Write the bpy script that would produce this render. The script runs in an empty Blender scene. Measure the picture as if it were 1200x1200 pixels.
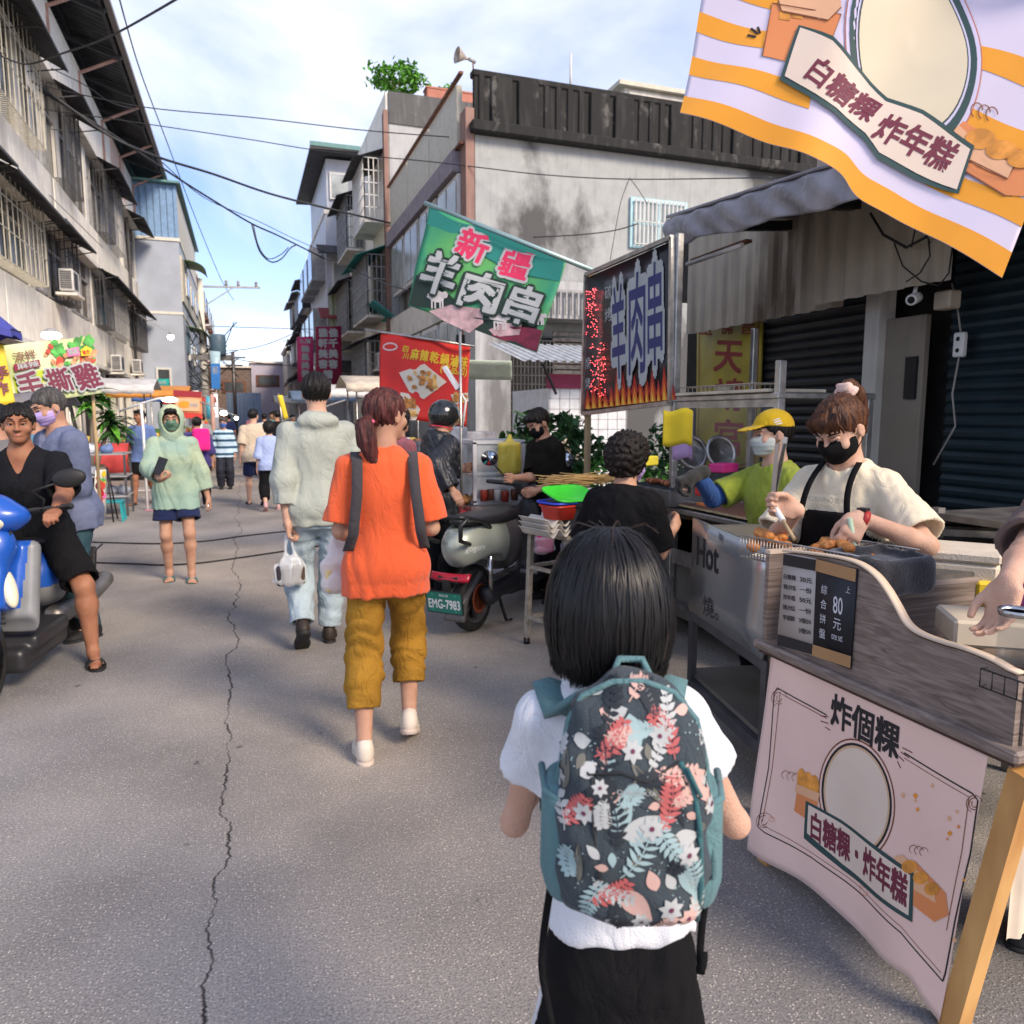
import bpy, bmesh, math, random
import numpy as np
from mathutils import Vector, Matrix, Euler, noise
from mathutils.bvhtree import BVHTree

SC = bpy.context.scene
COL = SC.collection
PI = math.pi
R = math.radians

# ---------------------------------------------------------------- camera, sky, sun, exposure
FPX, HOR, VPX, EYE = 880.0,487.0,285.0,1.5
PITCH = math.atan((600-HOR)/FPX)
YAW = math.atan((600-VPX)*math.cos(PITCH)/FPX)
cam_d = bpy.data.cameras.new('camera')
cam = bpy.data.objects.new('camera', cam_d)
COL.objects.link(cam)
cam.location = (0,0, EYE)
cam.rotation_euler = (PI/2-PITCH,0,-YAW)
cam_d.sensor_width = 36
cam_d.lens = 36*FPX/1200
cam_d.clip_start = 0.05
cam_d.clip_end = 3000
cam_d.dof.use_dof = True
cam_d.dof.focus_distance = 2.2
cam_d.dof.aperture_fstop = 6.5
SC.camera = cam

SUN_ELEV, SUN_AZ = 36,152      # azimuth clockwise from +Y, direction the light comes FROM
world = bpy.data.worlds.new('World')
SC.world = world
world.use_nodes = True
wt = world.node_tree
for n in list(wt.nodes): wt.nodes.remove(n)
wo = wt.nodes.new('ShaderNodeOutputWorld')
bg = wt.nodes.new('ShaderNodeBackground')
sky = wt.nodes.new('ShaderNodeTexSky')
sky.sky_type = 'NISHITA'; sky.sun_disc = False
sky.sun_elevation = R(SUN_ELEV); sky.sun_rotation = R(SUN_AZ)
sky.air_density = 1.0; sky.dust_density = 0.6; sky.ozone_density = 2.0
tc = wt.nodes.new('ShaderNodeTexCoord')
sep = wt.nodes.new('ShaderNodeSeparateXYZ')
wt.links.new(tc.outputs['Generated'], sep.inputs[0])
# project the view direction on a cloud layer: (x,y)/(z+0.12)
zz = wt.nodes.new('ShaderNodeMath'); zz.operation = 'ADD'; zz.inputs[1].default_value = 0.30
wt.links.new(sep.outputs['Z'], zz.inputs[0])
zm = wt.nodes.new('ShaderNodeMath'); zm.operation = 'MAXIMUM'; zm.inputs[1].default_value = 0.05
wt.links.new(zz.outputs[0], zm.inputs[0])
dx = wt.nodes.new('ShaderNodeMath'); dx.operation = 'DIVIDE'
dy = wt.nodes.new('ShaderNodeMath'); dy.operation = 'DIVIDE'
wt.links.new(sep.outputs['X'], dx.inputs[0]); wt.links.new(zm.outputs[0], dx.inputs[1])
wt.links.new(sep.outputs['Y'], dy.inputs[0]); wt.links.new(zm.outputs[0], dy.inputs[1])
cmb = wt.nodes.new('ShaderNodeCombineXYZ')
wt.links.new(dx.outputs[0], cmb.inputs[0]); wt.links.new(dy.outputs[0], cmb.inputs[1])
cmb.inputs[2].default_value = 3.7
cn = wt.nodes.new('ShaderNodeTexNoise'); cn.inputs['Scale'].default_value = 1.15
cn.inputs['Detail'].default_value = 6; cn.inputs['Roughness'].default_value = 0.55
cn.inputs['Distortion'].default_value = 0.5
wt.links.new(cmb.outputs[0], cn.inputs['Vector'])
cr = wt.nodes.new('ShaderNodeValToRGB')
cr.color_ramp.elements[0].position = 0.38; cr.color_ramp.elements[0].color = (0,0,0,1)
cr.color_ramp.elements[1].position = 0.66; cr.color_ramp.elements[1].color = (1,1,1,1)
wt.links.new(cn.outputs['Fac'], cr.inputs[0])
skm = wt.nodes.new('ShaderNodeMix'); skm.data_type = 'RGBA'; skm.blend_type = 'MULTIPLY'
skm.inputs['Factor'].default_value = 1.0
wt.links.new(sky.outputs[0], skm.inputs[6]); skm.inputs[7].default_value = (.66,.62,.74,1)
cloud = wt.nodes.new('ShaderNodeMix'); cloud.data_type = 'RGBA'
wt.links.new(skm.outputs[2], cloud.inputs[6])
cloud.inputs[7].default_value = (3.85,4.0,4.4,1)
cf = wt.nodes.new('ShaderNodeMath'); cf.operation = 'MULTIPLY'; cf.inputs[1].default_value = 0.85
wt.links.new(cr.outputs[0], cf.inputs[0]); wt.links.new(cf.outputs[0], cloud.inputs[0])
wt.links.new(cloud.outputs[2], bg.inputs['Color'])
bg.inputs['Strength'].default_value = 0.1
wt.links.new(bg.outputs[0], wo.inputs[0])

sun_d = bpy.data.lights.new('sun', 'SUN')
sun = bpy.data.objects.new('sun', sun_d)
COL.objects.link(sun)
sun_d.energy = 1.45
sun_d.angle = R(20)
sun_d.color = (1.0,0.83,0.64)
sdir = Vector((math.sin(R(SUN_AZ))*math.cos(R(SUN_ELEV)), math.cos(R(SUN_AZ))*math.cos(R(SUN_ELEV)), math.sin(R(SUN_ELEV))))
sun.rotation_euler = sdir.to_track_quat('Z', 'Y').to_euler()
sun.location = (0,0,40)
SC.view_settings.view_transform = 'Standard'
SC.view_settings.look = 'None'
SC.view_settings.exposure = 1.72
SC.view_settings.gamma = 1
SC.render.engine = 'CYCLES'
SC.cycles.max_bounces = 7
SC.cycles.diffuse_bounces = 3
SC.cycles.transparent_max_bounces = 10
SC.cycles.use_denoising = True

# ---------------------------------------------------------------- where a sight line meets the world (for measuring)
def ray(px, py):
    xc = (px-600)/FPX; yc = (600-py)/FPX
    f = math.cos(PITCH)+yc*math.sin(PITCH); u = yc*math.cos(PITCH)-math.sin(PITCH)
    return Vector((xc*math.cos(YAW)+f*math.sin(YAW),-xc*math.sin(YAW)+f*math.cos(YAW), u))
CAM0 = Vector((0,0, EYE))
def AT(px, py, d): return CAM0+ray(px, py)*d
def ATZ(px, py, z=0):
    r = ray(px, py); return CAM0+r*((z-EYE)/r.z)
def ATX(px, py, x):
    r = ray(px, py); return CAM0+r*(x/r.x)
def ATY(px, py, y):
    r = ray(px, py); return CAM0+r*(y/r.y)

# ---------------------------------------------------------------- materials
MATS = {}
def mat(name, col, rough=0.6, metal=0.0, var=0.12, scale=6.0, bump=0.0, bscale=40.0, col2=None, coat=0.0,
        alpha=1.0, trans=0.0, ior=1.45, emit=None, estr=0.0, sub=0.0, stretch=(1,1,1), ramp=(0.35,0.7), spec=0.5, sheen=0.0, det=5):
    if name in MATS: return MATS[name]
    m = bpy.data.materials.new(name); m.use_nodes = True
    nt = m.node_tree; b = nt.nodes['Principled BSDF']; L = nt.links
    c = (*col[:3],1)
    b.inputs['Roughness'].default_value = rough; b.inputs['Metallic'].default_value = metal
    b.inputs['IOR'].default_value = ior
    b.inputs['Alpha'].default_value = alpha
    b.inputs['Transmission Weight'].default_value = trans
    b.inputs['Coat Weight'].default_value = coat
    b.inputs['Specular IOR Level'].default_value = spec
    b.inputs['Sheen Weight'].default_value = sheen
    if sub: b.inputs['Subsurface Weight'].default_value = sub; b.inputs['Subsurface Radius'].default_value = (0.012,0.005,0.003); b.inputs['Subsurface Scale'].default_value = 1.0
    t = nt.nodes.new('ShaderNodeTexCoord'); mp = nt.nodes.new('ShaderNodeMapping')
    L.new(t.outputs['Object'], mp.inputs[0]); mp.inputs['Scale'].default_value = stretch
    n = nt.nodes.new('ShaderNodeTexNoise'); n.inputs['Scale'].default_value = scale; n.inputs['Detail'].default_value = det
    L.new(mp.outputs[0], n.inputs['Vector'])
    r = nt.nodes.new('ShaderNodeValToRGB')
    lo = col2 if col2 else tuple(x*(1-var) for x in col[:3]); hi = col if col2 else tuple(min(1, x*(1+var)) for x in col[:3])
    r.color_ramp.elements[0].position = ramp[0]; r.color_ramp.elements[0].color = (*lo[:3],1)
    r.color_ramp.elements[1].position = ramp[1]; r.color_ramp.elements[1].color = (*hi[:3],1)
    L.new(n.outputs['Fac'], r.inputs[0]); L.new(r.outputs[0], b.inputs['Base Color'])
    if emit is not None:
        b.inputs['Emission Color'].default_value = (*emit,1); b.inputs['Emission Strength'].default_value = estr
    if bump:
        n2 = nt.nodes.new('ShaderNodeTexNoise'); n2.inputs['Scale'].default_value = bscale; n2.inputs['Detail'].default_value = 4
        L.new(mp.outputs[0], n2.inputs['Vector'])
        bp = nt.nodes.new('ShaderNodeBump'); bp.inputs['Strength'].default_value = min(1, bump); bp.inputs['Distance'].default_value = 0.01
        L.new(n2.outputs['Fac'], bp.inputs['Height']); L.new(bp.outputs[0], b.inputs['Normal'])
    MATS[name] = m
    return m
def wrinkle(m, sc=9, st=.55, dist=.014, stretch=(1,1,.7)):
    """creases of worn cloth as a second bump under the weave"""
    if m.get('wr'): return m
    m['wr'] = 1; nd = m.node_tree.nodes; L = m.node_tree.links; b = nd['Principled BSDF']
    t = nd.new('ShaderNodeTexCoord'); mp = nd.new('ShaderNodeMapping'); mp.inputs['Scale'].default_value = stretch; L.new(t.outputs['Object'], mp.inputs[0])
    n = nd.new('ShaderNodeTexNoise'); n.inputs['Scale'].default_value = sc; n.inputs['Detail'].default_value = 3; n.inputs['Distortion'].default_value = 1.6; n.inputs['Roughness'].default_value = .45
    L.new(mp.outputs[0], n.inputs['Vector'])
    a = nd.new('ShaderNodeMath'); a.operation = 'SUBTRACT'; a.inputs[1].default_value = .5; L.new(n.outputs['Fac'], a.inputs[0])
    c = nd.new('ShaderNodeMath'); c.operation = 'ABSOLUTE'; L.new(a.outputs[0], c.inputs[0])
    d = nd.new('ShaderNodeMath'); d.operation = 'POWER'; d.inputs[1].default_value = .6; L.new(c.outputs[0], d.inputs[0])
    bp = nd.new('ShaderNodeBump'); bp.inputs['Strength'].default_value = st; bp.inputs['Distance'].default_value = dist; L.new(d.outputs[0], bp.inputs['Height'])
    old = b.inputs['Normal'].links
    if old: L.new(old[0].from_socket, bp.inputs['Normal'])
    L.new(bp.outputs[0], b.inputs['Normal'])
    return m
def fabric(name, col, rough=0.88,**k):
    dark = max(col) < .03
    return wrinkle(mat(name, tuple(c*.55 for c in col) if dark else col, rough, var=0.10, scale=5, bump=0.35, bscale=350, sheen=0.0 if dark else 0.1, spec=0.12 if dark else .2,**k))
def N(m): return m.node_tree.nodes, m.node_tree.links, m.node_tree.nodes['Principled BSDF']

# ---------------------------------------------------------------- mesh builder (one mesh object, several materials)
class MB:
    def __init__(s): s.v = []; s.f = []; s.mi = []; s.sm = []; s.mats = []
    def m(s, mt):
        if mt not in s.mats: s.mats.append(mt)
        return s.mats.index(mt)
    def add(s, vs, fs, mt, smooth=False):
        o = len(s.v); k = s.m(mt)
        s.v += [tuple(v) for v in vs]
        for f in fs: s.f.append(tuple(i+o for i in f)); s.mi.append(k); s.sm.append(smooth)
        return s
    def box(s, c, size, mt, rot=None, bev=0.0):
        x, y, z = size[0]/2, size[1]/2, size[2]/2
        b = min(bev, x*.45, y*.45, z*.45)
        c = Vector(c)
        M = Matrix.Identity(3) if rot is None else (rot if isinstance(rot, Matrix) else Euler(rot).to_matrix())
        if b <= 0:
            vs = [(sx*x, sy*y, sz*z) for sx in (-1,1) for sy in (-1,1) for sz in (-1,1)]
            fs = [(0,1,3,2),(4,6,7,5),(0,4,5,1),(2,3,7,6),(0,2,6,4),(1,5,7,3)]
        else:
            vs = []; idx = {}
            for sx in (-1,1):
                for sy in (-1,1):
                    for sz in (-1,1):
                        for a in range(3):
                            p = [sx*(x-b), sy*(y-b), sz*(z-b)]; p[a] = (sx, sy, sz)[a]*(x, y, z)[a]
                            idx[(sx, sy, sz, a)] = len(vs); vs.append(tuple(p))
            fs = []
            for a in range(3):
                o1, o2 = [i for i in range(3) if i != a]
                for sg in (-1,1):
                    q = []
                    for (u, w) in ((-1,-1),(1,-1),(1,1),(-1,1)):
                        k = [0,0,0]; k[a] = sg; k[o1] = u; k[o2] = w; q.append(idx[(*k, a)])
                    fs.append(tuple(q))
            for a in range(3):          # edges parallel to axis a
                o1, o2 = [i for i in range(3) if i != a]
                for u in (-1,1):
                    for w in (-1,1):
                        k0 = [0,0,0]; k1 = [0,0,0]; k0[a] = -1; k1[a] = 1
                        k0[o1] = k1[o1] = u; k0[o2] = k1[o2] = w
                        fs.append((idx[(*k0, o1)], idx[(*k1, o1)], idx[(*k1, o2)], idx[(*k0, o2)]))
            for sx in (-1,1):
                for sy in (-1,1):
                    for sz in (-1,1): fs.append((idx[(sx, sy, sz,0)], idx[(sx, sy, sz,1)], idx[(sx, sy, sz,2)]))
            # make every face point outward
            out = []
            for f in fs:
                P = [Vector(vs[i]) for i in f]
                nn = (P[1]-P[0]).cross(P[2]-P[0]); cc = sum(P, Vector())/len(P)
                out.append(f if nn.dot(cc) > 0 else tuple(reversed(f)))
            fs = out
        return s.add([c+M@Vector(v) for v in vs], fs, mt)
    def tube(s, pts, r, mt, seg=8, caps=True, rs=None, smooth=True):
        pts = [Vector(p) for p in pts]; n = len(pts)
        if n < 2: return s
        vs = []; up = Vector((0,0,1)); prev = None
        for i, p in enumerate(pts):
            d = (pts[min(i+1, n-1)]-pts[max(i-1,0)])
            if d.length < 1e-9: d = Vector((0,0,1))
            d.normalize()
            if prev is None:
                a = d.cross(up)
                if a.length < 1e-3: a = d.cross(Vector((0,1,0)))
            else:
                a = prev-d*prev.dot(d)
            a.normalize(); prev = a; b = d.cross(a)
            rr = rs[i] if rs else r
            for k in range(seg):
                t = 2*PI*k/seg+PI/seg
                vs.append(p+a*math.cos(t)*rr+b*math.sin(t)*rr)
        fs = [(i*seg+k, i*seg+(k+1) % seg,(i+1)*seg+(k+1) % seg,(i+1)*seg+k) for i in range(n-1) for k in range(seg)]
        s.add(vs, fs, mt, smooth)
        if caps:
            o = len(s.v)-len(vs); mi = s.m(mt)
            s.f.append(tuple(reversed(range(o, o+seg)))); s.mi.append(mi); s.sm.append(False)
            s.f.append(tuple(range(o+(n-1)*seg, o+n*seg))); s.mi.append(mi); s.sm.append(False)
        return s
    def bar(s, a, b, w, h, mt, up=(0,0,1)):
        a = Vector(a); b = Vector(b); d = b-a; L = d.length; d.normalize(); u = Vector(up)
        x = d.cross(u)
        if x.length < 1e-3: x = d.cross(Vector((1,0,0)))
        x.normalize(); z = x.cross(d)
        M = Matrix((x, d, z)).transposed()
        return s.box((a+b)/2,(w, L, h), mt, M)
    def lathe(s, prof, c, mt, seg=20, axis=(0,0,1), smooth=True, sx=1, sy=1):
        c = Vector(c); q = Vector((0,0,1)).rotation_difference(Vector(axis)).to_matrix()
        vs = []
        for (r, z) in prof:
            for k in range(seg):
                t = 2*PI*k/seg
                vs.append(c+q@Vector((r*math.cos(t)*sx, r*math.sin(t)*sy, z)))
        n = len(prof)
        fs = [(i*seg+k, i*seg+(k+1) % seg,(i+1)*seg+(k+1) % seg,(i+1)*seg+k) for i in range(n-1) for k in range(seg)]
        if prof[0][0] > 1e-6: fs.append(tuple(reversed(range(seg))))
        if prof[-1][0] > 1e-6: fs.append(tuple(range((n-1)*seg, n*seg)))
        return s.add(vs, fs, mt, smooth)
    def prism(s, poly, th, mt, M=None, smooth=False):
        # polygon in local x,z extruded along +y by th ; M 4x4
        n = len(poly); vs = [(p[0],0, p[1]) for p in poly]+[(p[0], th, p[1]) for p in poly]
        ar = sum(poly[i][0]*poly[(i+1) % n][1]-poly[(i+1) % n][0]*poly[i][1] for i in range(n))
        a = list(range(n)); b = list(range(n,2*n))
        fs = [tuple(a), tuple(reversed(b))]+[(i+n,(i+1) % n+n,(i+1) % n, i) for i in range(n)]
        if ar < 0: fs = [tuple(reversed(f)) for f in fs]
        if M is not None: vs = [M@Vector(v) for v in vs]
        return s.add(vs, fs, mt, smooth)
    def grid(s, fn, nu, nv, mt, smooth=True, th=0.0, matfn=None):
        vs = [Vector(fn(i/nu, j/nv)) for j in range(nv+1) for i in range(nu+1)]
        W = nu+1
        fs = [(j*W+i, j*W+i+1,(j+1)*W+i+1,(j+1)*W+i) for j in range(nv) for i in range(nu)]
        if th:
            nrm = [Vector() for _ in vs]
            for f in fs:
                nn = (vs[f[1]]-vs[f[0]]).cross(vs[f[3]]-vs[f[0]])
                for i in f: nrm[i] += nn
            n0 = len(vs)
            vs2 = [v-(n.normalized() if n.length > 0 else n)*th for v, n in zip(vs, nrm)]
            fs2 = [tuple(reversed([i+n0 for i in f])) for f in fs]
            rim = []
            bd = [i for i in range(W)]+[j*W+nu for j in range(1, nv+1)]+[nv*W+i for i in range(nu-1,-1,-1)]+[j*W for j in range(nv-1,0,-1)]
            for a, b in zip(bd, bd[1:]+bd[:1]): rim.append((b, a, a+n0, b+n0))
            s.add(vs+vs2, fs+fs2+rim, mt, smooth)
            nf = len(fs)
            if matfn:
                base = len(s.f)-len(fs)*2-len(rim)
                for j in range(nv):
                    for i in range(nu):
                        k = s.m(matfn((i+.5)/nu,(j+.5)/nv)); s.mi[base+j*nu+i] = k; s.mi[base+nf+j*nu+i] = k
        else:
            s.add(vs, fs, mt, smooth)
            if matfn:
                base = len(s.f)-len(fs)
                for j in range(nv):
                    for i in range(nu): s.mi[base+j*nu+i] = s.m(matfn((i+.5)/nu,(j+.5)/nv))
        return s
    def xf(s, M):
        s.v = [tuple(M@Vector(v)) for v in s.v]; return s
    def build(s, name, parent=None, loc=None):
        me = bpy.data.meshes.new(name)
        me.from_pydata(s.v,[], s.f)
        for m_ in s.mats: me.materials.append(m_)
        if s.f:
            me.polygons.foreach_set('material_index', s.mi)
            me.polygons.foreach_set('use_smooth', s.sm)
        me.update()
        o = bpy.data.objects.new(name, me); COL.objects.link(o)
        if parent is not None: o.parent = parent
        if loc is not None: o.location = loc
        return o

def tag(o, label=None, cat=None, group=None, kind=None):
    if label: o['label'] = label
    if cat: o['category'] = cat
    if group: o['group'] = group
    if kind: o['kind'] = kind
    return o
def thing(name, label, cat, loc=(0,0,0), rz=0, group=None):
    o = bpy.data.objects.new(name, None); COL.objects.link(o)
    o.location = loc; o.rotation_euler = (0,0, rz); o.empty_display_size = .1
    return tag(o, label, cat, group)
def copy_tree(o, parent=None):
    c = o.copy(); COL.objects.link(c)
    if parent is not None: c.parent = parent
    for ch in list(o.children): copy_tree(ch, c)
    return c

# ---------------------------------------------------------------- lettering as 2-D triangles from the built-in font
_txt = {}
def glyphs(txt, bold=0.0, res=3):
    key = (txt, bold, res)
    if key in _txt: return _txt[key]
    cu = bpy.data.curves.new('lettering', 'FONT'); cu.body = txt; cu.size = 1.0; cu.resolution_u = res
    cu.align_x = 'CENTER'; cu.align_y = 'CENTER'; cu.offset = bold; cu.fill_mode = 'FRONT'
    o = bpy.data.objects.new('lettering', cu); COL.objects.link(o)
    dg = bpy.context.evaluated_depsgraph_get()
    me = bpy.data.meshes.new_from_object(o.evaluated_get(dg))
    vs = [(v.co.x, v.co.y) for v in me.vertices]; fs = [tuple(p.vertices) for p in me.polygons]
    bpy.data.objects.remove(o); bpy.data.curves.remove(cu); bpy.data.meshes.remove(me)
    # centre on the ink box
    if vs:
        xs = [v[0] for v in vs]; ys = [v[1] for v in vs]
        cx, cy = (min(xs)+max(xs))/2,(min(ys)+max(ys))/2; w, h = max(xs)-min(xs), max(ys)-min(ys)
        vs = [(x-cx, y-cy) for x, y in vs]
    else: w = h = 1
    _txt[key] = (vs, fs, w, h)
    return _txt[key]
def put_text(mb, fn, txt, cx, cy, w, h, mt, lift=0.002, bold=0.0, rot=0.0, shear=0.0, stack=False):
    """lay lettering on a surface fn(u,v,lift)->point; (cx,cy,w,h) in the surface's own units"""
    if stack:
        n = len(txt)
        for i, ch in enumerate(txt):
            if ch != ' ': put_text(mb, fn, ch, cx, cy+h/2-(i+.5)*h/n, w, h/n*.88, mt, lift, bold, rot, shear)
        return
    vs, fs, tw, th = glyphs(txt)
    sx, sy = w/tw, h/th; c, s_ = math.cos(rot), math.sin(rot)
    offs = [(0,0)]
    if bold:        # heavier strokes: the same glyphs laid a little to each side
        nd_ = 4 if bold < .05 else 10
        offs += [(bold*math.cos(2*PI*(k+.5)/nd_), bold*math.sin(2*PI*(k+.5)/nd_)) for k in range(nd_)]
    eps = max(2e-5, abs(lift)*.012)
    for i,(ox, oy) in enumerate(offs):
        out = []
        for x, y in vs:
            X, Y = (x+ox)*sx+shear*y*sy,(y+oy)*sy
            out.append(fn(cx+X*c-Y*s_, cy+X*s_+Y*c, lift+eps*i))
        mb.add(out, fs, mt)
def put_poly(mb, fn, pts, mt, lift=0.002, sub=0):
    """a small flat shape (fan from its centre) on a surface"""
    cx = sum(p[0] for p in pts)/len(pts); cy = sum(p[1] for p in pts)/len(pts)
    n = len(pts)
    if sub:
        rings = [[(cx+(p[0]-cx)*k/sub, cy+(p[1]-cy)*k/sub) for p in pts] for k in range(1, sub+1)]
        vs = [fn(cx, cy, lift)]+[fn(*q, lift) for r_ in rings for q in r_]
        fs = [(0,1+i,1+(i+1) % n) for i in range(n)]
        for k in range(sub-1):
            for i in range(n): fs.append((1+k*n+i,1+(k+1)*n+i,1+(k+1)*n+(i+1) % n,1+k*n+(i+1) % n))
    else:
        vs = [fn(cx, cy, lift)]+[fn(*p, lift) for p in pts]
        fs = [(0,1+i,1+(i+1) % n) for i in range(n)]
    mb.add(vs, fs, mt, bool(sub))
def ellipse(cx, cy, rx, ry, n=24, rot=0, jit=0, seed=0):
    rd = random.Random(seed); o = []
    for k in range(n):
        t = 2*PI*k/n; j = 1+rd.uniform(-jit, jit)
        x, y = rx*math.cos(t)*j, ry*math.sin(t)*j
        o.append((cx+x*math.cos(rot)-y*math.sin(rot), cy+x*math.sin(rot)+y*math.cos(rot)))
    return o
def put_line(mb, fn, pts, w, mt, lift=0.002, closed=False):
    P = [Vector((p[0], p[1])) for p in pts]; n = len(P); vs = []
    for i in range(n):
        a = P[(i-1) % n] if closed else P[max(i-1,0)]; b = P[(i+1) % n] if closed else P[min(i+1, n-1)]
        d = (b-a)
        if d.length < 1e-9: d = Vector((1,0))
        d.normalize(); nn = Vector((-d.y, d.x))*w/2
        vs += [fn(P[i].x+nn.x, P[i].y+nn.y, lift), fn(P[i].x-nn.x, P[i].y-nn.y, lift)]
    m = n if closed else n-1
    mb.add(vs,[(2*i,2*i+1,2*((i+1) % n)+1,2*((i+1) % n)) for i in range(m)], mt)

# ---------------------------------------------------------------- implicit surfaces
def smin(a, b, k):
    if k <= 0: return np.minimum(a, b)
    h = np.maximum(k-np.abs(a-b),0)/k
    return np.minimum(a, b)-h*h*k*.25
def smax(a, b, k): return -smin(-a,-b, k)
class S:
    """signed-distance expression"""
    def __init__(s): s.ops = []
    def add(s, fn, k=0.02): s.ops.append(('a', fn, k)); return s
    def sub(s, fn, k=0.005): s.ops.append(('s', fn, k)); return s
    def cut(s, fn, k=0.003): s.ops.append(('i', fn, k)); return s
    def off(s, fn): s.ops.append(('d', fn,0)); return s
    def __call__(s, P):
        d = None
        for t, fn, k in s.ops:
            if t == 'd': d = d+fn(P); continue
            e = fn(P)
            if d is None: d = e
            elif t == 'a': d = smin(d, e, k)
            elif t == 's': d = smax(d,-e, k)
            else: d = smax(d, e, k)
        return d
def rc(a, b, ra, rb=None):
    a = np.array(a, np.float32); b = np.array(b, np.float32); rb = ra if rb is None else rb
    ab = b-a; L = float(ab@ab)+1e-12
    def f(P):
        t = np.clip(((P-a)@ab)/L,0,1)
        q = P-a-t[:, None]*ab
        return np.sqrt((q*q).sum(1))-(ra+t*(rb-ra))
    return f
def chain(pts, rs):
    fs = [rc(pts[i], pts[i+1], rs[i], rs[i+1]) for i in range(len(pts)-1)]
    def f(P):
        d = fs[0](P)
        for g in fs[1:]: d = np.minimum(d, g(P))
        return d
    return f
def ell(c, r, M=None):
    c = np.array(c, np.float32); r = np.array(r, np.float32); m = None if M is None else np.array(M, np.float32)
    def f(P):
        q = P-c
        if m is not None: q = q@m          # columns of m = local axes in world
        k0 = np.sqrt(((q/r)**2).sum(1)); k1 = np.sqrt(((q/(r*r))**2).sum(1))
        return k0*(k0-1)/np.maximum(k1,1e-6)
    return f
def rbox(c, h, rad, M=None):
    c = np.array(c, np.float32); h = np.array(h, np.float32)-rad; m = None if M is None else np.array(M, np.float32)
    def f(P):
        q = P-c
        if m is not None: q = q@m
        q = np.abs(q)-h
        return np.sqrt((np.maximum(q,0)**2).sum(1))+np.minimum(q.max(1),0)-rad
    return f
def plane(p, n):
    p = np.array(p, np.float32); n = np.array(n, np.float32); n = n/np.linalg.norm(n)
    return lambda P: (P-p)@n
def table(o, M, zs, ws, ds, offs=None, e=2.3):
    """a lofted trunk: half widths ws and depths ds along the local z of frame M (columns) at origin o"""
    o = np.array(o, np.float32); M = np.array(M, np.float32); offs = offs or [0]*len(zs)
    z0, z1 = zs[0], zs[-1]
    def f(P):
        q = (P-o)@M; z = q[:,2]
        w = np.interp(z, zs, ws); d = np.interp(z, zs, ds); of = np.interp(z, zs, offs)
        k = (np.abs(q[:,0]/w)**e+np.abs((q[:,1]-of)/d)**e)**(1/e)
        s = (k-1)*np.minimum(w, d)*.92
        cap = np.maximum(z-z1, z0-z)
        return smax(s, cap,.02)
    return f
def folds(amp, freq=22, seed=0, stretch=(1,1,.45)):
    rd = np.random.RandomState(seed); A = rd.uniform(-1,1,(4,3)).astype(np.float32); ph = rd.uniform(0,6,4)
    st = np.array(stretch, np.float32)
    def f(P):
        Q = P*st*freq
        w = np.sin(Q@A[0]*.6+ph[0])*1.3
        a = np.sin(Q@A[1]+w+ph[1]); b = np.sin(Q@A[2]*1.7+w*1.4+ph[2]); c = np.sin(Q@A[3]*2.9+a*1.5+ph[3])
        return amp*((1-np.abs(a))*.9+.45*b*np.abs(a)+.3*c-.4)
    return f

def nets(F, o, h):
    """surface nets on a dense grid; returns verts, quads"""
    ins = F < 0
    nx, ny, nz = F.shape
    c = np.zeros((nx-1, ny-1, nz-1), np.int8)
    for dx_ in (0,1):
        for dy_ in (0,1):
            for dz_ in (0,1): c += ins[dx_:nx-1+dx_, dy_:ny-1+dy_, dz_:nz-1+dz_]
    act = (c > 0) & (c < 8)
    I, J, K = np.nonzero(act)
    idx = -np.ones(c.shape, np.int32); idx[I, J, K] = np.arange(len(I))
    acc = np.zeros((len(I),3)); cnt = np.zeros(len(I))
    for ax in range(3):
        for u in (0,1):
            for w in (0,1):
                a = [0,0,0]; oth = [i for i in range(3) if i != ax]; a[oth[0]] = u; a[oth[1]] = w; b = list(a); b[ax] = 1
                fa = F[I+a[0], J+a[1], K+a[2]]; fb = F[I+b[0], J+b[1], K+b[2]]
                cr_ = (fa < 0) != (fb < 0)
                t = np.where(cr_, fa/np.where(cr_, fa-fb,1),0)
                p = np.zeros((len(I),3)); p[:, oth[0]] = u; p[:, oth[1]] = w; p[:, ax] = t
                acc[cr_] += p[cr_]; cnt[cr_] += 1
    V = (np.stack([I, J, K],1)+acc/np.maximum(cnt,1)[:, None])*h+np.array(o)
    Q = []
    for ax in range(3):
        oth = [(ax+1) % 3,(ax+2) % 3]
        sl0 = [slice(None)]*3; sl1 = [slice(None)]*3
        sl0[ax] = slice(0,-1); sl1[ax] = slice(1, None)
        A = ins[tuple(sl0)]; B = ins[tuple(sl1)]
        X = np.nonzero(A != B); X = list(X)
        ok = np.ones(len(X[0]), bool)
        for t in oth: ok &= (X[t] > 0) & (X[t] < c.shape[t])
        X = [x[ok] for x in X]
        sgn = A[tuple(X)]
        def cell(d1, d2):
            Y = list(X); Y[oth[0]] = Y[oth[0]]-d1; Y[oth[1]] = Y[oth[1]]-d2
            return idx[tuple(Y)]
        q = np.stack([cell(1,1), cell(0,1), cell(0,0), cell(1,0)],1)
        q[~sgn] = q[~sgn][:,::-1]
        Q.append(q)
    Q = np.concatenate(Q)
    Q = Q[(Q >= 0).all(1)]
    return V, Q
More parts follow.
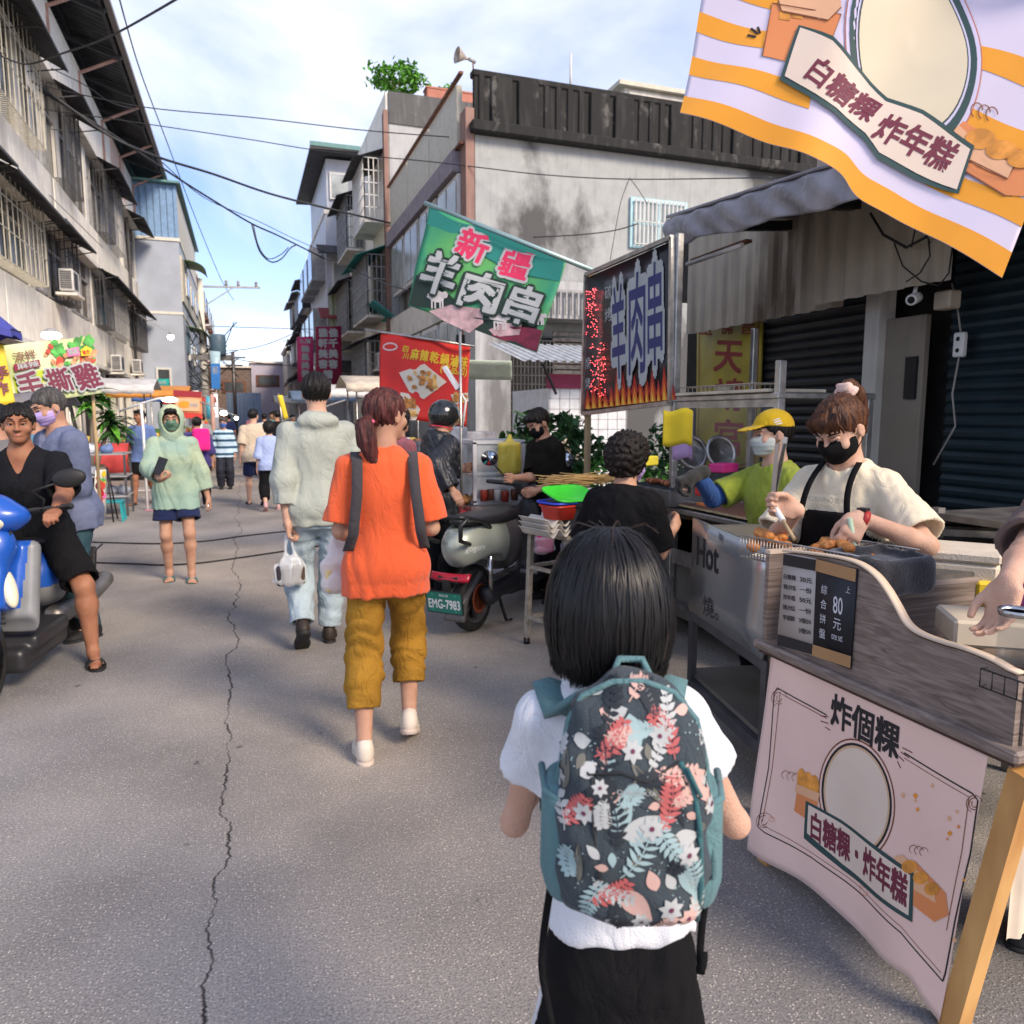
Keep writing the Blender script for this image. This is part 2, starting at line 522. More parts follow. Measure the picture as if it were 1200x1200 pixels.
def sdf_mesh(name, fn, lo, hi, h, mt, parent=None, mats=None, matfn=None, loc=None, post=None):
    lo = np.array(lo, float)-2*h; hi = np.array(hi, float)+2*h
    B = 6
    n = np.ceil((hi-lo)/h/B).astype(int)*B+1
    nb = (n-1)//B
    g = np.stack(np.meshgrid(*[np.arange(k) for k in nb], indexing='ij'),-1).reshape(-1,3)
    ctr = (lo+(g*B+B/2)*h).astype(np.float32)
    d = fn(ctr)
    F = np.where(d < 0,-1.0,1.0).astype(np.float32)
    Fd = np.ones(tuple(n), np.float32)
    Fd[:-1,:-1,:-1] = np.repeat(np.repeat(np.repeat(F.reshape(tuple(nb)), B,0), B,1), B,2)
    keep = np.abs(d) < B*h*.87*1.9+.012
    gk = g[keep]
    loc3 = np.stack(np.meshgrid(*[np.arange(B+1)]*3, indexing='ij'),-1).reshape(-1,3)
    ids = (gk[:, None,:]*B+loc3[None]).reshape(-1,3)
    flat = np.unique(ids[:,0]*(n[1]*n[2])+ids[:,1]*n[2]+ids[:,2])
    i0 = flat//(n[1]*n[2]); i1 = (flat//n[2]) % n[1]; i2 = flat % n[2]
    P = (lo+np.stack([i0, i1, i2],1)*h).astype(np.float32)
    vals = np.empty(len(P), np.float32)
    for a in range(0, len(P),400000): vals[a:a+400000] = fn(P[a:a+400000])
    Fd[i0, i1, i2] = vals
    Fd[0] = np.maximum(Fd[0],1e-3); Fd[-1] = np.maximum(Fd[-1],1e-3)
    V, Q = nets(Fd, lo, h)
    if post: V = post(V)
    me = bpy.data.meshes.new(name)
    me.vertices.add(len(V)); me.vertices.foreach_set('co', V.astype(np.float32).ravel())
    me.loops.add(len(Q)*4); me.loops.foreach_set('vertex_index', Q.astype(np.int32).ravel())
    me.polygons.add(len(Q)); me.polygons.foreach_set('loop_start', np.arange(len(Q), dtype=np.int32)*4)
    for m_ in (mats or [mt]): me.materials.append(m_)
    if matfn is not None and len(Q):
        me.polygons.foreach_set('material_index', matfn(V[Q].mean(1)).astype(np.int32))
    me.polygons.foreach_set('use_smooth', np.ones(len(Q), bool))
    me.update(); me.validate()
    o = bpy.data.objects.new(name, me); COL.objects.link(o)
    if parent is not None: o.parent = parent
    if loc is not None: o.location = loc
    return o

# ================================================================ people
SKIN = mat('skin',(0.50,0.295,0.205),0.58, col2=(.39,.205,.135), scale=14, bump=.3, bscale=220, sub=.15, spec=.3, ramp=(.3,.7))
SKIN_PALE = mat('skin_pale',(0.60,0.385,0.285),0.58, col2=(.50,.29,.205), scale=14, bump=.3, bscale=220, sub=.15, spec=.3, ramp=(.3,.7))
SKIN_TAN = mat('skin_tan',(0.37,0.175,0.10),0.55, col2=(.25,.10,.055), scale=14, bump=.35, bscale=200, sub=.12, spec=.35, ramp=(.3,.7))
LIP = mat('lips',(0.42,0.15,0.12),.45)
EYEW = mat('eye_white',(.50,.45,.42),.3, var=.03)
IRIS = mat('iris',(.02,.012,.01),.15, var=.1)
def hairmat(name, c, c2=None, rough=.42):
    m = mat(name, c, rough, col2=c2 or tuple(x*.45 for x in c), scale=60, stretch=(1,1,.12), bump=.8, bscale=160, spec=.3)
    return m
HAIR = hairmat('black_hair',(.012,.010,.009))
HAIR_GREY = hairmat('greying_hair',(.11,.105,.10),(.03,.028,.028))
BROWH = hairmat('brown_hair',(.10,.045,.022),(.03,.014,.01))

def ik(a, c, l1, l2, hint):
    a = Vector(a); c = Vector(c); d = c-a; L = d.length
    mx = (l1+l2)*.995
    if L > mx: d = d*(mx/L); c = a+d; L = mx
    x = (l1*l1-l2*l2+L*L)/(2*L); y = math.sqrt(max(l1*l1-x*x,1e-8))
    u = d.normalized(); h = Vector(hint); h = h-u*h.dot(u)
    if h.length < 1e-4: h = Vector((0,-1,0))
    return a+u*x+h.normalized()*y, c

def person(label, pos, rz, H=1.7,*, hipz=None, hipy=0.0, hipx=0.0, lean=3, side=0, hyaw=0, hpitch=0, hands={}, hints={}, curl={}, hdir={}, palm={},
           feet={}, khint={}, skin=None, top=None, bottom=None, shoes=None, hair=None, mask=None, res=.009, child=False,
           build=1.0, z=0.0, group=None, faced=True, twist=0, hdrop=0.0, arms=('L', 'R'), legs=True, armthick=1.0):
    s = H/1.7; skin = skin or SKIN
    root = thing('person', label, 'person',(pos[0], pos[1], z), rz, group)
    hz = hipz if hipz is not None else .525*H
    Hc = Vector((hipx, hipy, hz))
    Mt = Euler((-R(lean), R(side), R(twist))).to_matrix()          # columns: right, forward, up of the trunk
    T = lambda x, y, z_: Hc+Mt@Vector((x, y, z_))*s
    hs = 1.12 if child else 1.0
    bw = build*(.88 if child else 1.0)
    nb = T(0,-.008,.53)
    Mh = Euler((-R(hpitch),0, R(hyaw))).to_matrix()
    hc = nb+Vector((0,.0,(.055-hdrop)*s))+Mh@Vector((0,.018,.085))*s*hs
    hq = s*hs
    Hd = lambda x, y, z_: hc+Mh@Vector((x, y, z_))*hq
    Mhn = [list(r_) for r_ in Mh]
    J = {'hc': hc, 'nb': nb, 'Mh': Mh, 'hq': hq, 's': s, 'Mt': Mt, 'Hc': Hc, 'root': root, 'T': T, 'Hd': Hd}
    sh = {}; el = {}; wr = {}; hd = {}
    for sd, sg in (('R',1),('L',-1)):
        sh[sd] = T(sg*.160*bw,-.008,.432)
        tgt = Vector(hands.get(sd, T(sg*.235*bw,.03,-.09)))
        el[sd], wr[sd] = ik(sh[sd], tgt,.285*s,.25*s, hints.get(sd,(sg*.18,-1,-.1)))
        d = Vector(hdir[sd]).normalized() if sd in hdir else (wr[sd]-el[sd]).normalized()
        hd[sd] = d
    hp = {}; kn = {}; an = {}; ft = {}
    for sd, sg in (('R',1),('L',-1)):
        hp[sd] = T(sg*.088*bw,0,-.03)
        f = feet.get(sd,(sg*.10*s,0,0,0,0))
        fx, fy, fz, fp, fyw = (list(f)+[0]*5)[:5]
        # ankle above the heel; pitch lifts the heel about the toe
        dirf = Vector((math.sin(-R(fyw)), math.cos(R(fyw)),0)); toe = Vector((fx, fy, fz))+dirf*.13*s
        ank = toe+(-dirf*math.cos(R(fp))+Vector((0,0, math.sin(R(fp)))))*.15*s+(Vector((0,0, math.cos(R(fp))))+dirf*math.sin(R(fp)))*.075*s
        kn[sd], an[sd] = ik(hp[sd], ank,.415*s,.40*s, khint.get(sd,(sg*.12,1,0)))
        fd = (dirf*math.cos(R(fp))-Vector((0,0, math.sin(R(fp))))); fu = (Vector((0,0, math.cos(R(fp))))+dirf*math.sin(R(fp)))
        ft[sd] = (an[sd], fd, fu)
    J.update(sh=sh, el=el, wr=wr, hd=hd, kn=kn, an=an, hp=hp, ft=ft)
    zs0 = [-.13,-.06,0,.09,.17,.27,.36,.43,.475,.505,.54]
    def rs_(v):
        z_ = np.linspace(zs0[0], zs0[-1],30); a = np.interp(z_, zs0, v)
        for _ in range(3): a[1:-1] = (a[:-2]+2*a[1:-1]+a[2:])/4
        return list(map(float, a))
    zs = list(map(float, np.linspace(zs0[0], zs0[-1],30)))
    ws = rs_([.10,.158,.161,.143,.135,.150,.160,.150,.112,.075,.045])
    ds = rs_([.07,.105,.108,.098,.092,.108,.112,.088,.068,.058,.045])
    of = rs_([0,-.01,-.012,0,.005,.008,.002,-.012,-.014,-.014,-.012])
    def trunk(infl=0.0, zl=-.13, zt=.54, wf=1.0, flare=0.0, df=0.0):
        Z = [z_*s for z_ in zs]; W = [w*s*bw*wf+infl for w in ws]; D = [(d_+df)*s*bw*wf+infl for d_ in ds]; O = [o_*s for o_ in of]
        zz_ = [zl*s]+[z_ for z_ in Z if zl*s < z_ < zt*s]+[zt*s]
        fl = lambda q: flare*max(0,(.15*s-q))/(.3*s)
        w2 = [max(float(np.interp(q, Z, W)),(W[2] if q < 0 else 0))+fl(q) for q in zz_]; d2 = [max(float(np.interp(q, Z, D)),(D[2] if q < 0 else 0))+fl(q)*.8 for q in zz_]; o2 = [float(np.interp(q, Z, O)) for q in zz_]
        return table(Hc,[list(r_) for r_ in Mt], zz_, w2, d2, o2)
    # ---------------- body: one continuous surface
    b = S(); k = .03*s
    b.add(table(Hc,[list(r_) for r_ in Mt],[z_*s for z_ in zs],[w*s*bw*.96 for w in ws],[d_*s*bw*.96 for d_ in ds],[o_*s for o_ in of]))
    nt_ = Hd(0,-.02,-.05)
    b.add(rc(nb-Mt@Vector((0,0,.04))*s, nt_,.058*s*(.85 if child else 1)*bw**.5,.052*s*(.9 if child else 1)),.04*s)
    hs_ = S()
    hs_.add(ell(Hd(0,-.012,.018),(.076*hq,.094*hq,.092*hq), Mhn))
    hs_.add(ell(Hd(0,.022,-.045),(.058*hq,.066*hq,.066*hq), Mhn),.03*hq)
    hs_.add(ell(Hd(0,.062,-.092),(.026*hq,.024*hq,.018*hq), Mhn),.03*hq)
    if faced:
        for g in (-1,1):
            hs_.sub(ell(Hd(g*.031,.100,.004),(.021*hq,.016*hq,.013*hq), Mhn),.018*hq)
            hs_.add(ell(Hd(g*.042,.060,-.030),(.022*hq,.022*hq,.02*hq), Mhn),.02*hq)
            hs_.add(rc(Hd(g*.012,.090,.028), Hd(g*.05,.076,.027),.008*hq,.006*hq),.014*hq)
        hs_.add(rc(Hd(0,.088,.012), Hd(0,.106,-.028),.006*hq,.0115*hq),.012*hq)
        for g in (-1,1): hs_.add(ell(Hd(g*.014,.097,-.031),(.008*hq,.009*hq,.008*hq), Mhn),.006*hq)
        hs_.add(rc(Hd(-.018,.083,-.058), Hd(.018,.083,-.058),.007*hq),.01*hq)
        for g in (-1,1): hs_.sub(rc(Hd(g*.021,.094,-.034), Hd(g*.031,.082,-.058),.0016*hq),.006*hq); hs_.sub(rc(Hd(g*.020,.0905,-.008), Hd(g*.040,.080,-.014),.0014*hq),.006*hq)
        hs_.sub(rc(Hd(-.022,.093,-.0575), Hd(.022,.093,-.0575),.0022*hq),.004*hq)
    for g in (-1,1):
        hs_.add(ell(Hd(g*.078,-.008,-.01),(.009*hq,.019*hq,.031*hq), Mhn),.006*hq)
        hs_.sub(ell(Hd(g*.088,.0,-.008),(.006*hq,.009*hq,.016*hq), Mhn),.004*hq)
    b.add(hs_,.02*s)
    for sd, sg in (('R',1),('L',-1)):
        if sd in arms:
            a_ = armthick
            b.add(ell(sh[sd],(.048*s*bw,)*3),.04*s)
            b.add(rc(sh[sd], el[sd],.046*s*bw*a_,.039*s*bw*a_),.03*s)
            mid = el[sd].lerp(wr[sd],.3)
            b.add(rc(el[sd], mid,.037*s*bw*a_,.039*s*bw*a_),.02*s); b.add(rc(mid, wr[sd],.039*s*bw*a_,.025*s*a_),.02*s)
            # hand
            d = hd[sd]; w_ = wr[sd]
            pn = Vector(palm.get(sd,(-sg,0,0))); pn = (pn-d*pn.dot(d)).normalized(); sx_ = d.cross(pn)*(1)      # side axis
            if sx_.dot(Vector((0,1,0))) < 0 and sd not in palm: sx_ = -sx_
            if sd in palm: sx_ = d.cross(pn)*(1 if sd == 'R' else -1)
            # thumb side = +sx_
            q = s*(1.0 if not child else .95)
            Mp = Matrix((sx_, d, pn)).transposed(); Mpn = [list(r_) for r_ in Mp]
            hb = S()
            hb.add(rc(w_, w_+d*.03*q,.024*q,.024*q))
            hb.add(rbox(w_+d*.052*q,(.040*q,.045*q,.0135*q),.012*q, Mpn),.02*q)
            hb.add(ell(w_+d*.038*q+sx_*.028*q+pn*.008*q,(.018*q,.028*q,.016*q), Mpn),.015*q)
            cu = curl.get(sd,.35)
            for i,(fx, fl) in enumerate(((.029,.072),(.0105,.080),(-.009,.074),(-.0275,.058))):
                p0 = w_+d*(.088-.004*abs(i-1.2))*q+sx_*fx*q
                ang = R(8+cu*75)*(1+.07*i); p = p0; fdv = d
                rr = (.0088,.0090,.0086,.0076)[i]*q
                pts = [p0-d*.015*q, p0]
                a0 = 0
                for sg_, ln in ((.48, fl*.45),(.9, fl*.31),(1.0, fl*.24)):
                    a0 += ang*sg_
                    fdv = d*math.cos(a0)+pn*math.sin(a0)+sx_*(.10*(1.2-i)*.5)*(1-cu)
                    p = p+fdv.normalized()*ln*q; pts.append(p)
                hb.add(chain(pts,[rr*1.08, rr*1.06, rr, rr*.92, rr*.78]),.004*q)
            tb = w_+d*.028*q+sx_*.026*q+pn*.006*q
            t1 = tb+(d*.75+sx_*(.65-.35*cu)+pn*(.25+.5*cu)).normalized()*.036*q
            t2 = t1+(d*.9+sx_*(.25-.5*cu)+pn*(.25+.4*cu)).normalized()*.030*q
            t3 = t2+(d*.95+sx_*(.0-.5*cu)+pn*(.2+.3*cu)).normalized()*.024*q
            hb.add(chain([tb, t1, t2, t3],[.014*q,.0115*q,.0105*q,.0085*q]),.008*q)
            b.add(hb,.010*q)
        if legs:
            b.add(rc(hp[sd], kn[sd],.078*s*bw,.052*s*bw),.04*s)
            cm = kn[sd].lerp(an[sd],.3)-(Mt@Vector((0,1,0)))*.012*s
            b.add(rc(kn[sd], cm,.049*s*bw,.053*s*bw),.03*s); b.add(rc(cm, an[sd],.053*s*bw,.033*s),.03*s)
            A, fd, fu = ft[sd]; rt = fd.cross(fu); Mf = [list(r_) for r_ in Matrix((rt, fd, fu)).transposed()]
            b.add(ell(A-fd*.015*s-fu*.045*s,(.031*s,.038*s,.032*s), Mf),.02*s)
            b.add(rc(A-fu*.01*s+fd*.02*s, A+fd*.12*s-fu*.052*s,.033*s,.021*s),.03*s)
            b.add(ell(A+fd*.105*s-fu*.055*s,(.043*s,.055*s,.019*s), Mf),.02*s)
            for i in (range(5) if not (shoes and shoes['kind'] == 'sneaker') else ()):
                g = (i-2)*.016*s*(1 if sd == 'L' else -1)
                b.add(rc(A+fd*(.15)*s-fu*.060*s+rt*g, A+fd*(.178-.009*abs(i-0.5))*s-fu*.063*s+rt*g*1.05,.010*s,(.0125 if i == 0 else .0085)*s),.006*s)
    allp = [hc+Vector((a*.12, b_*.12, c_*.13))*hq for a in (-1,1) for b_ in (-1,1) for c_ in (-1,1)]
    for sd in ('L', 'R'):
        if sd in arms: allp += [sh[sd]+Vector((0.06*(1 if sd == 'R' else -1),0,.06)), el[sd], wr[sd], wr[sd]+hd[sd]*.2*s, wr[sd]+Vector((.09,.09,.09))*s, wr[sd]-Vector((.09,.09,.09))*s, el[sd]-Vector((.06,.06,.06)), el[sd]+Vector((.06,.06,.06))]
        if legs:
            A, fd, fu = ft[sd]; allp += [kn[sd]+Vector((.07,.07,.07)), kn[sd]-Vector((.07,.07,.07)), A+fd*.22*s-fu*.08*s+Vector((.05,.05,0)), A-fd*.07*s-fu*.08*s-Vector((.05,.05,0))]
    allp += [T(-.2*bw,-.14*bw,-.16), T(.2*bw,.14*bw,-.16), T(-.2*bw,-.14*bw,.5), T(.2*bw,.14*bw,.5), T(-.2*bw,.14*bw,.2), T(.2*bw,-.14*bw,.2)]
    lo = [min(p[i] for p in allp) for i in range(3)]; hi = [max(p[i] for p in allp) for i in range(3)]
    J['lo'], J['hi'] = lo, hi
    body = sdf_mesh('body', b, lo, hi, min(res,.0065) if res < .01 else res, skin, root)
    J['body'] = body
    if faced and res < .016:
        for g in (-1,1):
            e = MB(); e.lathe([(math.sin(t)*.0115*hq,-math.cos(t)*.0115*hq) for t in np.linspace(.01, PI-.01,9)],(0,0,0), EYEW,14)
            e.lathe([(.0,.0118*hq),(.0062*hq,.0106*hq)][::-1],(0,0,0), IRIS,12)
            e.lathe([(.0068*hq,.0099*hq),(.0001,.0122*hq)],(0,0,0), IRIS,12)
            e.xf(Matrix.Translation(Hd(g*.031,.0735,.0045)) @ (Mh @ Euler((-PI/2-.08,0,0)).to_matrix()).to_4x4())
            e.build('eye', root)
            l = MB(); l.tube([Hd(g*(.018+.028*t),.0895-.016*t*t,.0085+.002*math.sin(t*PI)) for t in (0,.25,.5,.75,1)],.0046*hq, skin,6)
            l.tube([Hd(g*(.018+.028*t),.0905-.016*t*t,.0052+.002*math.sin(t*PI)) for t in (0,.25,.5,.75,1)],.0012*hq, HAIR,5); l.build('eyelid', root)
            l = MB(); l.tube([Hd(g*(.014+.038*t),.0965-.020*t*t,.0275+.007*math.sin(t*PI*.8)) for t in (0,.25,.5,.75,1)],.003*hq, HAIR,6, rs=[.002*hq,.0034*hq,.0034*hq,.0028*hq,.001*hq]); l.build('eyebrow', root)
        if not mask:
            l = MB()
            l.tube([Hd(.021*t,.0905-.009*t*t,-.0545-.0012*abs(t)) for t in (-1,-.5,0,.5,1)],.003, LIP,6, rs=[.001*hq,.0034*hq,.0036*hq,.0034*hq,.001*hq])
            l.tube([Hd(.019*t,.0900-.009*t*t,-.0605+.0005*t*t) for t in (-1,-.5,0,.5,1)],.003, LIP,6, rs=[.001*hq,.004*hq,.005*hq,.004*hq,.001*hq]); l.build('lips', root)
    # ---------------- trousers / shorts
    if bottom:
        f = S(); lo_ = bottom.get('loose',.014); ln = bottom.get('len',1.0); fe = bottom.get('flare',.01)
        f.add(trunk(.005,-.15, bottom.get('top',.05)))
        bt_ = bool(top); z0_ = T(0,0,(top or {}).get('hem',-.13)).z
        fg = folds(bottom.get('fold',.008)*s*.7, bottom.get('ff',30)*1.9/s, bottom.get('seed',1),(1,1,.8))
        fo = (lambda P: fg(P)*np.clip((z0_+.01-P[:,2])/.06,0,1)) if bt_ else fg
        f.off(fo)
        for sd in ('R', 'L'):
            lg = S()
            K, A = kn[sd], an[sd]; r0, r1 = .080*s*bw+min(lo_,.016 if not child else .004),.054*s*bw+lo_+fe*.5
            if ln <= .5:
                e = hp[sd].lerp(K, ln/.5); rr = r0+(r1-r0)*(ln/.5)+fe
                lg.add(rc(hp[sd], e, r0, rr),.03*s); ax = (K-hp[sd]).normalized()
            else:
                e = K.lerp(A,(ln-.5)/.5); r2 = .037*s+lo_+fe
                r2 = r1+(r2-r1)*((ln-.5)/.5)
                cm = K.lerp(e,.35)
                lg.add(rc(hp[sd], K, r0, r1),.03*s); lg.add(rc(K, cm, r1, r1+.002),.03*s); lg.add(rc(cm, e, r1, r2),.03*s); ax = (A-K).normalized(); rr = r2
            lg.off(fo)
            lg.sub(lambda P, e=e, ax=ax, rr=rr: np.maximum(-((P-np.array(e, np.float32))@np.array(ax, np.float32)), np.sqrt((((P-np.array(e+ax*.06, np.float32)))**2).sum(1))-rr*1.5-.03),.002)
            lg.sub(rc(e-ax*.03, e+ax*.08, rr-.006-res*1.2, rr-.005-res*1.1),.004)
            f.add(lg,.03*s)
        o = sdf_mesh('trousers' if ln > .55 else 'shorts', f,[lo[i]-.06 for i in range(3)],[hi[0]+.06, hi[1]+.06, Hc.z+.2*s], max(res,.007), bottom['mat'], root,
                     mats=bottom.get('mats'), matfn=bottom.get('matfn'))
        J['bottom'] = o
    # ---------------- top
    if top:
        f = S(); lo_ = top.get('loose',.014); hem = top.get('hem',-.13); sl = top.get('sleeve',.3)
        f.add(trunk(lo_, hem,.53, flare=top.get('flare',.015)))
        for sd in ('R', 'L'):
            if hipz is None: f.add(rc(hp[sd], hp[sd].lerp(kn[sd],.75),.080*s*bw+lo_+.006,.080*s*bw+lo_+.012),.05*s)
        if hipz is None: f.cut(plane(T(0,0, hem), Mt@Vector((0,0,-1))),.002)
        f.add(ell(T(0,-.014,.445),(.125*s*bw+lo_,.07*s*bw+lo_,.045*s+lo_*.5),[list(r_) for r_ in Mt]),.04*s)
        fg2 = folds(top.get('fold',.005)*s*.75, top.get('ff',26)*2.3/s, top.get('seed',3), top.get('fst',(1,1,.5)))
        slv = []
        for sd, sg in (('R',1),('L',-1)):
            if sd not in arms: continue
            s2 = S()
            A, E, W = sh[sd], el[sd], wr[sd]; sr = top.get('sloose', lo_+.008)
            r0 = .047*s*bw+lo_*.8; r1 = .043*s*bw+sr
            f.add(ell(A,(.048*s*bw+lo_*.7,)*3),.035*s)
            if sl <= .5:
                e = A.lerp(E, sl/.5); rr = r0+(r1-r0)*(sl/.5)+top.get('sflare',.006); s2.add(rc(A, e, r0, rr)); ax = (E-A).normalized()
            else:
                e = E.lerp(W,(sl-.5)/.5); rr = r1+(.028*s+sr-r1)*((sl-.5)/.5)
                s2.add(rc(A, E, r0, r1)); s2.add(rc(E, e, r1, rr),.03*s); ax = (W-E).normalized()
            if top.get('fold',.005): s2.off(fg2)
            s2.sub(lambda P, e=e, ax=ax, rr=rr: np.maximum(-((P-np.array(e, np.float32))@np.array(ax, np.float32)), np.sqrt((((P-np.array(e+ax*.06, np.float32)))**2).sum(1))-rr*1.0-.055),.002)
            s2.sub(rc(e-ax*.012, e+ax*.08, rr-.005-res*1.2-top.get('fold',.005)*.7, rr-.004-res*1.1-top.get('fold',.005)*.3),.004)
            slv.append(s2)
        if top.get('hood') == 'down':
            f.add(ell(T(0,-.085,.50),(.12*s,.062*s,.055*s),[list(r_) for r_ in (Mt@Euler((.55,0,0)).to_matrix())]),.02*s)
            f.add(ell(T(0,-.03,.53),(.092*s,.085*s,.028*s),[list(r_) for r_ in Mt]),.02*s)
            f.sub(ell(T(0,-.005,.575),(.066*s,.066*s,.06*s),[list(r_) for r_ in Mt]),.015*s)
        if top.get('fold',.005): f.off(fg2)
        for s2 in slv: f.add(s2, top.get('armk',.022)*s)
        if top.get('hood') != 'up':
            nk = top.get('neck',.068)
            f.sub(rc(T(0,.0,.495), T(0,.03,.62),.052*s if child else nk*s*.9,.075*s),.006)
            if top.get('v'): f.sub(rc(T(0,.13,.39), T(0,.05,.52),.012*s,.06*s),.01)
        o = sdf_mesh(top.get('name', 'shirt'), f,[lo[0]-.08, lo[1]-.08, min(lo[2], Hc.z-.3*s)+0*.1],[hi[0]+.08, hi[1]+.08, hi[2]+.02], max(res*.9,.0065), top['mat'], root,
                     mats=top.get('mats'), matfn=top.get('matfn'))
        J['top'] = o
        if top.get('hood') == 'up':
            g = S(); g.add(ell(Hd(0,-.018,.008),(.120*hq,.125*hq,.130*hq), Mhn)); g.add(rc(Hd(0,.0,-.06), T(0,-.01,.46),.098*hq,.10*s),.05*s)
            g.off(folds(.004*s,18,9))
            g.sub(ell(Hd(0,.085,-.018),(.078*hq,.085*hq,.104*hq), Mhn),.012); g.sub(ell(Hd(0,.0,.0),(.092*hq,.106*hq,.112*hq), Mhn),.005)
            sdf_mesh('hood', g,[hc.x-.2, hc.y-.2, nb.z-.12],[hc.x+.2, hc.y+.2, hc.z+.2], max(res*.8,.006), top['mat'], root)
    # ---------------- shoes
    if shoes and legs:
        for sd, sg in (('R',1),('L',-1)):
            A, fd, fu = ft[sd]; rt = fd.cross(fu); Mf = [list(r_) for r_ in Matrix((rt, fd, fu)).transposed()]
            kd = shoes['kind']; f = S()
            if kd == 'sneaker':
                f.add(ell(A-fd*.025*s-fu*.035*s,(.038*s,.045*s,.045*s), Mf))
                f.add(rc(A+fd*.01*s-fu*.028*s, A+fd*.14*s-fu*.052*s,.040*s,.028*s),.03*s)
                f.add(ell(A+fd*.11*s-fu*.052*s,(.048*s,.072*s,.028*s), Mf),.02*s)
                f.add(rc(A-fd*.03*s-fu*.0*s, A-fd*.012*s+fu*.012*s,.034*s,.036*s),.02*s)
                f.sub(rc(A-fu*.01*s, A+fu*.09*s,.031*s,.034*s),.006)
                f.cut(plane(A-fu*.064*s,-fu))
                sm_ = shoes.get('sole', shoes['mat'])
                g = S(); g.add(ell(A-fd*.02*s-fu*.07*s,(.041*s,.054*s,.03*s), Mf)); g.add(ell(A+fd*.10*s-fu*.07*s,(.050*s,.088*s,.03*s), Mf),.03*s)
                g.cut(plane(A-fu*.088*s,-fu)); g.cut(plane(A-fu*.058*s, fu),.004)
                sh_ = sdf_mesh('shoe', f,[A[i]-.24*s for i in range(3)],[A[i]+.24*s for i in range(3)], min(res,.007), shoes['mat'], root)
                sdf_mesh('sole', g,[A[i]-.24*s for i in range(3)],[A[i]+.24*s for i in range(3)], min(res,.007), sm_, sh_)
                if res < .008:
                    lc = MB()
                    for i in range(4): lc.tube([A+fd*(.045+.022*i)*s+rt*t*.022*s+fu*(.013-.010*i-.006*t*t)*s for t in (-1,-.4,.4,1)],.003*s, sm_,6)
                    lc.build('laces', sh_)
            else:
                g = S(); g.add(ell(A-fd*.02*s-fu*.075*s,(.043*s,.050*s,.03*s), Mf)); g.add(ell(A+fd*.10*s-fu*.075*s,(.052*s,.085*s,.03*s), Mf),.03*s)
                g.cut(plane(A-fu*.094*s,-fu)); g.cut(plane(A-fu*.072*s, fu),.004)
                sh_ = sdf_mesh('sandal', g,[A[i]-.24*s for i in range(3)],[A[i]+.24*s for i in range(3)], min(res,.008), shoes['mat'], root)
                st = MB(); w = .030 if kd == 'slide' else .010
                arc = lambda t, y0: A+rt*math.sin(t)*.052*s+fu*(-.072+.047*math.cos(t)**.8 if abs(t) < PI/2 else -.072)*s+fd*y0*s
                if kd == 'slide':
                    ts = np.linspace(-PI/2+.02, PI/2-.02,13)
                    st.grid(lambda u, v: arc(-PI/2+.02+u*(PI-.04),.055+v*.065),12,3, shoes['mat'], th=.006)
                else:
                    toe = A+fd*.15*s-fu*.066*s
                    for g_ in (-1,1): st.tube([toe, A+fd*.125*s-fu*.034*s+rt*g_*.014*s, A+fd*.09*s-fu*.028*s+rt*g_*.038*s, A+fd*.05*s-fu*.068*s+rt*g_*.048*s],.007*s, shoes.get('strap', shoes['mat']),7)
                st.build('strap', sh_)
    # ---------------- hair
    if hair:
        hm = hair['mat']; st = hair.get('style', 'short')
        f = S()
        f.add(ell(Hd(0,-.016,.026),(.086*hq,.104*hq,.098*hq), Mhn))
        if st in ('short', 'tail', 'bun'):
            f.cut(lambda P: ((P-np.array(Hd(0,.088,.062 if st == 'short' else .070), np.float32))@np.array(Mh@Vector((0,.14,-.15 if st == 'short' else -.12)), np.float32))*4.9,.01)
            for g in (-1,1): f.sub(ell(Hd(g*.088,.004,-.012),(.022*hq,.024*hq,.034*hq), Mhn),.006)
            if st == 'short' and hair.get('fringe',1):
                f.add(ell(Hd(0,.070,.080),(.058*hq,.036*hq,.028*hq), Mhn),.02*hq)
        if st == 'curly':
            f.add(ell(Hd(0,-.04,.01),(.108*hq,.112*hq,.122*hq), Mhn),.03); f.add(ell(Hd(0,-.02,.06),(.10*hq,.11*hq,.08*hq), Mhn),.03)
            f.sub(ell(Hd(0,.115,-.035),(.075*hq,.075*hq,.10*hq), Mhn),.02)
        rd = random.Random(hair.get('seed',5))
        ph = [rd.uniform(0,6) for _ in range(6)]
        Mhi = np.array(Mh, np.float32); hcn = np.array(hc, np.float32)
        amp = hair.get('amp',.0045)
        if st == 'curly':
            def dsp(P):
                q = P*1.0
                a = np.sin(q[:,0]*95+np.sin(q[:,2]*60)*1.5+ph[0])*np.sin(q[:,1]*90+np.sin(q[:,0]*70)+ph[1])*np.sin(q[:,2]*98+np.sin(q[:,1]*65)*1.2+ph[2])
                return -np.abs(a)*.016+.003
        else:
            def dsp(P):
                q = (P-hcn)@Mhi
                th_ = np.arctan2(q[:,0], q[:,1]+.02)
                return amp*(np.sin(th_*17+q[:,2]*25+ph[0]+np.sin(q[:,2]*40))+.7*np.sin(th_*37-q[:,2]*18+ph[1]))*.6
        f.off(dsp)
        if st == 'tail':
            tp = hair['tail']
            pts = [Hd(*p) if isinstance(p, tuple) else p for p in tp]
            f.add(chain(pts, hair['trad']),.012)
            f.off(lambda P: amp*.6*(np.sin(P[:,0]*210+np.sin(P[:,2]*22)*3)*np.sin(P[:,1]*190+1+np.sin(P[:,2]*19)*2)))
        ex = .30
        sdf_mesh('hair', f,[hc.x-ex, hc.y-ex, hc.z-ex-.12],[hc.x+ex, hc.y+ex, hc.z+ex], min(max(res*.8,.0045),.012), hm, root)
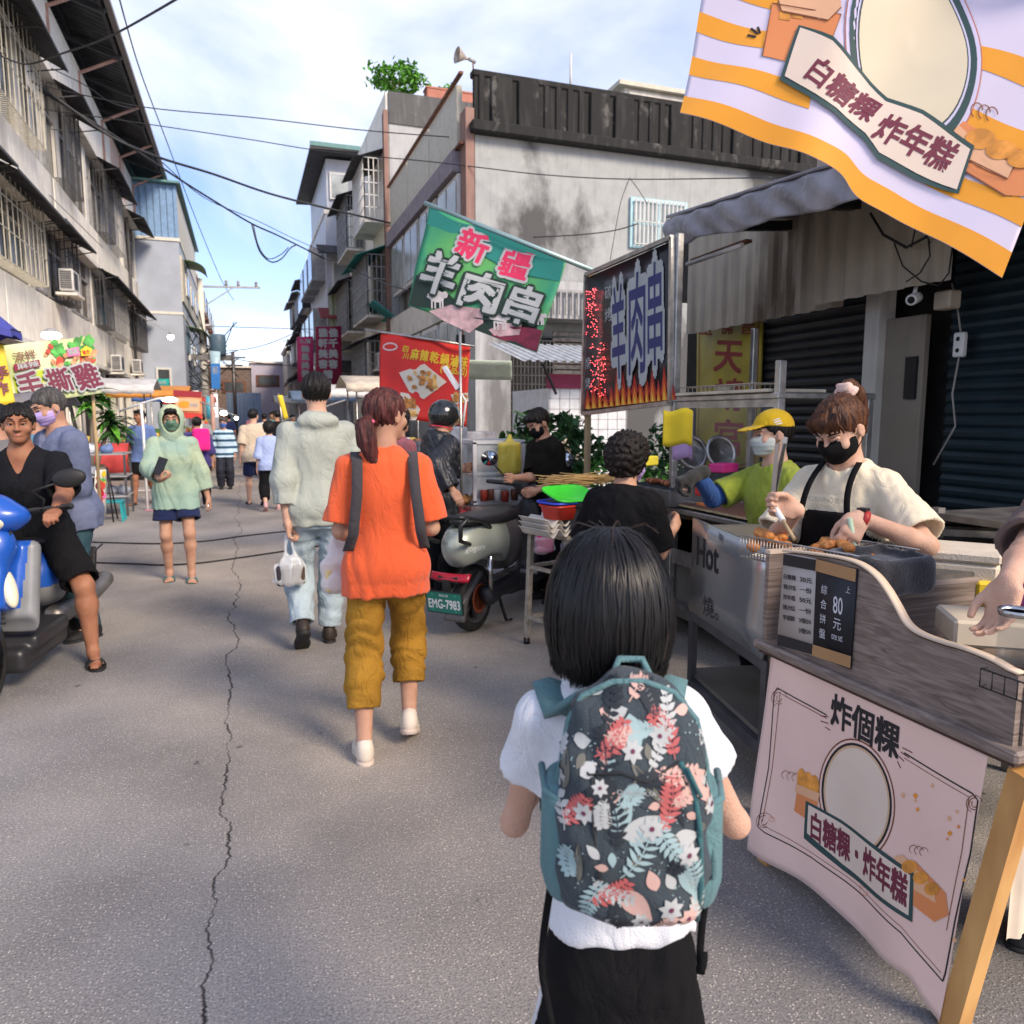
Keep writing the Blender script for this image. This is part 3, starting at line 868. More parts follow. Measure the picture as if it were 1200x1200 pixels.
    if mask:
        g = S(); g.add(ell(Hd(0,.022,-.043),(.074*hq,.083*hq,.068*hq), Mhn)); g.add(ell(Hd(0,.085,-.030),(.024*hq,.034*hq,.026*hq), Mhn),.03*hq); g.add(ell(Hd(0,.065,-.09),(.035*hq,.030*hq,.022*hq), Mhn),.02*hq)
        g.cut(plane(Hd(0,.012,0), Mh@Vector((0,-1,-.12)))); g.cut(plane(Hd(0,.09,-.006), Mh@Vector((0,.18,1))),.006); g.cut(plane(Hd(0,.06,-.106), Mh@Vector((0,.1,-1))))
        n_ = Mh@Vector((0,0,1))
        if not mask.get('smooth'): g.off(lambda P: .0016*np.sign(np.sin(((P-hcn)@np.array(n_, np.float32))*330)) if False else .0012*np.sin(((P-hcn)@np.array(n_, np.float32))*300))
        mo = sdf_mesh('face_mask', g,[hc.x-.14, hc.y-.16, hc.z-.16],[hc.x+.14, hc.y+.16, hc.z+.06], min(res,.006), mask['mat'], root)
        for g_ in (-1,1):
            for zz_ in (-.012,-.082): sl_ = MB(); sl_.tube([Hd(g_*.060,.035, zz_), Hd(g_*.074,.01, zz_*.6-.004), Hd(g_*.085,-.018,-.008+zz_*.25)],.0016, mask.get('strap', mask['mat']),5); sl_.build('ear_loop', mo)
    return root, J

# ================================================================ the setting
def stained(name, col, dark, sc=.35, amt=.62, rough=.85, stretch=(1,1,.25), bump=.25, fine=.5):
    """old plaster or concrete: vertical rain streaks and blotches of its own"""
    if name in MATS: return MATS[name]
    m = mat(name, col, rough, var=.08, scale=3, bump=bump, bscale=18)
    nd, L, b = N(m)
    base = b.inputs['Base Color'].links[0].from_socket
    t = nd.new('ShaderNodeTexCoord'); mp = nd.new('ShaderNodeMapping'); mp.inputs['Scale'].default_value = stretch
    L.new(t.outputs['Object'], mp.inputs[0])
    n = nd.new('ShaderNodeTexNoise'); n.inputs['Scale'].default_value = sc; n.inputs['Detail'].default_value = 9; n.inputs['Roughness'].default_value = .62
    L.new(mp.outputs[0], n.inputs['Vector'])
    r = nd.new('ShaderNodeValToRGB'); r.color_ramp.elements[0].position = amt-.045; r.color_ramp.elements[1].position = amt+.055
    r.color_ramp.elements[0].color = (0,0,0,1); r.color_ramp.elements[1].color = (1,1,1,1)
    L.new(n.outputs['Fac'], r.inputs[0])
    n3 = nd.new('ShaderNodeTexNoise'); n3.inputs['Scale'].default_value = 7; n3.inputs['Detail'].default_value = 6
    mp2 = nd.new('ShaderNodeMapping'); mp2.inputs['Scale'].default_value = (1,1,.12); L.new(t.outputs['Object'], mp2.inputs[0]); L.new(mp2.outputs[0], n3.inputs['Vector'])
    r3 = nd.new('ShaderNodeValToRGB'); r3.color_ramp.elements[0].position = .52; r3.color_ramp.elements[1].position = .72
    r3.color_ramp.elements[1].color = (fine, fine, fine,1)
    L.new(n3.outputs['Fac'], r3.inputs[0])
    mx = nd.new('ShaderNodeMath'); mx.operation = 'MAXIMUM'; L.new(r.outputs[0], mx.inputs[0]); L.new(r3.outputs[0], mx.inputs[1])
    mi = nd.new('ShaderNodeMix'); mi.data_type = 'RGBA'; L.new(mx.outputs[0], mi.inputs[0]); L.new(base, mi.inputs[6]); mi.inputs[7].default_value = (*dark,1)
    L.new(mi.outputs[2], b.inputs['Base Color'])
    return m
CONC = stained('cream_concrete',(.86,.82,.72),(.56,.52,.44),.5,.62)
CONC2 = stained('grey_concrete',(.74,.71,.64),(.46,.44,.39),.6,.58)
CONC3 = stained('peach_plaster',(.68,.50,.40),(.42,.32,.26),.6,.6)
WEATH = stained('weathered_plaster',(.36,.375,.37),(.085,.085,.085),.34,.515, stretch=(1,1,.6), fine=.22)
WEATH2 = stained('cement_render',(.42,.43,.43),(.16,.16,.16),.5,.58, fine=.4)
BLACKC = stained('moss_black_concrete',(.014,.014,.014),(.10,.097,.09),2.2,.62, stretch=(1,1,.6), bump=.9, fine=.25)
ROOFD = mat('dark_sheet_roof',(.035,.037,.040),.6, var=.4, scale=2, bump=.2)
AWN = mat('dark_awning_sheet',(.045,.045,.05),.55, var=.4, scale=2.5)
AWNG = mat('green_awning_sheet',(.16,.28,.14),.5, var=.2)
RUST = mat('rusty_steel',(.16,.07,.04),.8, var=.4, scale=12)
PINKPIPE = mat('pinkish_pipe',(.45,.27,.22),.6)
WHITEP = mat('white_paint',(.66,.66,.64),.5, var=.08)
CREAMP = mat('cream_paint',(.55,.52,.42),.6, var=.1)
GLASSD = mat('dark_window_glass',(.045,.055,.06),.12, var=.5, scale=1.2, spec=.7)
GLASSL = mat('frosted_window_glass',(.34,.38,.38),.25, var=.3, scale=1.5, spec=.6)
GRILLE = mat('grey_grille_paint',(.30,.30,.30),.5, var=.2)
GRILLED = mat('dark_grille_paint',(.06,.06,.065),.5, var=.3)
ACW = mat('air_conditioner_white',(.62,.62,.60),.5)
BLACK = mat('matt_black',(.012,.012,.013),.6, var=.3)
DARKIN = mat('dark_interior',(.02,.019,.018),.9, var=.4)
BLUEC = mat('blue_canvas',(.03,.10,.42),.7, var=.2)
TEAL = mat('teal_shutter',(.05,.24,.30),.6, var=.25, scale=3)
STEEL = mat('galvanised_steel',(.46,.45,.43),.38, metal=.85, var=.25, scale=14, bump=.1)
STEELD = mat('dull_steel',(.22,.21,.20),.45, metal=.7, var=.35, scale=10, bump=.1)
WOODP = mat('bamboo',(.46,.33,.18),.7, var=.25, scale=20, stretch=(1,1,.1))

# ---- asphalt with one meandering crack
asp = mat('asphalt',(.285,.268,.252),.88, var=.24, scale=.9, det=8, spec=.3)
nd, L, b = N(asp)
basec = b.inputs['Base Color'].links[0].from_socket
t = nd.new('ShaderNodeTexCoord')
vo = nd.new('ShaderNodeTexVoronoi'); vo.inputs['Scale'].default_value = 105; L.new(t.outputs['Object'], vo.inputs['Vector'])
sp = nd.new('ShaderNodeValToRGB'); sp.color_ramp.elements[0].position = .10; sp.color_ramp.elements[0].color = (1,1,1,1); sp.color_ramp.elements[1].position = .45; sp.color_ramp.elements[1].color = (0,0,0,1)
L.new(vo.outputs['Distance'], sp.inputs[0])
wn = nd.new('ShaderNodeValToRGB'); wn.color_ramp.elements[0].position = .45; wn.color_ramp.elements[1].position = .8
sepc = nd.new('ShaderNodeSeparateColor'); L.new(vo.outputs['Color'], sepc.inputs[0]); L.new(sepc.outputs[0], wn.inputs[0])
sm = nd.new('ShaderNodeMath'); sm.operation = 'MULTIPLY'; L.new(sp.outputs[0], sm.inputs[0]); L.new(wn.outputs[0], sm.inputs[1])
m1 = nd.new('ShaderNodeMix'); m1.data_type = 'RGBA'; L.new(sm.outputs[0], m1.inputs[0]); L.new(basec, m1.inputs[6]); m1.inputs[7].default_value = (.58,.52,.45,1)
# darker worn patches and oil marks
pn_ = nd.new('ShaderNodeTexNoise'); pn_.inputs['Scale'].default_value = .55; pn_.inputs['Detail'].default_value = 7; pn_.inputs['Roughness'].default_value = .6
L.new(t.outputs['Object'], pn_.inputs['Vector'])
pr = nd.new('ShaderNodeValToRGB'); pr.color_ramp.elements[0].position = .50; pr.color_ramp.elements[0].color = (0,0,0,1); pr.color_ramp.elements[1].position = .72; pr.color_ramp.elements[1].color = (.6,.6,.6,1)
L.new(pn_.outputs['Fac'], pr.inputs[0])
m2 = nd.new('ShaderNodeMix'); m2.data_type = 'RGBA'; L.new(pr.outputs[0], m2.inputs[0]); L.new(m1.outputs[2], m2.inputs[6]); m2.inputs[7].default_value = (.11,.107,.108,1)
on = nd.new('ShaderNodeTexNoise'); on.inputs['Scale'].default_value = 9; on.inputs['Detail'].default_value = 5
L.new(t.outputs['Object'], on.inputs['Vector'])
orr = nd.new('ShaderNodeValToRGB'); orr.color_ramp.elements[0].position = .70; orr.color_ramp.elements[0].color = (0,0,0,1); orr.color_ramp.elements[1].position = .74; orr.color_ramp.elements[1].color = (.75,.75,.75,1)
L.new(on.outputs['Fac'], orr.inputs[0])
m3 = nd.new('ShaderNodeMix'); m3.data_type = 'RGBA'; L.new(orr.outputs[0], m3.inputs[0]); L.new(m2.outputs[2], m3.inputs[6]); m3.inputs[7].default_value = (.06,.055,.05,1)
gn_ = nd.new('ShaderNodeTexNoise'); gn_.inputs['Scale'].default_value = 130; gn_.inputs['Detail'].default_value = 3; L.new(t.outputs['Object'], gn_.inputs['Vector'])
gr_ = nd.new('ShaderNodeValToRGB'); gr_.color_ramp.elements[0].position = .36; gr_.color_ramp.elements[0].color = (.50,.50,.50,1); gr_.color_ramp.elements[1].position = .64; gr_.color_ramp.elements[1].color = (1.35,1.33,1.30,1); L.new(gn_.outputs['Fac'], gr_.inputs[0])
mg_ = nd.new('ShaderNodeMix'); mg_.data_type = 'RGBA'; mg_.blend_type = 'MULTIPLY'; mg_.inputs['Factor'].default_value = .55; L.new(m3.outputs[2], mg_.inputs[6]); L.new(gr_.outputs[0], mg_.inputs[7]); m3 = mg_
# broad patches of older, warmer and cooler surface
lp_ = nd.new('ShaderNodeTexNoise'); lp_.inputs['Scale'].default_value = .22; lp_.inputs['Detail'].default_value = 4; L.new(t.outputs['Object'], lp_.inputs['Vector'])
lr_ = nd.new('ShaderNodeValToRGB'); lr_.color_ramp.elements[0].position = .42; lr_.color_ramp.elements[0].color = (.86,.88,.92,1); lr_.color_ramp.elements[1].position = .56; lr_.color_ramp.elements[1].color = (1.12,1.06,.98,1); L.new(lp_.outputs['Fac'], lr_.inputs[0])
mm_ = nd.new('ShaderNodeMix'); mm_.data_type = 'RGBA'; mm_.blend_type = 'MULTIPLY'; mm_.inputs['Factor'].default_value = 1; L.new(m3.outputs[2], mm_.inputs[6]); L.new(lr_.outputs[0], mm_.inputs[7]); m3 = mm_
# crack
sx = nd.new('ShaderNodeSeparateXYZ'); L.new(t.outputs['Object'], sx.inputs[0])
def nz(scale, amp, prev):
    c = nd.new('ShaderNodeCombineXYZ'); L.new(sx.outputs['Y'], c.inputs[1])
    n = nd.new('ShaderNodeTexNoise'); n.inputs['Scale'].default_value = scale; n.inputs['Detail'].default_value = 3; L.new(c.outputs[0], n.inputs['Vector'])
    a = nd.new('ShaderNodeMath'); a.operation = 'MULTIPLY_ADD'; L.new(n.outputs['Fac'], a.inputs[0]); a.inputs[1].default_value = amp; L.new(prev, a.inputs[2])
    return a.outputs[0]
x0 = nd.new('ShaderNodeMath'); x0.operation = 'ADD'; x0.inputs[1].default_value = .12-.17-.045; L.new(sx.outputs['X'], x0.inputs[0])
xx = nz(.8,.34, x0.outputs[0]); xx = nz(7,.09, xx); xx = nz(38,.03, xx)
ab = nd.new('ShaderNodeMath'); ab.operation = 'ABSOLUTE'; L.new(xx, ab.inputs[0])
wN = nd.new('ShaderNodeTexNoise'); wN.inputs['Scale'].default_value = 5; L.new(t.outputs['Object'], wN.inputs['Vector'])
ww = nd.new('ShaderNodeMath'); ww.operation = 'MULTIPLY_ADD'; L.new(wN.outputs['Fac'], ww.inputs[0]); ww.inputs[1].default_value = .013; ww.inputs[2].default_value = -.003
lt = nd.new('ShaderNodeMath'); lt.operation = 'SUBTRACT'; L.new(ww.outputs[0], lt.inputs[0]); L.new(ab.outputs[0], lt.inputs[1])
cs = nd.new('ShaderNodeMapRange'); cs.inputs['From Min'].default_value = -.003; cs.inputs['From Max'].default_value = .003; L.new(lt.outputs[0], cs.inputs[0])
m4 = nd.new('ShaderNodeMix'); m4.data_type = 'RGBA'; L.new(cs.outputs[0], m4.inputs[0]); L.new(m3.outputs[2], m4.inputs[6]); m4.inputs[7].default_value = (.03,.028,.027,1)
L.new(m4.outputs[2], b.inputs['Base Color'])
bp = nd.new('ShaderNodeBump'); bp.inputs['Strength'].default_value = .4; bp.inputs['Distance'].default_value = .005
hh = nd.new('ShaderNodeMath'); hh.operation = 'SUBTRACT'; L.new(sp.outputs[0], hh.inputs[0])
h3 = nd.new('ShaderNodeMath'); h3.operation = 'MULTIPLY'; L.new(cs.outputs[0], h3.inputs[0]); h3.inputs[1].default_value = 3; L.new(h3.outputs[0], hh.inputs[1])
L.new(hh.outputs[0], bp.inputs['Height']); L.new(bp.outputs[0], b.inputs['Normal'])
g = MB(); g.add([(-400,-60,0),(400,-60,0),(400,700,0),(-400,700,0)],[(0,1,2,3)], asp)
tag(g.build('street'), kind='structure')

# ---- corrugated sheet helper
def corrug(mb, o, U, V, lu, lv, pitch, depth, mt, trapez=True, th=.0):
    """sheet from o, ridges along V, spread along U"""
    o = Vector(o); U = Vector(U).normalized(); V = Vector(V).normalized(); Nn = U.cross(V)
    n = max(1, int(round(lu/pitch))); prof = []
    for i in range(n):
        for f, d in ((0,0),(.35,0),(.5,1),(.85,1)): prof.append(((i+f)*lu/n, d*depth))
    prof.append((lu,0))
    vs = [o+U*a+Nn*d for a, d in prof]+[o+U*a+Nn*d+V*lv for a, d in prof]; k = len(prof)
    mb.add(vs,[(i, i+1, i+1+k, i+k) for i in range(k-1)], mt)

# ---- apartment row on the left
LX = -4.5
apt = thing('apartment_building', 'long cream concrete apartment row with caged windows and an overhanging dark metal roof', 'building',(LX,13,0))
def A(name, mb, parent=None):           # build in world space under an Empty at (LX,13,0)
    mb.xf(Matrix.Translation((-LX,-13,0))); return mb.build(name, parent or apt)
rd = random.Random(4)
w = MB()
w.box((LX-3.3,27,6.2),(6.0,28,12.4), DARKIN)       # the body behind the facade
for (z0, z1, off) in ((3.15,4.45,0),(6.45,7.75,.02),(10.35,12.55,0)):
    y = 13.0
    while y < 40.9:
        l = min(rd.choice((2.4,3.1,3.8)),41-y); pm = rd.choice((CONC, CONC, CONC2, CONC, CONC3 if y > 30 else CONC))
        w.box((LX-.15+off+rd.uniform(-.012,.012), y+l/2,(z0+z1)/2),(.32, l-.02, z1-z0), pm, bev=.01); y += l
for z in (3.15,6.45,10.35): w.box((LX-.06,27, z-.06),(.5,28.02,.12), CONC2)
for y in range(13,42,4):
    w.box((LX-.20, y+.02,6.2),(.30,.45,12.3), CONC2)
A('wall', w)
def bars(mb, x, y0, y1, z0, z1, n, m, r=.012, nz_=2):
    for i in range(n+1): mb.bar((x, y0+(y1-y0)*i/n, z0),(x, y0+(y1-y0)*i/n, z1), r*2, r*2, m,(1,0,0))
    for j in range(nz_+1): mb.bar((x, y0, z0+(z1-z0)*j/nz_),(x, y1, z0+(z1-z0)*j/nz_), r*2, r*2, m)
def left_bay(y0, y1, z0, z1, kind, seed):
    r_ = random.Random(seed)
    fr = MB(); gm = {'cage': CREAMP, 'dark': GRILLED, 'blue': GRILLE, 'teal': GRILLE, 'wall': GRILLE, 'wood': GRILLED}[kind]
    n = max(2, int((y1-y0)/1.0))
    for i in range(n+1): fr.box((LX-.12, y0+(y1-y0)*i/n,(z0+z1)/2),(.07,.06, z1-z0), GRILLE if kind != 'cage' else CREAMP)
    for z in (z0+.03, z1-.03, z0+(z1-z0)*.68): fr.box((LX-.12,(y0+y1)/2, z),(.06, y1-y0,.06), GRILLE if kind != 'cage' else CREAMP)
    f = A('window', fr)
    p = MB(); p.box((LX-.17,(y0+y1)/2,(z0+z1)/2),(.02, y1-y0-.02, z1-z0-.02),{'blue': BLUEC, 'teal': TEAL, 'wood': stained('plank_infill',(.16,.14,.11),(.08,.07,.06),2), 'wall': CONC2}.get(kind, mat('cage_window_glass',(.10,.115,.12),.25, var=.6, scale=1.2) if kind == 'cage' else GLASSD))
    if kind in ('blue', 'teal'):
        for k in range(9): p.box((LX-.15,(y0+y1)/2, z0+.1+(z1-z0-.2)*k/8),(.03, y1-y0-.05,.05),{'blue': BLUEC, 'teal': TEAL}[kind])
    if kind == 'cage':
        for k in range(2): p.box((LX-.19+.04, y0+(y1-y0)*(.3+.4*k), z1-.35),(.02,(y1-y0)*.3,.5), GLASSD)
    A('pane', p, f)
    if kind in ('cage', 'dark', 'teal', 'blue'):
        c = MB(); xo = LX+.32
        bars(c, xo, y0, y1, z0-.05, z1-.02, max(4, int((y1-y0)/(.36 if kind == 'cage' else .20))), gm,.008,3)
        for yy in (y0, y1):
            for i in range(4): c.bar((LX+.0+.1*i, yy, z0-.05),(LX+.0+.1*i, yy, z1-.02),.016,.016, gm)
            for z in (z0-.05,(z0+z1)/2, z1-.02): c.bar((LX, yy, z),(xo, yy, z),.02,.02, gm)
        for i in range(max(6, int((y1-y0)/.12))+1): yy = y0+(y1-y0)*i/max(6, int((y1-y0)/.12)); c.bar((LX, yy, z0-.05),(xo, yy, z0-.05),.035,.012, gm)
        A('window_cage', c, f)
def left_awning(y0, y1, z, out=.85, drop=.42, m=None):
    a = MB(); m = m or AWN
    corrug(a,(LX, y0, z),(0,1,0),(out,0,-drop), y1-y0, math.hypot(out, drop),.16,.02, m)
    a.box((LX+out,(y0+y1)/2, z-drop+.005),(.02, y1-y0,.05), m)
    for yy in (y0+.1,(y0+y1)/2, y1-.1):
        a.bar((LX, yy, z-drop-.15),(LX+out*.9, yy, z-drop*.9-.03),.025,.025, GRILLED); a.bar((LX, yy, z-.02),(LX+out, yy, z-drop-.02),.03,.03, GRILLED)
    A('awning', a)
for i,(y0, y1, k, aw) in enumerate([(17.6,21.6, 'cage',1),(22.0,23.6, 'wall',0),(23.9,26.2, 'dark',1),(26.6,29.8, 'wood',0),(30.2,32.2, 'dark',1),(32.4,34.6, 'blue',1),(34.8,37.0, 'wall',0),(37.1,40.6, 'wood',1),(13.3,17.0, 'dark',1)]):
    left_bay(y0, y1,7.85,10.2, k, i)
    if aw: left_awning(y0-.15, y1+.35,10.35 if k != 'cage' else 10.2)
for i,(y0, y1, k, aw) in enumerate([(17.0,20.8, 'cage',1),(21.0,22.6, 'wall',1),(23.0,24.6, 'dark',1),(24.9,28.4, 'wood',0),(28.8,30.6, 'dark',1),(30.9,34.4, 'teal',1),(34.8,36.6, 'wall',1),(37.0,40.6, 'dark',1),(13.3,16.6, 'dark',1)]):
    left_bay(y0, y1,4.55,6.35, k,20+i)
    if aw: left_awning(y0-.1, y1+.3,6.45 if k != 'cage' else 6.4,.75,.36)
# roof with its struts
r_ = MB()
corrug(r_,(-8.2,13,14.6),(0,1,0),(5.1,0,-1.55),31, math.hypot(5.1,1.55),.3,.04, ROOFD)
for y in np.arange(13.5,44,3.0): r_.box((-5.6, y,13.6),(5.0,.12,.16), ROOFD,(0,.295,0))
for x in (-3.3,-4.6,-6.0): r_.box((x,28.5,13.02-(x+3.15)*.30-.09),(.10,31,.12), ROOFD)
r_.box((-3.10,28.5,13.03),(.16,31,.14), mat('gutter_grey',(.20,.18,.17),.6))
A('roof', r_)
for y in np.arange(16,44,4.2):
    p = MB(); p.tube([(LX+.03, y,10.9),(LX+.03, y,12.3),(-3.2, y,12.95)],.055, PINKPIPE,8); A('roof_strut', p)
def ac_unit(parent_fn, x, y, z, sx=1):
    a = MB(); a.box((x, y, z),(.34,.82,.56), ACW, bev=.02); a.box((x, y, z-.36),(.5,.95,.07), CONC2)
    for k in range(11): a.box((x+.18*sx, y-.1, z-.2+.04*k),(.012,.5,.014), GRILLED)
    a.box((x, y-.415, z),(.26,.012,.46), GRILLE)
    for k in range(8): a.box((x, y-.425, z-.19+.055*k),(.25,.01,.02), GRILLED)
    parent_fn('air_conditioner', a)
ac_unit(A, LX+.32,23.2,5.0); ac_unit(A, LX+.35,30.5,3.35); ac_unit(A, LX+.3,36.5,3.6)
# arcade at street level: piers, shop openings with hanging goods
for y in np.arange(13.3,41,4.1):
    p = MB(); p.box((LX-.2, y,1.57),(.42,.45,3.12), CONC2); A('pier', p)
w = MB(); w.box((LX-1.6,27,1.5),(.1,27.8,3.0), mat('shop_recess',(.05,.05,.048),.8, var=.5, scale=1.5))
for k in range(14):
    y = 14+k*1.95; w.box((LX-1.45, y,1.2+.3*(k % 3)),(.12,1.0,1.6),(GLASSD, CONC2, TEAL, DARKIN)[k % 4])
A('shopfront', w)
pz = MB(); pz.tube([(LX+.12,37.5,3.0),(LX+.12,37.5,10)],.06, GRILLED,8); A('drainpipe', pz)

# ---- buildings further down the left side
bl = thing('tall_building', 'pale blue-white tiled building with a blue corrugated sheet top storey beyond the cream row', 'building',(-2.6,41.3,0))
def Bq(name, mb, parent=None, o=(-2.6,41.3,0), pr=None):
    mb.xf(Matrix.Translation((-o[0],-o[1],0))); return mb.build(name, parent or pr or bl)
TILEB = mat('pale_blue_tile',(.38,.43,.52),.55, var=.1, scale=1.2)
w = MB(); w.box((-6.6,49.3,5.0),(8,16,10.0), TILEB); w.box((-6.6,49.3,6.5),(8.06,16.06,.12), CONC2); w.box((-6.6,49.3,10.0),(8.10,16.1,.15), CONC2)
w.box((-2.56,49.3,8.2),(.1,15.9,2.2), CREAMP)
Bq('wall', w)
w = MB(); corrug(w,(-10.6,41.45,10.08),(1,0,0),(0,0,1),8.0,2.5,.3,.05, mat('blue_sheet',(.20,.33,.52),.5, var=.12)); w.box((-2.66,49.2,11.3),(.1,15.4,2.4), CREAMP)
w.box((-6.6,49.3,12.66),(8.4,16.4,.1), mat('green_gutter',(.12,.25,.24),.6)); Bq('top_storey', w)
for y, z in ((44,8.2),(48,8.2),(52.5,8.2),(44,4.9),(48.5,4.9)):
    f = MB(); f.box((-2.5, y, z),(.1,1.6,1.1), WHITEP); fo = Bq('window', f); p = MB(); p.box((-2.44, y, z),(.03,1.4,.9), GLASSD); Bq('pane', p, fo)
f = MB(); f.box((-3.6,41.26,3.2),(.7,.1,1.3), WHITEP); fo = Bq('window', f); p = MB(); p.box((-3.6,41.2,3.2),(.5,.03,1.1), GLASSD); Bq('pane', p, fo)
for y, z in ((43.5,9.3),(43.5,6.0)):
    a = MB(); a.grid(lambda u, v, y=y, z=z: (-2.5+1.0*math.sin(v*1.4), y-1+u*2.6, z-.5*(1-math.cos(v*1.4))),4,6, AWNG, th=.02); Bq('awning', a)
pk = thing('tiled_building', 'pinkish brown tiled apartment building with bay windows, furthest tall one on the left', 'building',(-2.7,57.4,0))
PINKT = mat('pink_tile',(.50,.27,.22),.6, var=.15, scale=2)
w = MB(); w.box((-7.7,69,5.6),(10,23,11.2), PINKT); w.box((-7.7,69,11.3),(10.2,23.2,.3), CONC)
for k in range(4): w.box((-2.66,69,1.6+2.8*k),(.12,23.1,.18), CONC)
Bq('wall', w, pk,(-2.7,57.4,0))
for k in range(5):
    for j in range(3):
        y = 60+4.4*k; z = 4.4+2.6*j
        f = MB(); f.box((-2.5, y, z),(.5,2.2,1.6), RUST if (k+j) % 2 else WHITEP); fo = Bq('window', f, pk,(-2.7,57.4,0)); p = MB(); p.box((-2.23, y, z),(.04,2.0,1.3), GLASSD); p.box((-2.5, y-1.12, z),(.4,.03,1.3), GLASSD); Bq('pane', p, fo,(-2.7,57.4,0))

# ---- the big weathered building on the right
RY = 18.8; RX = 5.5
wb = thing('weathered_building', 'grey rain-stained building with a black mossy parapet and a blank side wall behind the stalls', 'building',(RX, RY,0))
def Wq(name, mb, parent=None): mb.xf(Matrix.Translation((-RX,-RY,0))); return mb.build(name, parent or wb)
w = MB(); w.box((RX+6.2, RY+5,4.2),(12,10,8.4), WEATH)
w.box((RX+.06, RY+.2,4.5),(.22,.5,9.0), stained('salmon_tile',(.28,.17,.14),(.12,.08,.07),1.5))
Wq('wall', w)
w = MB()
w.box((RX+6.2, RY-.06,8.53),(12.3,.5,.26), BLACKC, bev=.03); w.box((RX+6.2, RY+.12,9.85),(12.1,.28,.16), BLACKC, bev=.03); w.box((RX+6.2, RY+.10,9.2),(12.0,.16,1.2), BLACKC)
rr_ = random.Random(8)
x = RX+.3
while x < RX+12:
    wd = .55 if rr_.random() < .18 else .16
    w.box((x+wd/2, RY+.05,9.22),(wd,.24 if wd > .3 else .15,1.16+rr_.uniform(-.03,.06)), BLACKC, bev=.02); x += wd+.16
Wq('parapet', w)
f = MB(); f.box((10.9, RY-.03,6.66),(1.75,.1,1.3), mat('pale_blue_frame',(.38,.58,.62),.5)); fo = Wq('window', f)
p = MB()
for q in ((10.48,6.95),(11.32,6.95),(10.48,6.35),(11.32,6.35)): p.box((q[0], RY-.09, q[1]),(.72,.03,.5), GLASSL)
Wq('pane', p, fo)
p = MB()
for k in range(13): p.bar((10.14+k*.126, RY-.16,6.05),(10.14+k*.126, RY-.16,7.27),.02,.02, WHITEP)
for z in (6.1,6.68,7.22): p.bar((10.1, RY-.16, z),(11.7, RY-.16, z),.02,.02, WHITEP)
Wq('window_grille', p, fo)
# its street front, seen at a slant
w = MB()
for k in range(3):
    y = RY+.6+3.1*k; w.box((RX-.02, y+1.5,9.0),(.14,3.0,1.5), CREAMP); w.box((RX-.10, y+1.5,7.9),(.3,3.1,.5), mat('mauve_band',(.25,.22,.25),.7, var=.2))
w.box((RX-.12, RY+5,9.82),(.1,9.9,.06), RUST); w.box((RX-.12, RY+5,8.2),(.1,9.9,.06), RUST)
w.box((RX-.05, RY+5,4.6),(.2,9.8,.9), CONC2)
Wq('front_panels', w)
for k in range(4):
    y = RY+1.5+2.3*k
    for z in (6.7,3.2):
        f = MB(); f.box((RX-.06, y, z),(.12,2.0,1.8), WHITEP); fo = Wq('window', f); p = MB()
        for s_ in (-.5,.5): p.box((RX-.14, y+s_, z),(.03,.85,1.55), GLASSL)
        Wq('pane', p, fo)
# ground floor details facing the camera: a lattice gate, slatted shutter, canopy
gt = MB()
for k in range(14): gt.bar((6.3+k*.1, RY-.6,.0),(6.3+k*.1, RY-.6,3.4),.02,.02, GRILLED)
for k in range(16): gt.bar((6.3, RY-.6,.1+.22*k),(7.6, RY-.6,.1+.22*k),.02,.02, GRILLED)
Wq('gate', gt)
gt = MB()
for k in range(26): gt.box((8.15, RY-.5,.1+.14*k),(1.1,.05,.10), STEELD,(.35,0,0))
Wq('slatted_shutter', gt)
w = MB(); w.box((6.95, RY-.3,1.75),(3.7,.1,3.5), DARKIN); w.box((5.75, RY-.75,1.4),(.9,1.0,4.8), WEATH2); w.box((7.3, RY-.7,4.35),(4.0,.9,.9), WEATH2); w.box((8.9, RY-.55,1.9),(.14,.3,3.8), RUST)
Wq('porch', w)
bq = MB()
for k in range(16): bq.box((5.9+k*.16, RY-1.25,4.25),(.05,.05,.55), GRILLE)
bq.box((7.1, RY-1.25,4.55),(2.6,.06,.06), GRILLE); Wq('balcony_rail', bq)
w = MB(); corrug(w,(0,0,0),(1,0,0),(0,1,0),2.2,2,.2,.03, WHITEP); 
pent = MB(); pent.box((11.9, RY+3,10.2),(2.2,2.2,1.5), CONC2); pent.box((11.9, RY+3,10.98),(2.7,2.6,.12), CREAMP); pent.box((11.9, RY+1.88,10.7),(1.9,.05,.3), CONC2); Wq('roof_hut', pent)
an = MB(); an.tube([(8.4, RY+.3,9.9),(8.4, RY+.3,10.8)],.03, WHITEP,6); Wq('antenna', an)
hn = MB()
hn.lathe([(.05,0),(.07,.12),(.11,.28),(.20,.42),(.31,.5),(.32,.5),(.30,.47),(.06,.1)],(0,0,0), mat('horn_grey',(.42,.36,.30),.5, var=.3),20,(-1,-.15,.1)); hn.v = [tuple(c*.6 for c in v) for v in hn.v]
hn.tube([(.02,0,0),(.2,.05,-.03)],.04, GRILLE,8); hn.bar((.14,.03,-.03),(.14,.03,-.45),.03,.03, RUST)
o = hn.build('horn_loudspeaker', None,(5.55, RY+.05,10.15)); tag(o, 'grey horn loudspeaker on the roof corner of the weathered building', 'loudspeaker')

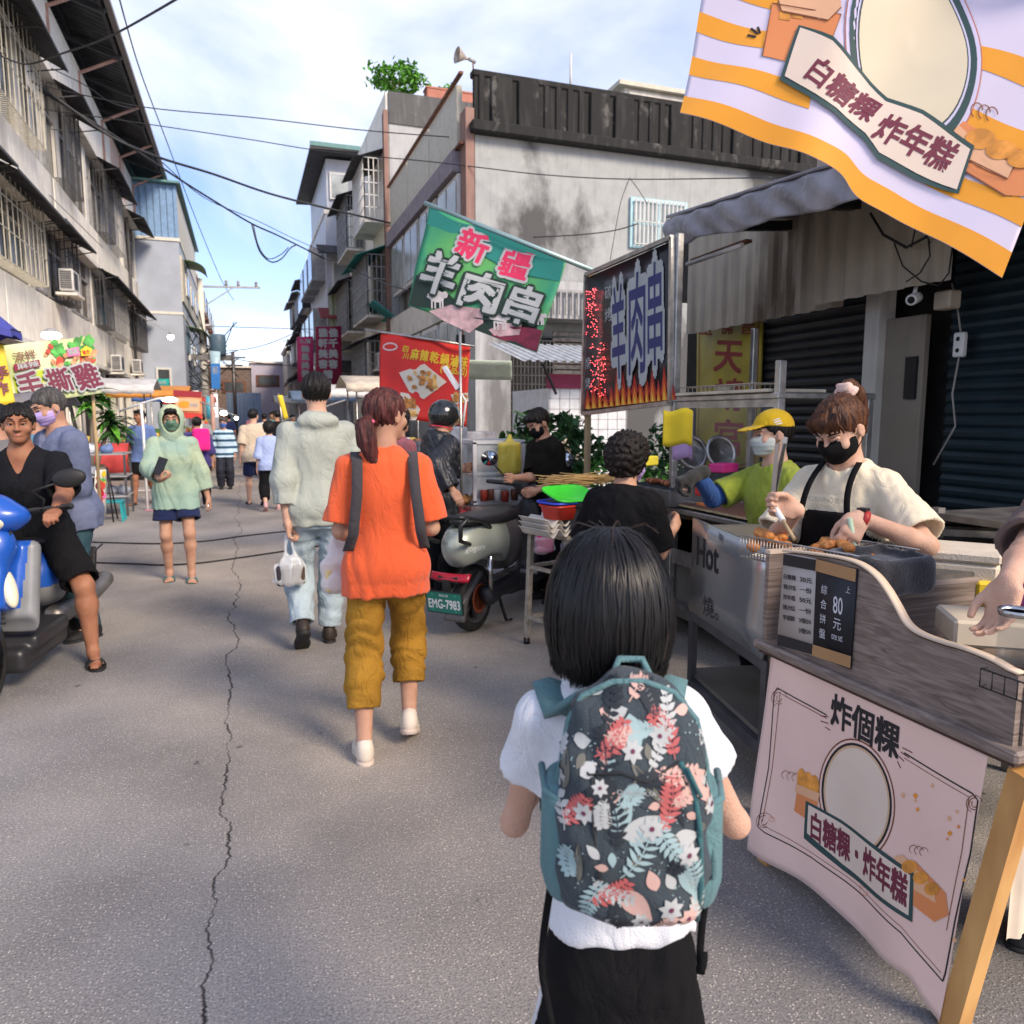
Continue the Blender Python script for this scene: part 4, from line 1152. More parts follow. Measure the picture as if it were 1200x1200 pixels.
# ---- two further buildings on the right
gb = thing('grille_balcony_building', 'narrow grey rendered apartment building with a white barred balcony and red trim', 'building',(RX,29,0))
def Gq(name, mb, parent=None): mb.xf(Matrix.Translation((-RX,-29,0))); return mb.build(name, parent or gb)
w = MB(); w.box((RX+3,34.4,6.1),(6,10.8,12.2), WEATH2)
for z in (3,6.1,9.1): w.box((RX+3.01,34.4, z),(6.04,10.86,.05), CONC2)
w.box((RX-.05,34.4,6.2),(.12,10.7,12.3), CONC); w.box((RX-.12,29.06,6.3),(.16,.16,12.6), stained('salmon_tile',(.28,.17,.14),(.12,.08,.07),1.5))
Gq('wall', w)
w = MB(); w.box((RX+3,29.05,12.7),(6,.2,1.1), stained('dark_parapet',(.10,.10,.10),(.2,.2,.19),2)); w.box((RX,34.3,12.7),(.2,10.5,1.1), CONC); Gq('parapet', w)
for (z, yy0, yy1, kk) in ((9.9,29.4,32.4, 'w'),(6.4,29.2,33.2, 'g'),(9.9,34.5,38, 'd'),(6.4,35,39, 'd'),(3.3,30,34, 'd')):
    c = MB(); m_ = WHITEP if kk == 'w' else GRILLE; xo = RX-.9
    for i in range(16): yv = yy0+(yy1-yy0)*i/15; c.bar((xo, yv, z-1.1),(xo, yv, z+1.1),.03,.03, m_)
    for i in range(6): xv = xo+.9*i/5; c.bar((xv, yy0, z-1.1),(xv, yy0, z+1.1),.03,.03, m_)
    for j in range(6):
        zz_ = z-1.1+2.2*j/5; c.bar((xo, yy0, zz_),(xo, yy1, zz_),.03,.03, m_); c.bar((xo, yy0, zz_),(RX, yy0, zz_),.03,.03, m_)
    c.box(((xo+RX)/2,(yy0+yy1)/2, z-1.15),(.92, yy1-yy0,.1), CONC2)
    if kk != 'w': c.box((xo+.06,(yy0+yy1)/2, z),(.02, yy1-yy0-.1,2.1), GLASSL)
    Gq('barred_balcony', c)
    a = MB(); corrug(a,(RX, yy0-.2, z+1.5),(0,1,0),(-1.3,0,-.5), yy1-yy0+.4,1.4,.3,.04, AWN if kk != 'g' else mat('teal_canvas',(.03,.24,.22),.7)); Gq('awning', a)
f = MB(); f.box((RX-.5,29.1,5.4),(.9,2.0,.05), mat('teal_canvas',(.03,.24,.22),.7),(0,.6,0)); Gq('canvas_awning', f)
ac_unit(Gq, RX-.4,29.6,3.6,-1)
pl = MB(); pl.tube([(RX-.15,29.2,.2),(RX-.15,29.2,12.5)],.07, RUST,8); Gq('drainpipe', pl)
# rooftop planting
LEAF = mat('bright_leaf',(.10,.30,.03),.55, var=.5, scale=30, spec=.3)
LEAFD = mat('dark_leaf',(.035,.10,.025),.5, var=.5, scale=25, spec=.35)
POTR = mat('terracotta_trough',(.42,.16,.11),.7)
def leaf_clump(name, c, rx, ry, rz, n, sz, m, label=None, cat=None, seed=1, stem=True, parent=None, base=None, group=None):
    r1 = random.Random(seed); L_ = MB()
    for i in range(n):
        v = Vector((r1.gauss(0,1), r1.gauss(0,1), r1.gauss(0,1))); v.normalize(); v *= r1.uniform(.35,1)**.6
        v *= 1+.25*math.sin(v.x*5+seed)*math.cos(v.z*6)
        p = Vector((v.x*rx, v.y*ry, v.z*rz)); s1 = sz*r1.uniform(.6,1.3)
        e = Euler((r1.uniform(-1.1,1.1), r1.uniform(-1.1,1.1), r1.uniform(0,6.28))).to_matrix()
        q = [e@Vector(a)*s1+p for a in ((-.5,0,0),(-.12,-.24,.04),(.3,-.18,.03),(.6,0,-.08),(.3,.18,.03),(-.12,.24,.04))]
        L_.add(q,[(0,1,2,3),(0,3,4,5)], m)
    root = parent
    if label: root = thing(name, label, cat, base or (c[0], c[1], c[2]-rz),0, group)
    off = Vector(c)-(Vector(root.location) if label else Vector((0,0,0)))
    L_.xf(Matrix.Translation(off)); L_.build('foliage', root)
    if stem:
        s_ = MB()
        for k in range(6):
            e = off+Vector((r1.uniform(-.6,.6)*rx, r1.uniform(-.6,.6)*ry, r1.uniform(-.2,.6)*rz)); b0 = off-Vector((0,0, rz*1.0))
            s_.tube([b0+Vector((r1.uniform(-.05,.05)*rx,0,0)), b0.lerp(e,.5)+Vector((r1.uniform(-.1,.1)*rx,0,0)), e],.02, WOODP,5, rs=[.03*rz+.006,.02*rz+.004,.003])
        s_.build('stems', root)
    return root
t_ = leaf_clump('potted_plant',(5.9,29.5,13.95),1.1,.8,.55,700,.22, LEAF, 'bright green leafy bush growing on the grey building roof edge', 'plant',3, base=(5.9,29.5,13.25))
t_ = leaf_clump('potted_plant',(8.0,29.8,13.7),.6,.5,.45,160,.2, LEAF, 'thin wispy green plant in the pink rooftop trough', 'plant',4, base=(8.0,29.8,13.25))
o = MB(); o.box((0,0,.2),(1.9,.5,.4), POTR, bev=.03); o.box((0,0,.38),(1.95,.55,.06), POTR); o = o.build('planter_trough', None,(7.9,29.3,13.25)); tag(o, 'pink planter trough on the grey building parapet', 'planter')

cb = thing('white_tiled_building', 'white tiled building jutting towards the street with a green edged roof shed and black awnings', 'building',(4.3,40.2,0))
def Cq(name, mb, parent=None): mb.xf(Matrix.Translation((-4.3,-40.2,0))); return mb.build(name, parent or cb)
WT = mat('white_tile',(.46,.48,.54),.5, var=.08, scale=1)
w = MB(); w.box((7.3,45,5.8),(6,9.6,11.6), WT); w.box((7.3,45,11.65),(6.1,9.7,.2), CONC2); Cq('wall', w)
w = MB(); w.box((7.3,45,13.0),(5.7,9,2.6), WT); w.box((7.0,44.6,14.55),(6.8,10.4,.12), ROOFD,(0,-.04,0)); w.box((7.0,39.42,14.6),(6.8,.1,.2), mat('green_gutter',(.12,.25,.24),.6)); Cq('roof_shed', w)
for x, z, ww_ in ((5.4,13.0,1.6),(5.3,8.6,1.5),(5.3,5.4,1.5)):
    f = MB(); f.box((x,40.15 if z < 12 else 40.42, z),(ww_,.12,1.3), WHITEP); fo = Cq('window', f); p = MB(); p.box((x,40.07 if z < 12 else 40.34, z),(ww_-.2,.03,1.1), GLASSL); Cq('pane', p, fo)
for x, z, c_ in ((5.0,9.7, AWN),(5.0,6.6, mat('dull_red_awning',(.28,.05,.05),.6)),(4.8,4.0, AWN)):
    a = MB(); a.box((x,39.5, z),(2.4,1.4,.06), c_,(.45,0,0)); a.bar((x-1,40.1, z-.3),(x-1,39, z-.35),.05,.05, GRILLED); a.bar((x+1,40.1, z-.3),(x+1,39, z-.35),.05,.05, GRILLED); Cq('awning', a)
w = MB(); corrug(w,(4.25,39.2,5.2),(1,0,0),(0,0,1),1.3,2.6,.2,.04, mat('pale_green_sheet',(.38,.44,.32),.6)); Cq('sheet_screen', w)
for y in (42,45,48):
    for z in (9.2,6.2,3.4):
        f = MB(); f.box((4.0, y, z),(.7,2.2,1.6), GRILLE); fo = Cq('window', f); p = MB(); p.box((3.64, y, z),(.03,2.0,1.4), GLASSD); Cq('pane', p, fo)
# far right row
fr_ = thing('shophouse_row', 'row of low cream and grey shophouses with small awnings receding on the far right', 'building',(4.6,50.2,0))
w = MB(); rd = random.Random(12); y = 50.2
while y < 74:
    l = rd.uniform(4,6); h = 10.2-(y-50)*.10+rd.uniform(-.5,.5); x = 4.5+rd.uniform(-.2,.4)-(0 if y > 55 else .2)
    w.box((x+4, y+l/2, h/2),(8, l-.03, h), rd.choice((CONC, CONC2, WT, CREAMP)))
    for z in np.arange(2.6, h-1.4,2.8):
        w.box((x-.3, y+l/2, z+.9),(.7, l*.7,1.5), rd.choice((GRILLE, GLASSD, GRILLED))); w.box((x-.5, y+l/2, z+1.9),(1.2, l*.85,.08), AWN,(0,-.3,0))
    y += l
w.xf(Matrix.Translation((-4.6,-50.2,0))); w.build('shophouses', fr_)
# street end
def endb(name, label, x0, x1, y, h, m, rows, seed):
    t = thing(name, label, 'building',((x0+x1)/2, y,0)); w = MB(); W_ = x1-x0
    w.box((0,4, h/2),(W_,8, h), m); w.box((0,3.9, h+.1),(W_+.3,8.3,.2), CONC2); w.build('wall', t)
    r1 = random.Random(seed)
    for z in rows:
        n = max(1, int(W_/2.4))
        for k in range(n):
            xx_ = -W_/2+W_*(k+.5)/n; f = MB(); f.box((xx_,-.05, z),(W_/n*.7,.12,1.1), r1.choice((RUST, WHITEP, GRILLE))); fo = f.build('window', t)
            p = MB(); p.box((xx_,-.13, z),(W_/n*.55,.03,.85), r1.choice((GLASSD, GLASSL))); p.build('pane', fo)
    return t
endb('corner_house', 'low dark mixed brick house with clutter on its roof, left of the street end',-2.2,.8,77,6.0, mat('brown_wall',(.16,.12,.10),.8, var=.4),(4.2,),1)
endb('street_end_house', 'lavender grey two storey house with a maroon window band closing the street',.9,4.0,79,6.6, mat('lavender_wall',(.42,.40,.48),.7, var=.1),(4.9,),2)
endb('pale_house', 'pale greenish white tall plain wall house on the right of the street end',3.9,8.5,71,7.4, mat('pale_green_wall',(.60,.62,.54),.8, var=.08),(),3)
t_ = thing('blue_shed', 'pale blue sheet metal shed at the end of the street', 'shed',(0,66,0)); w = MB(); corrug(w,(-1.2,-2,0),(1,0,0),(0,0,1),2.6,3.3,.3,.04, mat('pale_blue_sheet',(.30,.42,.58),.5)); w.box((.1,.2,1.6),(2.5,4,3.2), mat('pale_blue_sheet',(.30,.42,.58),.5)); w.build('walls', t_)
leaf_clump('tree',(5.8,76,8.2),1.8,1.5,.8,500,.35, LEAFD, 'small dark green tree showing above the pale house roof', 'tree',9, base=(5.8,76,7.2))

# ================================================================ who is in the street
def W2L(pos, rz, P):
    d = Vector(P)-Vector((pos[0], pos[1],0)); c, s_ = math.cos(-rz), math.sin(-rz)
    return (d.x*c-d.y*s_, d.x*s_+d.y*c, d.z)
def g2(x, y): return (x, y)
WHITET = fabric('white_cotton',(.72,.74,.78))
BLACKT = fabric('black_cotton',(.016,.016,.018))
NAVYT = fabric('navy_cotton',(.012,.02,.07))
SHOEW = mat('off_white_shoe',(.62,.55,.46),.6)
SOLEW = mat('pale_sole',(.55,.45,.38),.7)
DARKRUB = mat('black_rubber',(.015,.015,.016),.65)

# ---- the girl in front with her back to us
CP = AT(726,1085,1.12); CPX = (CP.x, CP.y); CRZ = -R(24)
girl, JG = person('girl with a black bob in a white t-shirt and black trousers seen from behind', CPX, CRZ,1.375, hdrop=.042, side=-3, child=True, res=.0055,
    lean=1, hyaw=4, hpitch=4, skin=SKIN_PALE,
    hands={'L': (-.10,.25,.95), 'R': (.12,.25,.94)}, hints={'L': (-.40,-.9,-.7), 'R': (.5,-.9,-.7)}, build=.86, curl={'L': .7, 'R': .7},
    feet={'L': (-.07,.12,0), 'R': (.09,-.16,.03,30)}, faced=True, armthick=.86,
    top=dict(mat=WHITET, sleeve=.22, loose=.010, sloose=.008, hem=.045, flare=.02, sflare=.012, fold=.004, ff=20, seed=11, neck=.07),
    bottom=dict(mat=BLACKT, len=.62, top=.12, loose=.03, flare=.03, fold=.004, seed=6))
BOB = mat('glossy_black_bob',(.008,.0075,.008),.36, col2=(.004,.004,.0045), scale=50, stretch=(1,1,.1), spec=.35)
BOBW = mat('brown_strand_hair',(.07,.042,.028),.35, col2=(.03,.02,.015), spec=.55)  # warm brown for a few right-hand strands and the flyaways
hq = JG['hq']; hc = JG['hc']; Mh = JG['Mh']; Hd = JG['Hd']; Mhn = [list(r_) for r_ in Mh]
f = S(); f.add(ell(Hd(0,-.016,.014),(.088*hq,.104*hq,.102*hq), Mhn)); f.add(ell(Hd(0,-.022,-.042),(.094*hq,.100*hq,.106*hq), Mhn),.03*hq)
f.cut(plane(Hd(0,0,-.108), Mh@Vector((0,.12,-1))),.02*hq)
f.sub(ell(Hd(0,.13,-.05),(.066*hq,.085*hq,.12*hq), Mhn),.015)
hcn_ = np.array(hc, np.float32); Mhi_ = np.array(Mh, np.float32)
def bobd(P):
    q = (P-hcn_)@Mhi_; th_ = np.arctan2(q[:,0],-q[:,1]+.02)
    return .0016*np.sin(th_*46+np.sin(q[:,2]*30)*1.2)+.001*np.sin(th_*90+q[:,2]*22)
f.off(bobd)
hair_o = sdf_mesh('hair', f,[hc.x-.16, hc.y-.16, hc.z-.18],[hc.x+.16, hc.y+.16, hc.z+.16],.0045, BOB, girl)
rd = random.Random(21); sb = MB()
bv = BVHTree.FromPolygons([v.co[:] for v in hair_o.data.vertices],[tuple(p.vertices) for p in hair_o.data.polygons])
crown = Hd(.004,-.035,.118)
for i in range(2600):
    ph = rd.uniform(-1.0,1.0)*PI*.80 if i % 4 else rd.uniform(-.5,.5)*PI
    # ph=0 is straight back
    lift = rd.uniform(.0005,.003)+(.004*rd.random()**5); n = 11; wv = rd.uniform(-.05,.05); P_ = []
    endz = -.112+rd.uniform(-.016,.010)-(.012 if abs(ph) < .9 else 0)
    for k in range(n):
        t = k/(n-1); z_ = .112+(endz-.112)*t**1.35 if k else .112
        a = ph+wv*t+.02*math.sin(t*7+i)
        rr_ = .16; d = Vector((math.sin(a),-math.cos(a),0))
        tgt = Hd(0,-.02, z_*.0); src = Hd(0,-.02, z_)
        o_ = src+(Mh@d)*.2; h_ = bv.ray_cast(o_,-(Mh@d))
        if h_[0] is None: P_.append(P_[-1]+Mh@Vector((0,0,-.012)) if P_ else crown); continue
        p = h_[0]+h_[1]*lift
        if k == 0: p = crown.lerp(p, rd.uniform(.1,1))+Mh@Vector((0,0,.001))
        P_.append(p)
    w_ = rd.uniform(.0007,.0018)
    vs = []
    for k, p in enumerate(P_):
        tn = (P_[min(k+1, n-1)]-P_[max(k-1,0)]).normalized(); nr = (p-Hd(0,-.02,-.02)).normalized(); sd_ = tn.cross(nr).normalized()*w_*(1 if k < n-2 else .5 if k == n-2 else .1)
        vs += [p+sd_, p+nr*w_*.5, p-sd_]
    sb.add(vs,[q for k in range(n-1) for q in ((3*k,3*k+1,3*k+4,3*k+3),(3*k+1,3*k+2,3*k+5,3*k+4))], BOBW if (rd.random() < .05 and ph > .2) else BOB, True)
for i in range(9):        # flyaway hairs on the crown
    a = rd.uniform(0,6.28); p0 = Hd(.02*math.cos(a),-.03+.03*math.sin(a),.116); d = Vector((math.cos(a), math.sin(a),0))
    sb.tube([p0, p0+Mh@(d*.03+Vector((0,0,.008))), p0+Mh@(d*.05+Vector((0,0, rd.uniform(-.02,.004))))],.0005, BOBW,3, caps=False)
so = sb.build('hair_strands', hair_o); so['kind'] = 'stuff'
# white side stripe of the trousers
K, A_ = JG['kn']['L'], JG['an']['L']
st = MB(); hp_ = JG['hp']['L']; tube_pts = [hp_+Vector((-.070,-.01,-.02)), hp_.lerp(K,.5)+Vector((-.075,0,0)), K+Vector((-.075,.0,0))]
bvt = BVHTree.FromPolygons([v.co[:] for v in JG['bottom'].data.vertices],[tuple(p.vertices) for p in JG['bottom'].data.polygons])
def onleg(u, v):
    p = tube_pts[0].lerp(tube_pts[2], v)+Vector((-.06,(u-.5)*.028-.01,0)); h_ = bvt.find_nearest(p); return h_[0]+h_[1]*.003
st.grid(onleg,3,24, WHITET, th=.002); st.build('side_stripe', girl)

# ---- her backpack
BPX = fabric('patterned_pack_cloth',(.045,.060,.072)); TEALC = fabric('dull_teal_cloth',(.10,.20,.215))
TEALD = fabric('dark_teal_trim',(.04,.13,.14))
pk_ = thing('backpack', 'dark children\'s backpack printed with leaves and flowers, teal edges, worn by the girl', 'backpack',(CPX[0], CPX[1],0), CRZ)
PW, PD, PB, PT = .094,.060,.885,1.185
pf = S()
pf.add(table((0,-.155,0),[[1,0,0],[0,1,0],[0,0,1]],[PB, PB+.03, PB+.11, PB+.20, PB+.265, PT],[PW*.86, PW*.97, PW, PW*.95, PW*.74, PW*.36],[PD*.7, PD, PD*1.0, PD*.85, PD*.62, PD*.4],[0,-.008,-.012,-.004,.012,.03], e=2.6))
pf.off(lambda P: .0022*np.sin(P[:,0]*60+np.sin(P[:,2]*25)*2)*np.sin(P[:,2]*45+P[:,0]*30)+.0016*np.sin(P[:,2]*90+P[:,0]*70))
pb_o = sdf_mesh('pack_body', pf,[-.16,-.26, PB-.02],[.16,-.03, PT+.02],.005, BPX, pk_)
bvp = BVHTree.FromPolygons([v.co[:] for v in pb_o.data.vertices],[tuple(p.vertices) for p in pb_o.data.polygons])
def onpack(u, v, lift):
    h_ = bvp.ray_cast(Vector((u,-.5, v)), Vector((0,1,0)))
    if h_[0] is None:
        h_ = bvp.find_nearest(Vector((u,-.155, v)))
    return h_[0]+h_[1]*lift
prt = {k: mat('print_'+k, c,.75, var=.08) for k, c in dict(white=(.40,.42,.42), pale=(.28,.40,.42), coral=(.42,.10,.10), blush=(.52,.34,.30), olive=(.13,.13,.11), slate=(.014,.02,.028)).items()}
pm = MB(); rd = random.Random(77)
def leaf(cx, cy, L_, W_, a, m_, lift=.0014):
    if L_ > .02: L_ *= .86; W_ *= .80
    pts = []
    for k in range(14):
        t = k/7
        if t <= 1: x = L_*t; y = W_*math.sin(PI*t**.8)*.5
        else: x = L_*(2-t); y = -W_*math.sin(PI*(2-t)**.8)*.5
        pts.append((cx+x*math.cos(a)-y*math.sin(a), cy+x*math.sin(a)+y*math.cos(a)))
    pts = [p for p in pts]
    put_poly(pm, onpack, pts, prt[m_], lift,1)
def fern(cx, cy, L_, a, m_, n=8, lw=.022, bend=.8):
    L_ *= .9; lw *= .72; x, y, aa = cx, cy, a; pts = [(x, y)]
    for k in range(n):
        x += L_/n*math.cos(aa); y += L_/n*math.sin(aa); aa += bend/n; pts.append((x, y)); ll = lw*math.sin(PI*(k+1.2)/(n+1.4))+.004
        for sg in (-1,1): leaf(x, y, ll,.0058, aa+sg*1.05, m_,.0018)
    put_line(pm, onpack, pts,.0014, prt[m_],.002)
def flower(cx, cy, r, m_, n=7):
    r *= .62
    for k in range(n): leaf(cx, cy, r, r*.55,2*PI*k/n+.3, m_,.0022)
    put_poly(pm, onpack, ellipse(cx, cy, r*.2, r*.2,8), mat('print_centre',(.12,.02,.06),.7),.003)
X0 = lambda px: (px-752)/960.0      # rough print layout read from the photograph
Z0 = lambda py: PT-(py-782)/945.0
for (a, b_, L_, W_, an, m_) in [(705,805,.034,.024,1.2, 'white'),(722,820,.028,.02,.4, 'white'),(745,815,.055,.03,-1.4, 'pale'),(770,812,.026,.02,1.7, 'white'),(683,850,.024,.022,.2, 'white'),(720,850,.03,.016,1.1, 'white'),(735,940,.075,.035,.35, 'white'),(725,935,.05,.03,1.0, 'pale'),(790,945,.04,.026,.1, 'white'),(775,1000,.032,.02,1.9, 'blush'),(795,1000,.026,.016,2.0, 'white'),(735,1000,.065,.036,-.8, 'blush'),(712,1010,.03,.014,.3, 'white'),(815,870,.06,.028,-1.1, 'blush'),(690,880,.028,.02,.6, 'white'),(712,965,.024,.014,2.4, 'white'),(802,975,.05,.02,-1.2, 'pale'),(722,1050,.03,.018,1.1, 'white'),(704,1060,.036,.022,-.9, 'olive'),(825,985,.05,.02,-1.7, 'pale'),(828,1035,.05,.018,-1.5, 'coral'),(760,870,.06,.016,-2.0, 'olive'),(745,860,.08,.014,-.9, 'olive'),(785,880,.07,.016,-1.2, 'slate'),(825,850,.03,.02,.8, 'white'),(673,830,.05,.012,1.3, 'olive'),(690,1000,.06,.012,1.6, 'olive'),(780,840,.02,.012,.4, 'white'),(672,905,.06,.014,1.5, 'olive'),(757,785,.02,.014,2.0, 'white')]:
    leaf(X0(a), Z0(b_), L_, W_, an, m_)
for (a, b_, L_, an, m_, n, lw) in [(706,862,.06,.5, 'coral',8,.018),(795,860,.06,1.7, 'coral',8,.02),(668,935,.05,.5, 'coral',7,.017),(778,935,.07,1.0, 'coral',9,.02),(700,1018,.06,.2, 'coral',8,.018),(735,985,.08,.7, 'pale',8,.024),(765,870,.09,.9, 'white',11,.014),(765,1070,.06,.6, 'blush',9,.013),(745,805,.07,.9, 'blush',8,.016),(730,955,.08,1.4, 'slate',9,.02),(712,900,.08,1.2, 'slate',9,.02),(665,870,.04,1.2, 'white',8,.01),(790,905,.04,.2, 'blush',7,.012),(800,1055,.06,.7, 'white',8,.012),(820,1010,.07,1.5, 'pale',9,.013),(716,838,.04,-.2, 'blush',6,.012)]:
    fern(X0(a), Z0(b_), L_, an, m_, n, lw)
for (a, b_, r_, m_) in [(748,852,.021, 'white'),(779,838,.022, 'white'),(695,920,.022, 'white'),(769,930,.024, 'white'),(810,960,.022, 'white'),(792,1022,.024, 'white'),(760,1040,.021, 'white'),(812,1035,.020, 'blush'),(837,915,.016, 'white'),(712,890,.017, 'white'),(668,890,.013, 'white')]:
    flower(X0(a), Z0(b_), r_, m_)
rd2 = random.Random(5)
for k in range(16): fern(rd2.uniform(-.085,.085), rd2.uniform(PB+.03, PT-.03), rd2.uniform(.035,.06), rd2.uniform(0,6.2), rd2.choice(('slate', 'pale', 'white', 'slate', 'olive', 'blush')),7,.015)
for k in range(26): leaf(rd2.uniform(-.09,.09), rd2.uniform(PB+.03, PT-.03), rd2.uniform(.014,.022),.010, rd2.uniform(0,6.2), rd2.choice(('pale', 'white', 'blush', 'olive', 'slate')))
for k in range(170):
    a = rd.choice(((700,850),(770,890),(745,965),(690,985),(800,920),(780,975),(800,1000),(735,900),(665,860),(820,840)))
    put_poly(pm, onpack, ellipse(X0(a[0]+rd.gauss(0,9)), Z0(a[1]+rd.gauss(0,9)),.0009,.0009,5), prt['pale'],.0016)
put_text(pm, onpack, 'QUECHUA', X0(752), Z0(893),.045,.006, prt['white'],.003)
pm.build('printed_pattern', pb_o)
# seams, zip, pockets, straps
sm_ = MB()
def loop(pts, r_, m_, y=.002): sm_.tube([onpack(X0(a), Z0(b_), y) for a, b_ in pts], r_, m_,7)
loop([(660,1060),(657,990),(658,900),(668,835),(690,800),(725,784),(765,782),(800,797),(825,830),(838,880),(842,940),(842,1000),(838,1040),(815,1062)],.0042, TEALC)
sm_.build('piping', pk_)
sm_ = MB(); loop([(664,862),(700,878),(735,873),(762,880),(800,862)],.0015, DARKRUB); loop([(703,880),(705,930),(712,985),(735,1060)],.0014, DARKRUB); sm_.build('seam', pk_)
sm_ = MB(); loop([(800,862),(813,885),(822,930),(826,1000),(824,1050)],.0035, TEALD,.003); loop([(806,868),(815,890),(820,900)],.0025, TEALD,.008); sm_.build('zip', pk_)
for sg in (-1,1):
    q = S(); q.add(table((sg*.074,-.135,0),[[1,0,0],[0,1,0],[0,0,1]],[PB+.01, PB+.05, PB+.165],[.030,.040,.038],[.05,.058,.055], e=2.6)); q.cut(plane((0,0, PB+.16),(-.15*sg,0,1)),.003)
    po = sdf_mesh('side_pocket', q,[sg*.074-.06,-.22, PB-.01],[sg*.074+.06,-.05, PB+.20],.005, TEALC, pk_)
    t_ = MB(); t_.tube([(sg*.114,-.10, PB+.158),(sg*.106,-.168, PB+.156),(sg*.078,-.193, PB+.152),(sg*.048,-.178, PB+.146)],.005, TEALC,8); t_.build('pocket_hem', po)
for sg in (-1,1):
    s1 = MB(); pts = [(sg*.040,-.125, PT-.02), JG['T'](sg*.085,-.075,.475), JG['T'](sg*.105,-.01,.508), JG['T'](sg*.108,.07,.47), JG['T'](sg*.108,.125,.36), JG['T'](sg*.11,.125,.2)]
    s1.grid(lambda u, v: Vector(pts[min(int(v*5),4)]).lerp(Vector(pts[min(int(v*5),4)+1]), v*5-min(int(v*5),4))+Vector(((u-.5)*.052,0,-.004*abs(u-.5)*4)),4,20, TEALC, th=.009)
    s1.build('shoulder_strap', pk_)
    w_ = MB(); x_ = sg*.100
    pts2 = [(x_*1.0,-.12, PB+.10 if sg < 0 else PB+.02),(x_*1.03,-.10, PB-.02),(x_*1.06-.004,-.11, PB-.13),(x_*1.0,-.11, PB-.22 if sg < 0 else PB-.09)]
    w_.grid(lambda u, v: Vector(pts2[min(int(v*3),2)]).lerp(Vector(pts2[min(int(v*3),2)+1]), v*3-min(int(v*3),2))+Vector(((u-.5)*.010+.003*math.sin(v*8),-.004*math.sin(v*9),0)),1,14, BLACKT, th=.0015)
    w_.build('loose_webbing', pk_)
h_ = MB(); h_.tube([(-.022,-.115, PT-.01),(-.015,-.098, PT+.004),(.015,-.098, PT+.004),(.022,-.115, PT-.01)],.005, TEALC,7); h_.build('grab_loop', pk_)

# ---- woman in orange
OP = (.57,3.27); ORZ = -.12
ORANGE = wrinkle(mat('orange_cotton',(.74,.115,.035),.88, var=.07, scale=4, bump=.35, bscale=350, sheen=.2, spec=.25),8,.6)
MUST = wrinkle(mat('mustard_cotton',(.33,.17,.022),.85, var=.2, scale=5, bump=.35, bscale=300, spec=.2),10,.8)
BURG = hairmat('burgundy_hair',(.12,.035,.03),(.035,.012,.012))
ow, JO = person('woman in an orange t-shirt and cropped mustard trousers walking away', OP, ORZ,1.635, res=.006, lean=2, hyaw=-48, hpitch=2,
    hands={'L': (-.13,.20,.95), 'R': (.14,.22,.97)}, hints={'L': (-.35,-1,-.3), 'R': (.35,-1,-.3)}, curl={'L': .85, 'R': .8},
    feet={'L': (-.12,-.10,0,0,4), 'R': (.09,.02,.0,22,-6)}, build=.95,
    top=dict(mat=ORANGE, sleeve=.44, loose=.022, hem=-.15, flare=.02, sflare=.012, fold=.007, ff=17, seed=5, neck=.07),
    bottom=dict(mat=MUST, len=.80, loose=.026, flare=.008, fold=.015, ff=24, seed=8), shoes=dict(kind='sneaker', mat=SHOEW, sole=SOLEW),
    hair=dict(mat=BURG, style='tail', amp=.005, tail=[(-.005,-.10,-.02),(-.0,-.135,-.055),(.01,-.13,-.12),(.025,-.115,-.18),(.05,-.105,-.235)], trad=[.022,.040,.042,.030,.008]))
t_ = MB(); hd_ = JO['Hd']
for k in range(7):
    a = 2*PI*k/7; t_.lathe([(.001,-.012),(.010,-.006),(.012,0),(.010,.006),(.001,.012)], hd_(.02*math.cos(a),-.108+.010*math.sin(a),-.032+.017*math.sin(a)), mat('pink_scrunchie',(.75,.12,.25),.7),8)
t_.build('hair_tie', ow)
def strap(parent, J, sg, m_, w_=.045, xo=.095, low=.10, lift=.0):
    s1 = MB(); T = J['T']; ps = [T(sg*xo,.10,.36), T(sg*xo,.055,.475), T(sg*xo,-.02,.50), T(sg*xo*1.02,-.085,.46), T(sg*xo*1.12,-.132,.33), T(sg*xo*1.32,-.128, low+.05), T(sg*xo*1.5,-.06, low-.03)]
    n = len(ps)-1
    def fn(u, v):
        k = min(int(v*n), n-1); p = ps[k].lerp(ps[k+1], v*n-k); c = (T(0,0,.2)); d = Vector((p.x-c.x, p.y-c.y,0)).normalized()
        return p+Vector(((u-.5)*w_,0,0))+d*lift
    s1.grid(fn,2,24, m_, th=.006); return s1.build('shoulder_strap', parent)
bagf = thing('sling_backpack', 'backpack worn on the front by the woman in orange, grey straps over her shoulders', 'backpack',(OP[0], OP[1],0), ORZ)
STR = fabric('grey_webbing',(.055,.05,.055))
for sg in (-1,1): strap(bagf, JO, sg, STR, lift=.030)
q = S(); T = JO['T']; q.add(rbox(T(0,.20,.22),(.13,.06,.16),.04)); sdf_mesh('pack_body', q,[-.3,0,.8],[.3,.5,1.5],.012, STR, bagf)

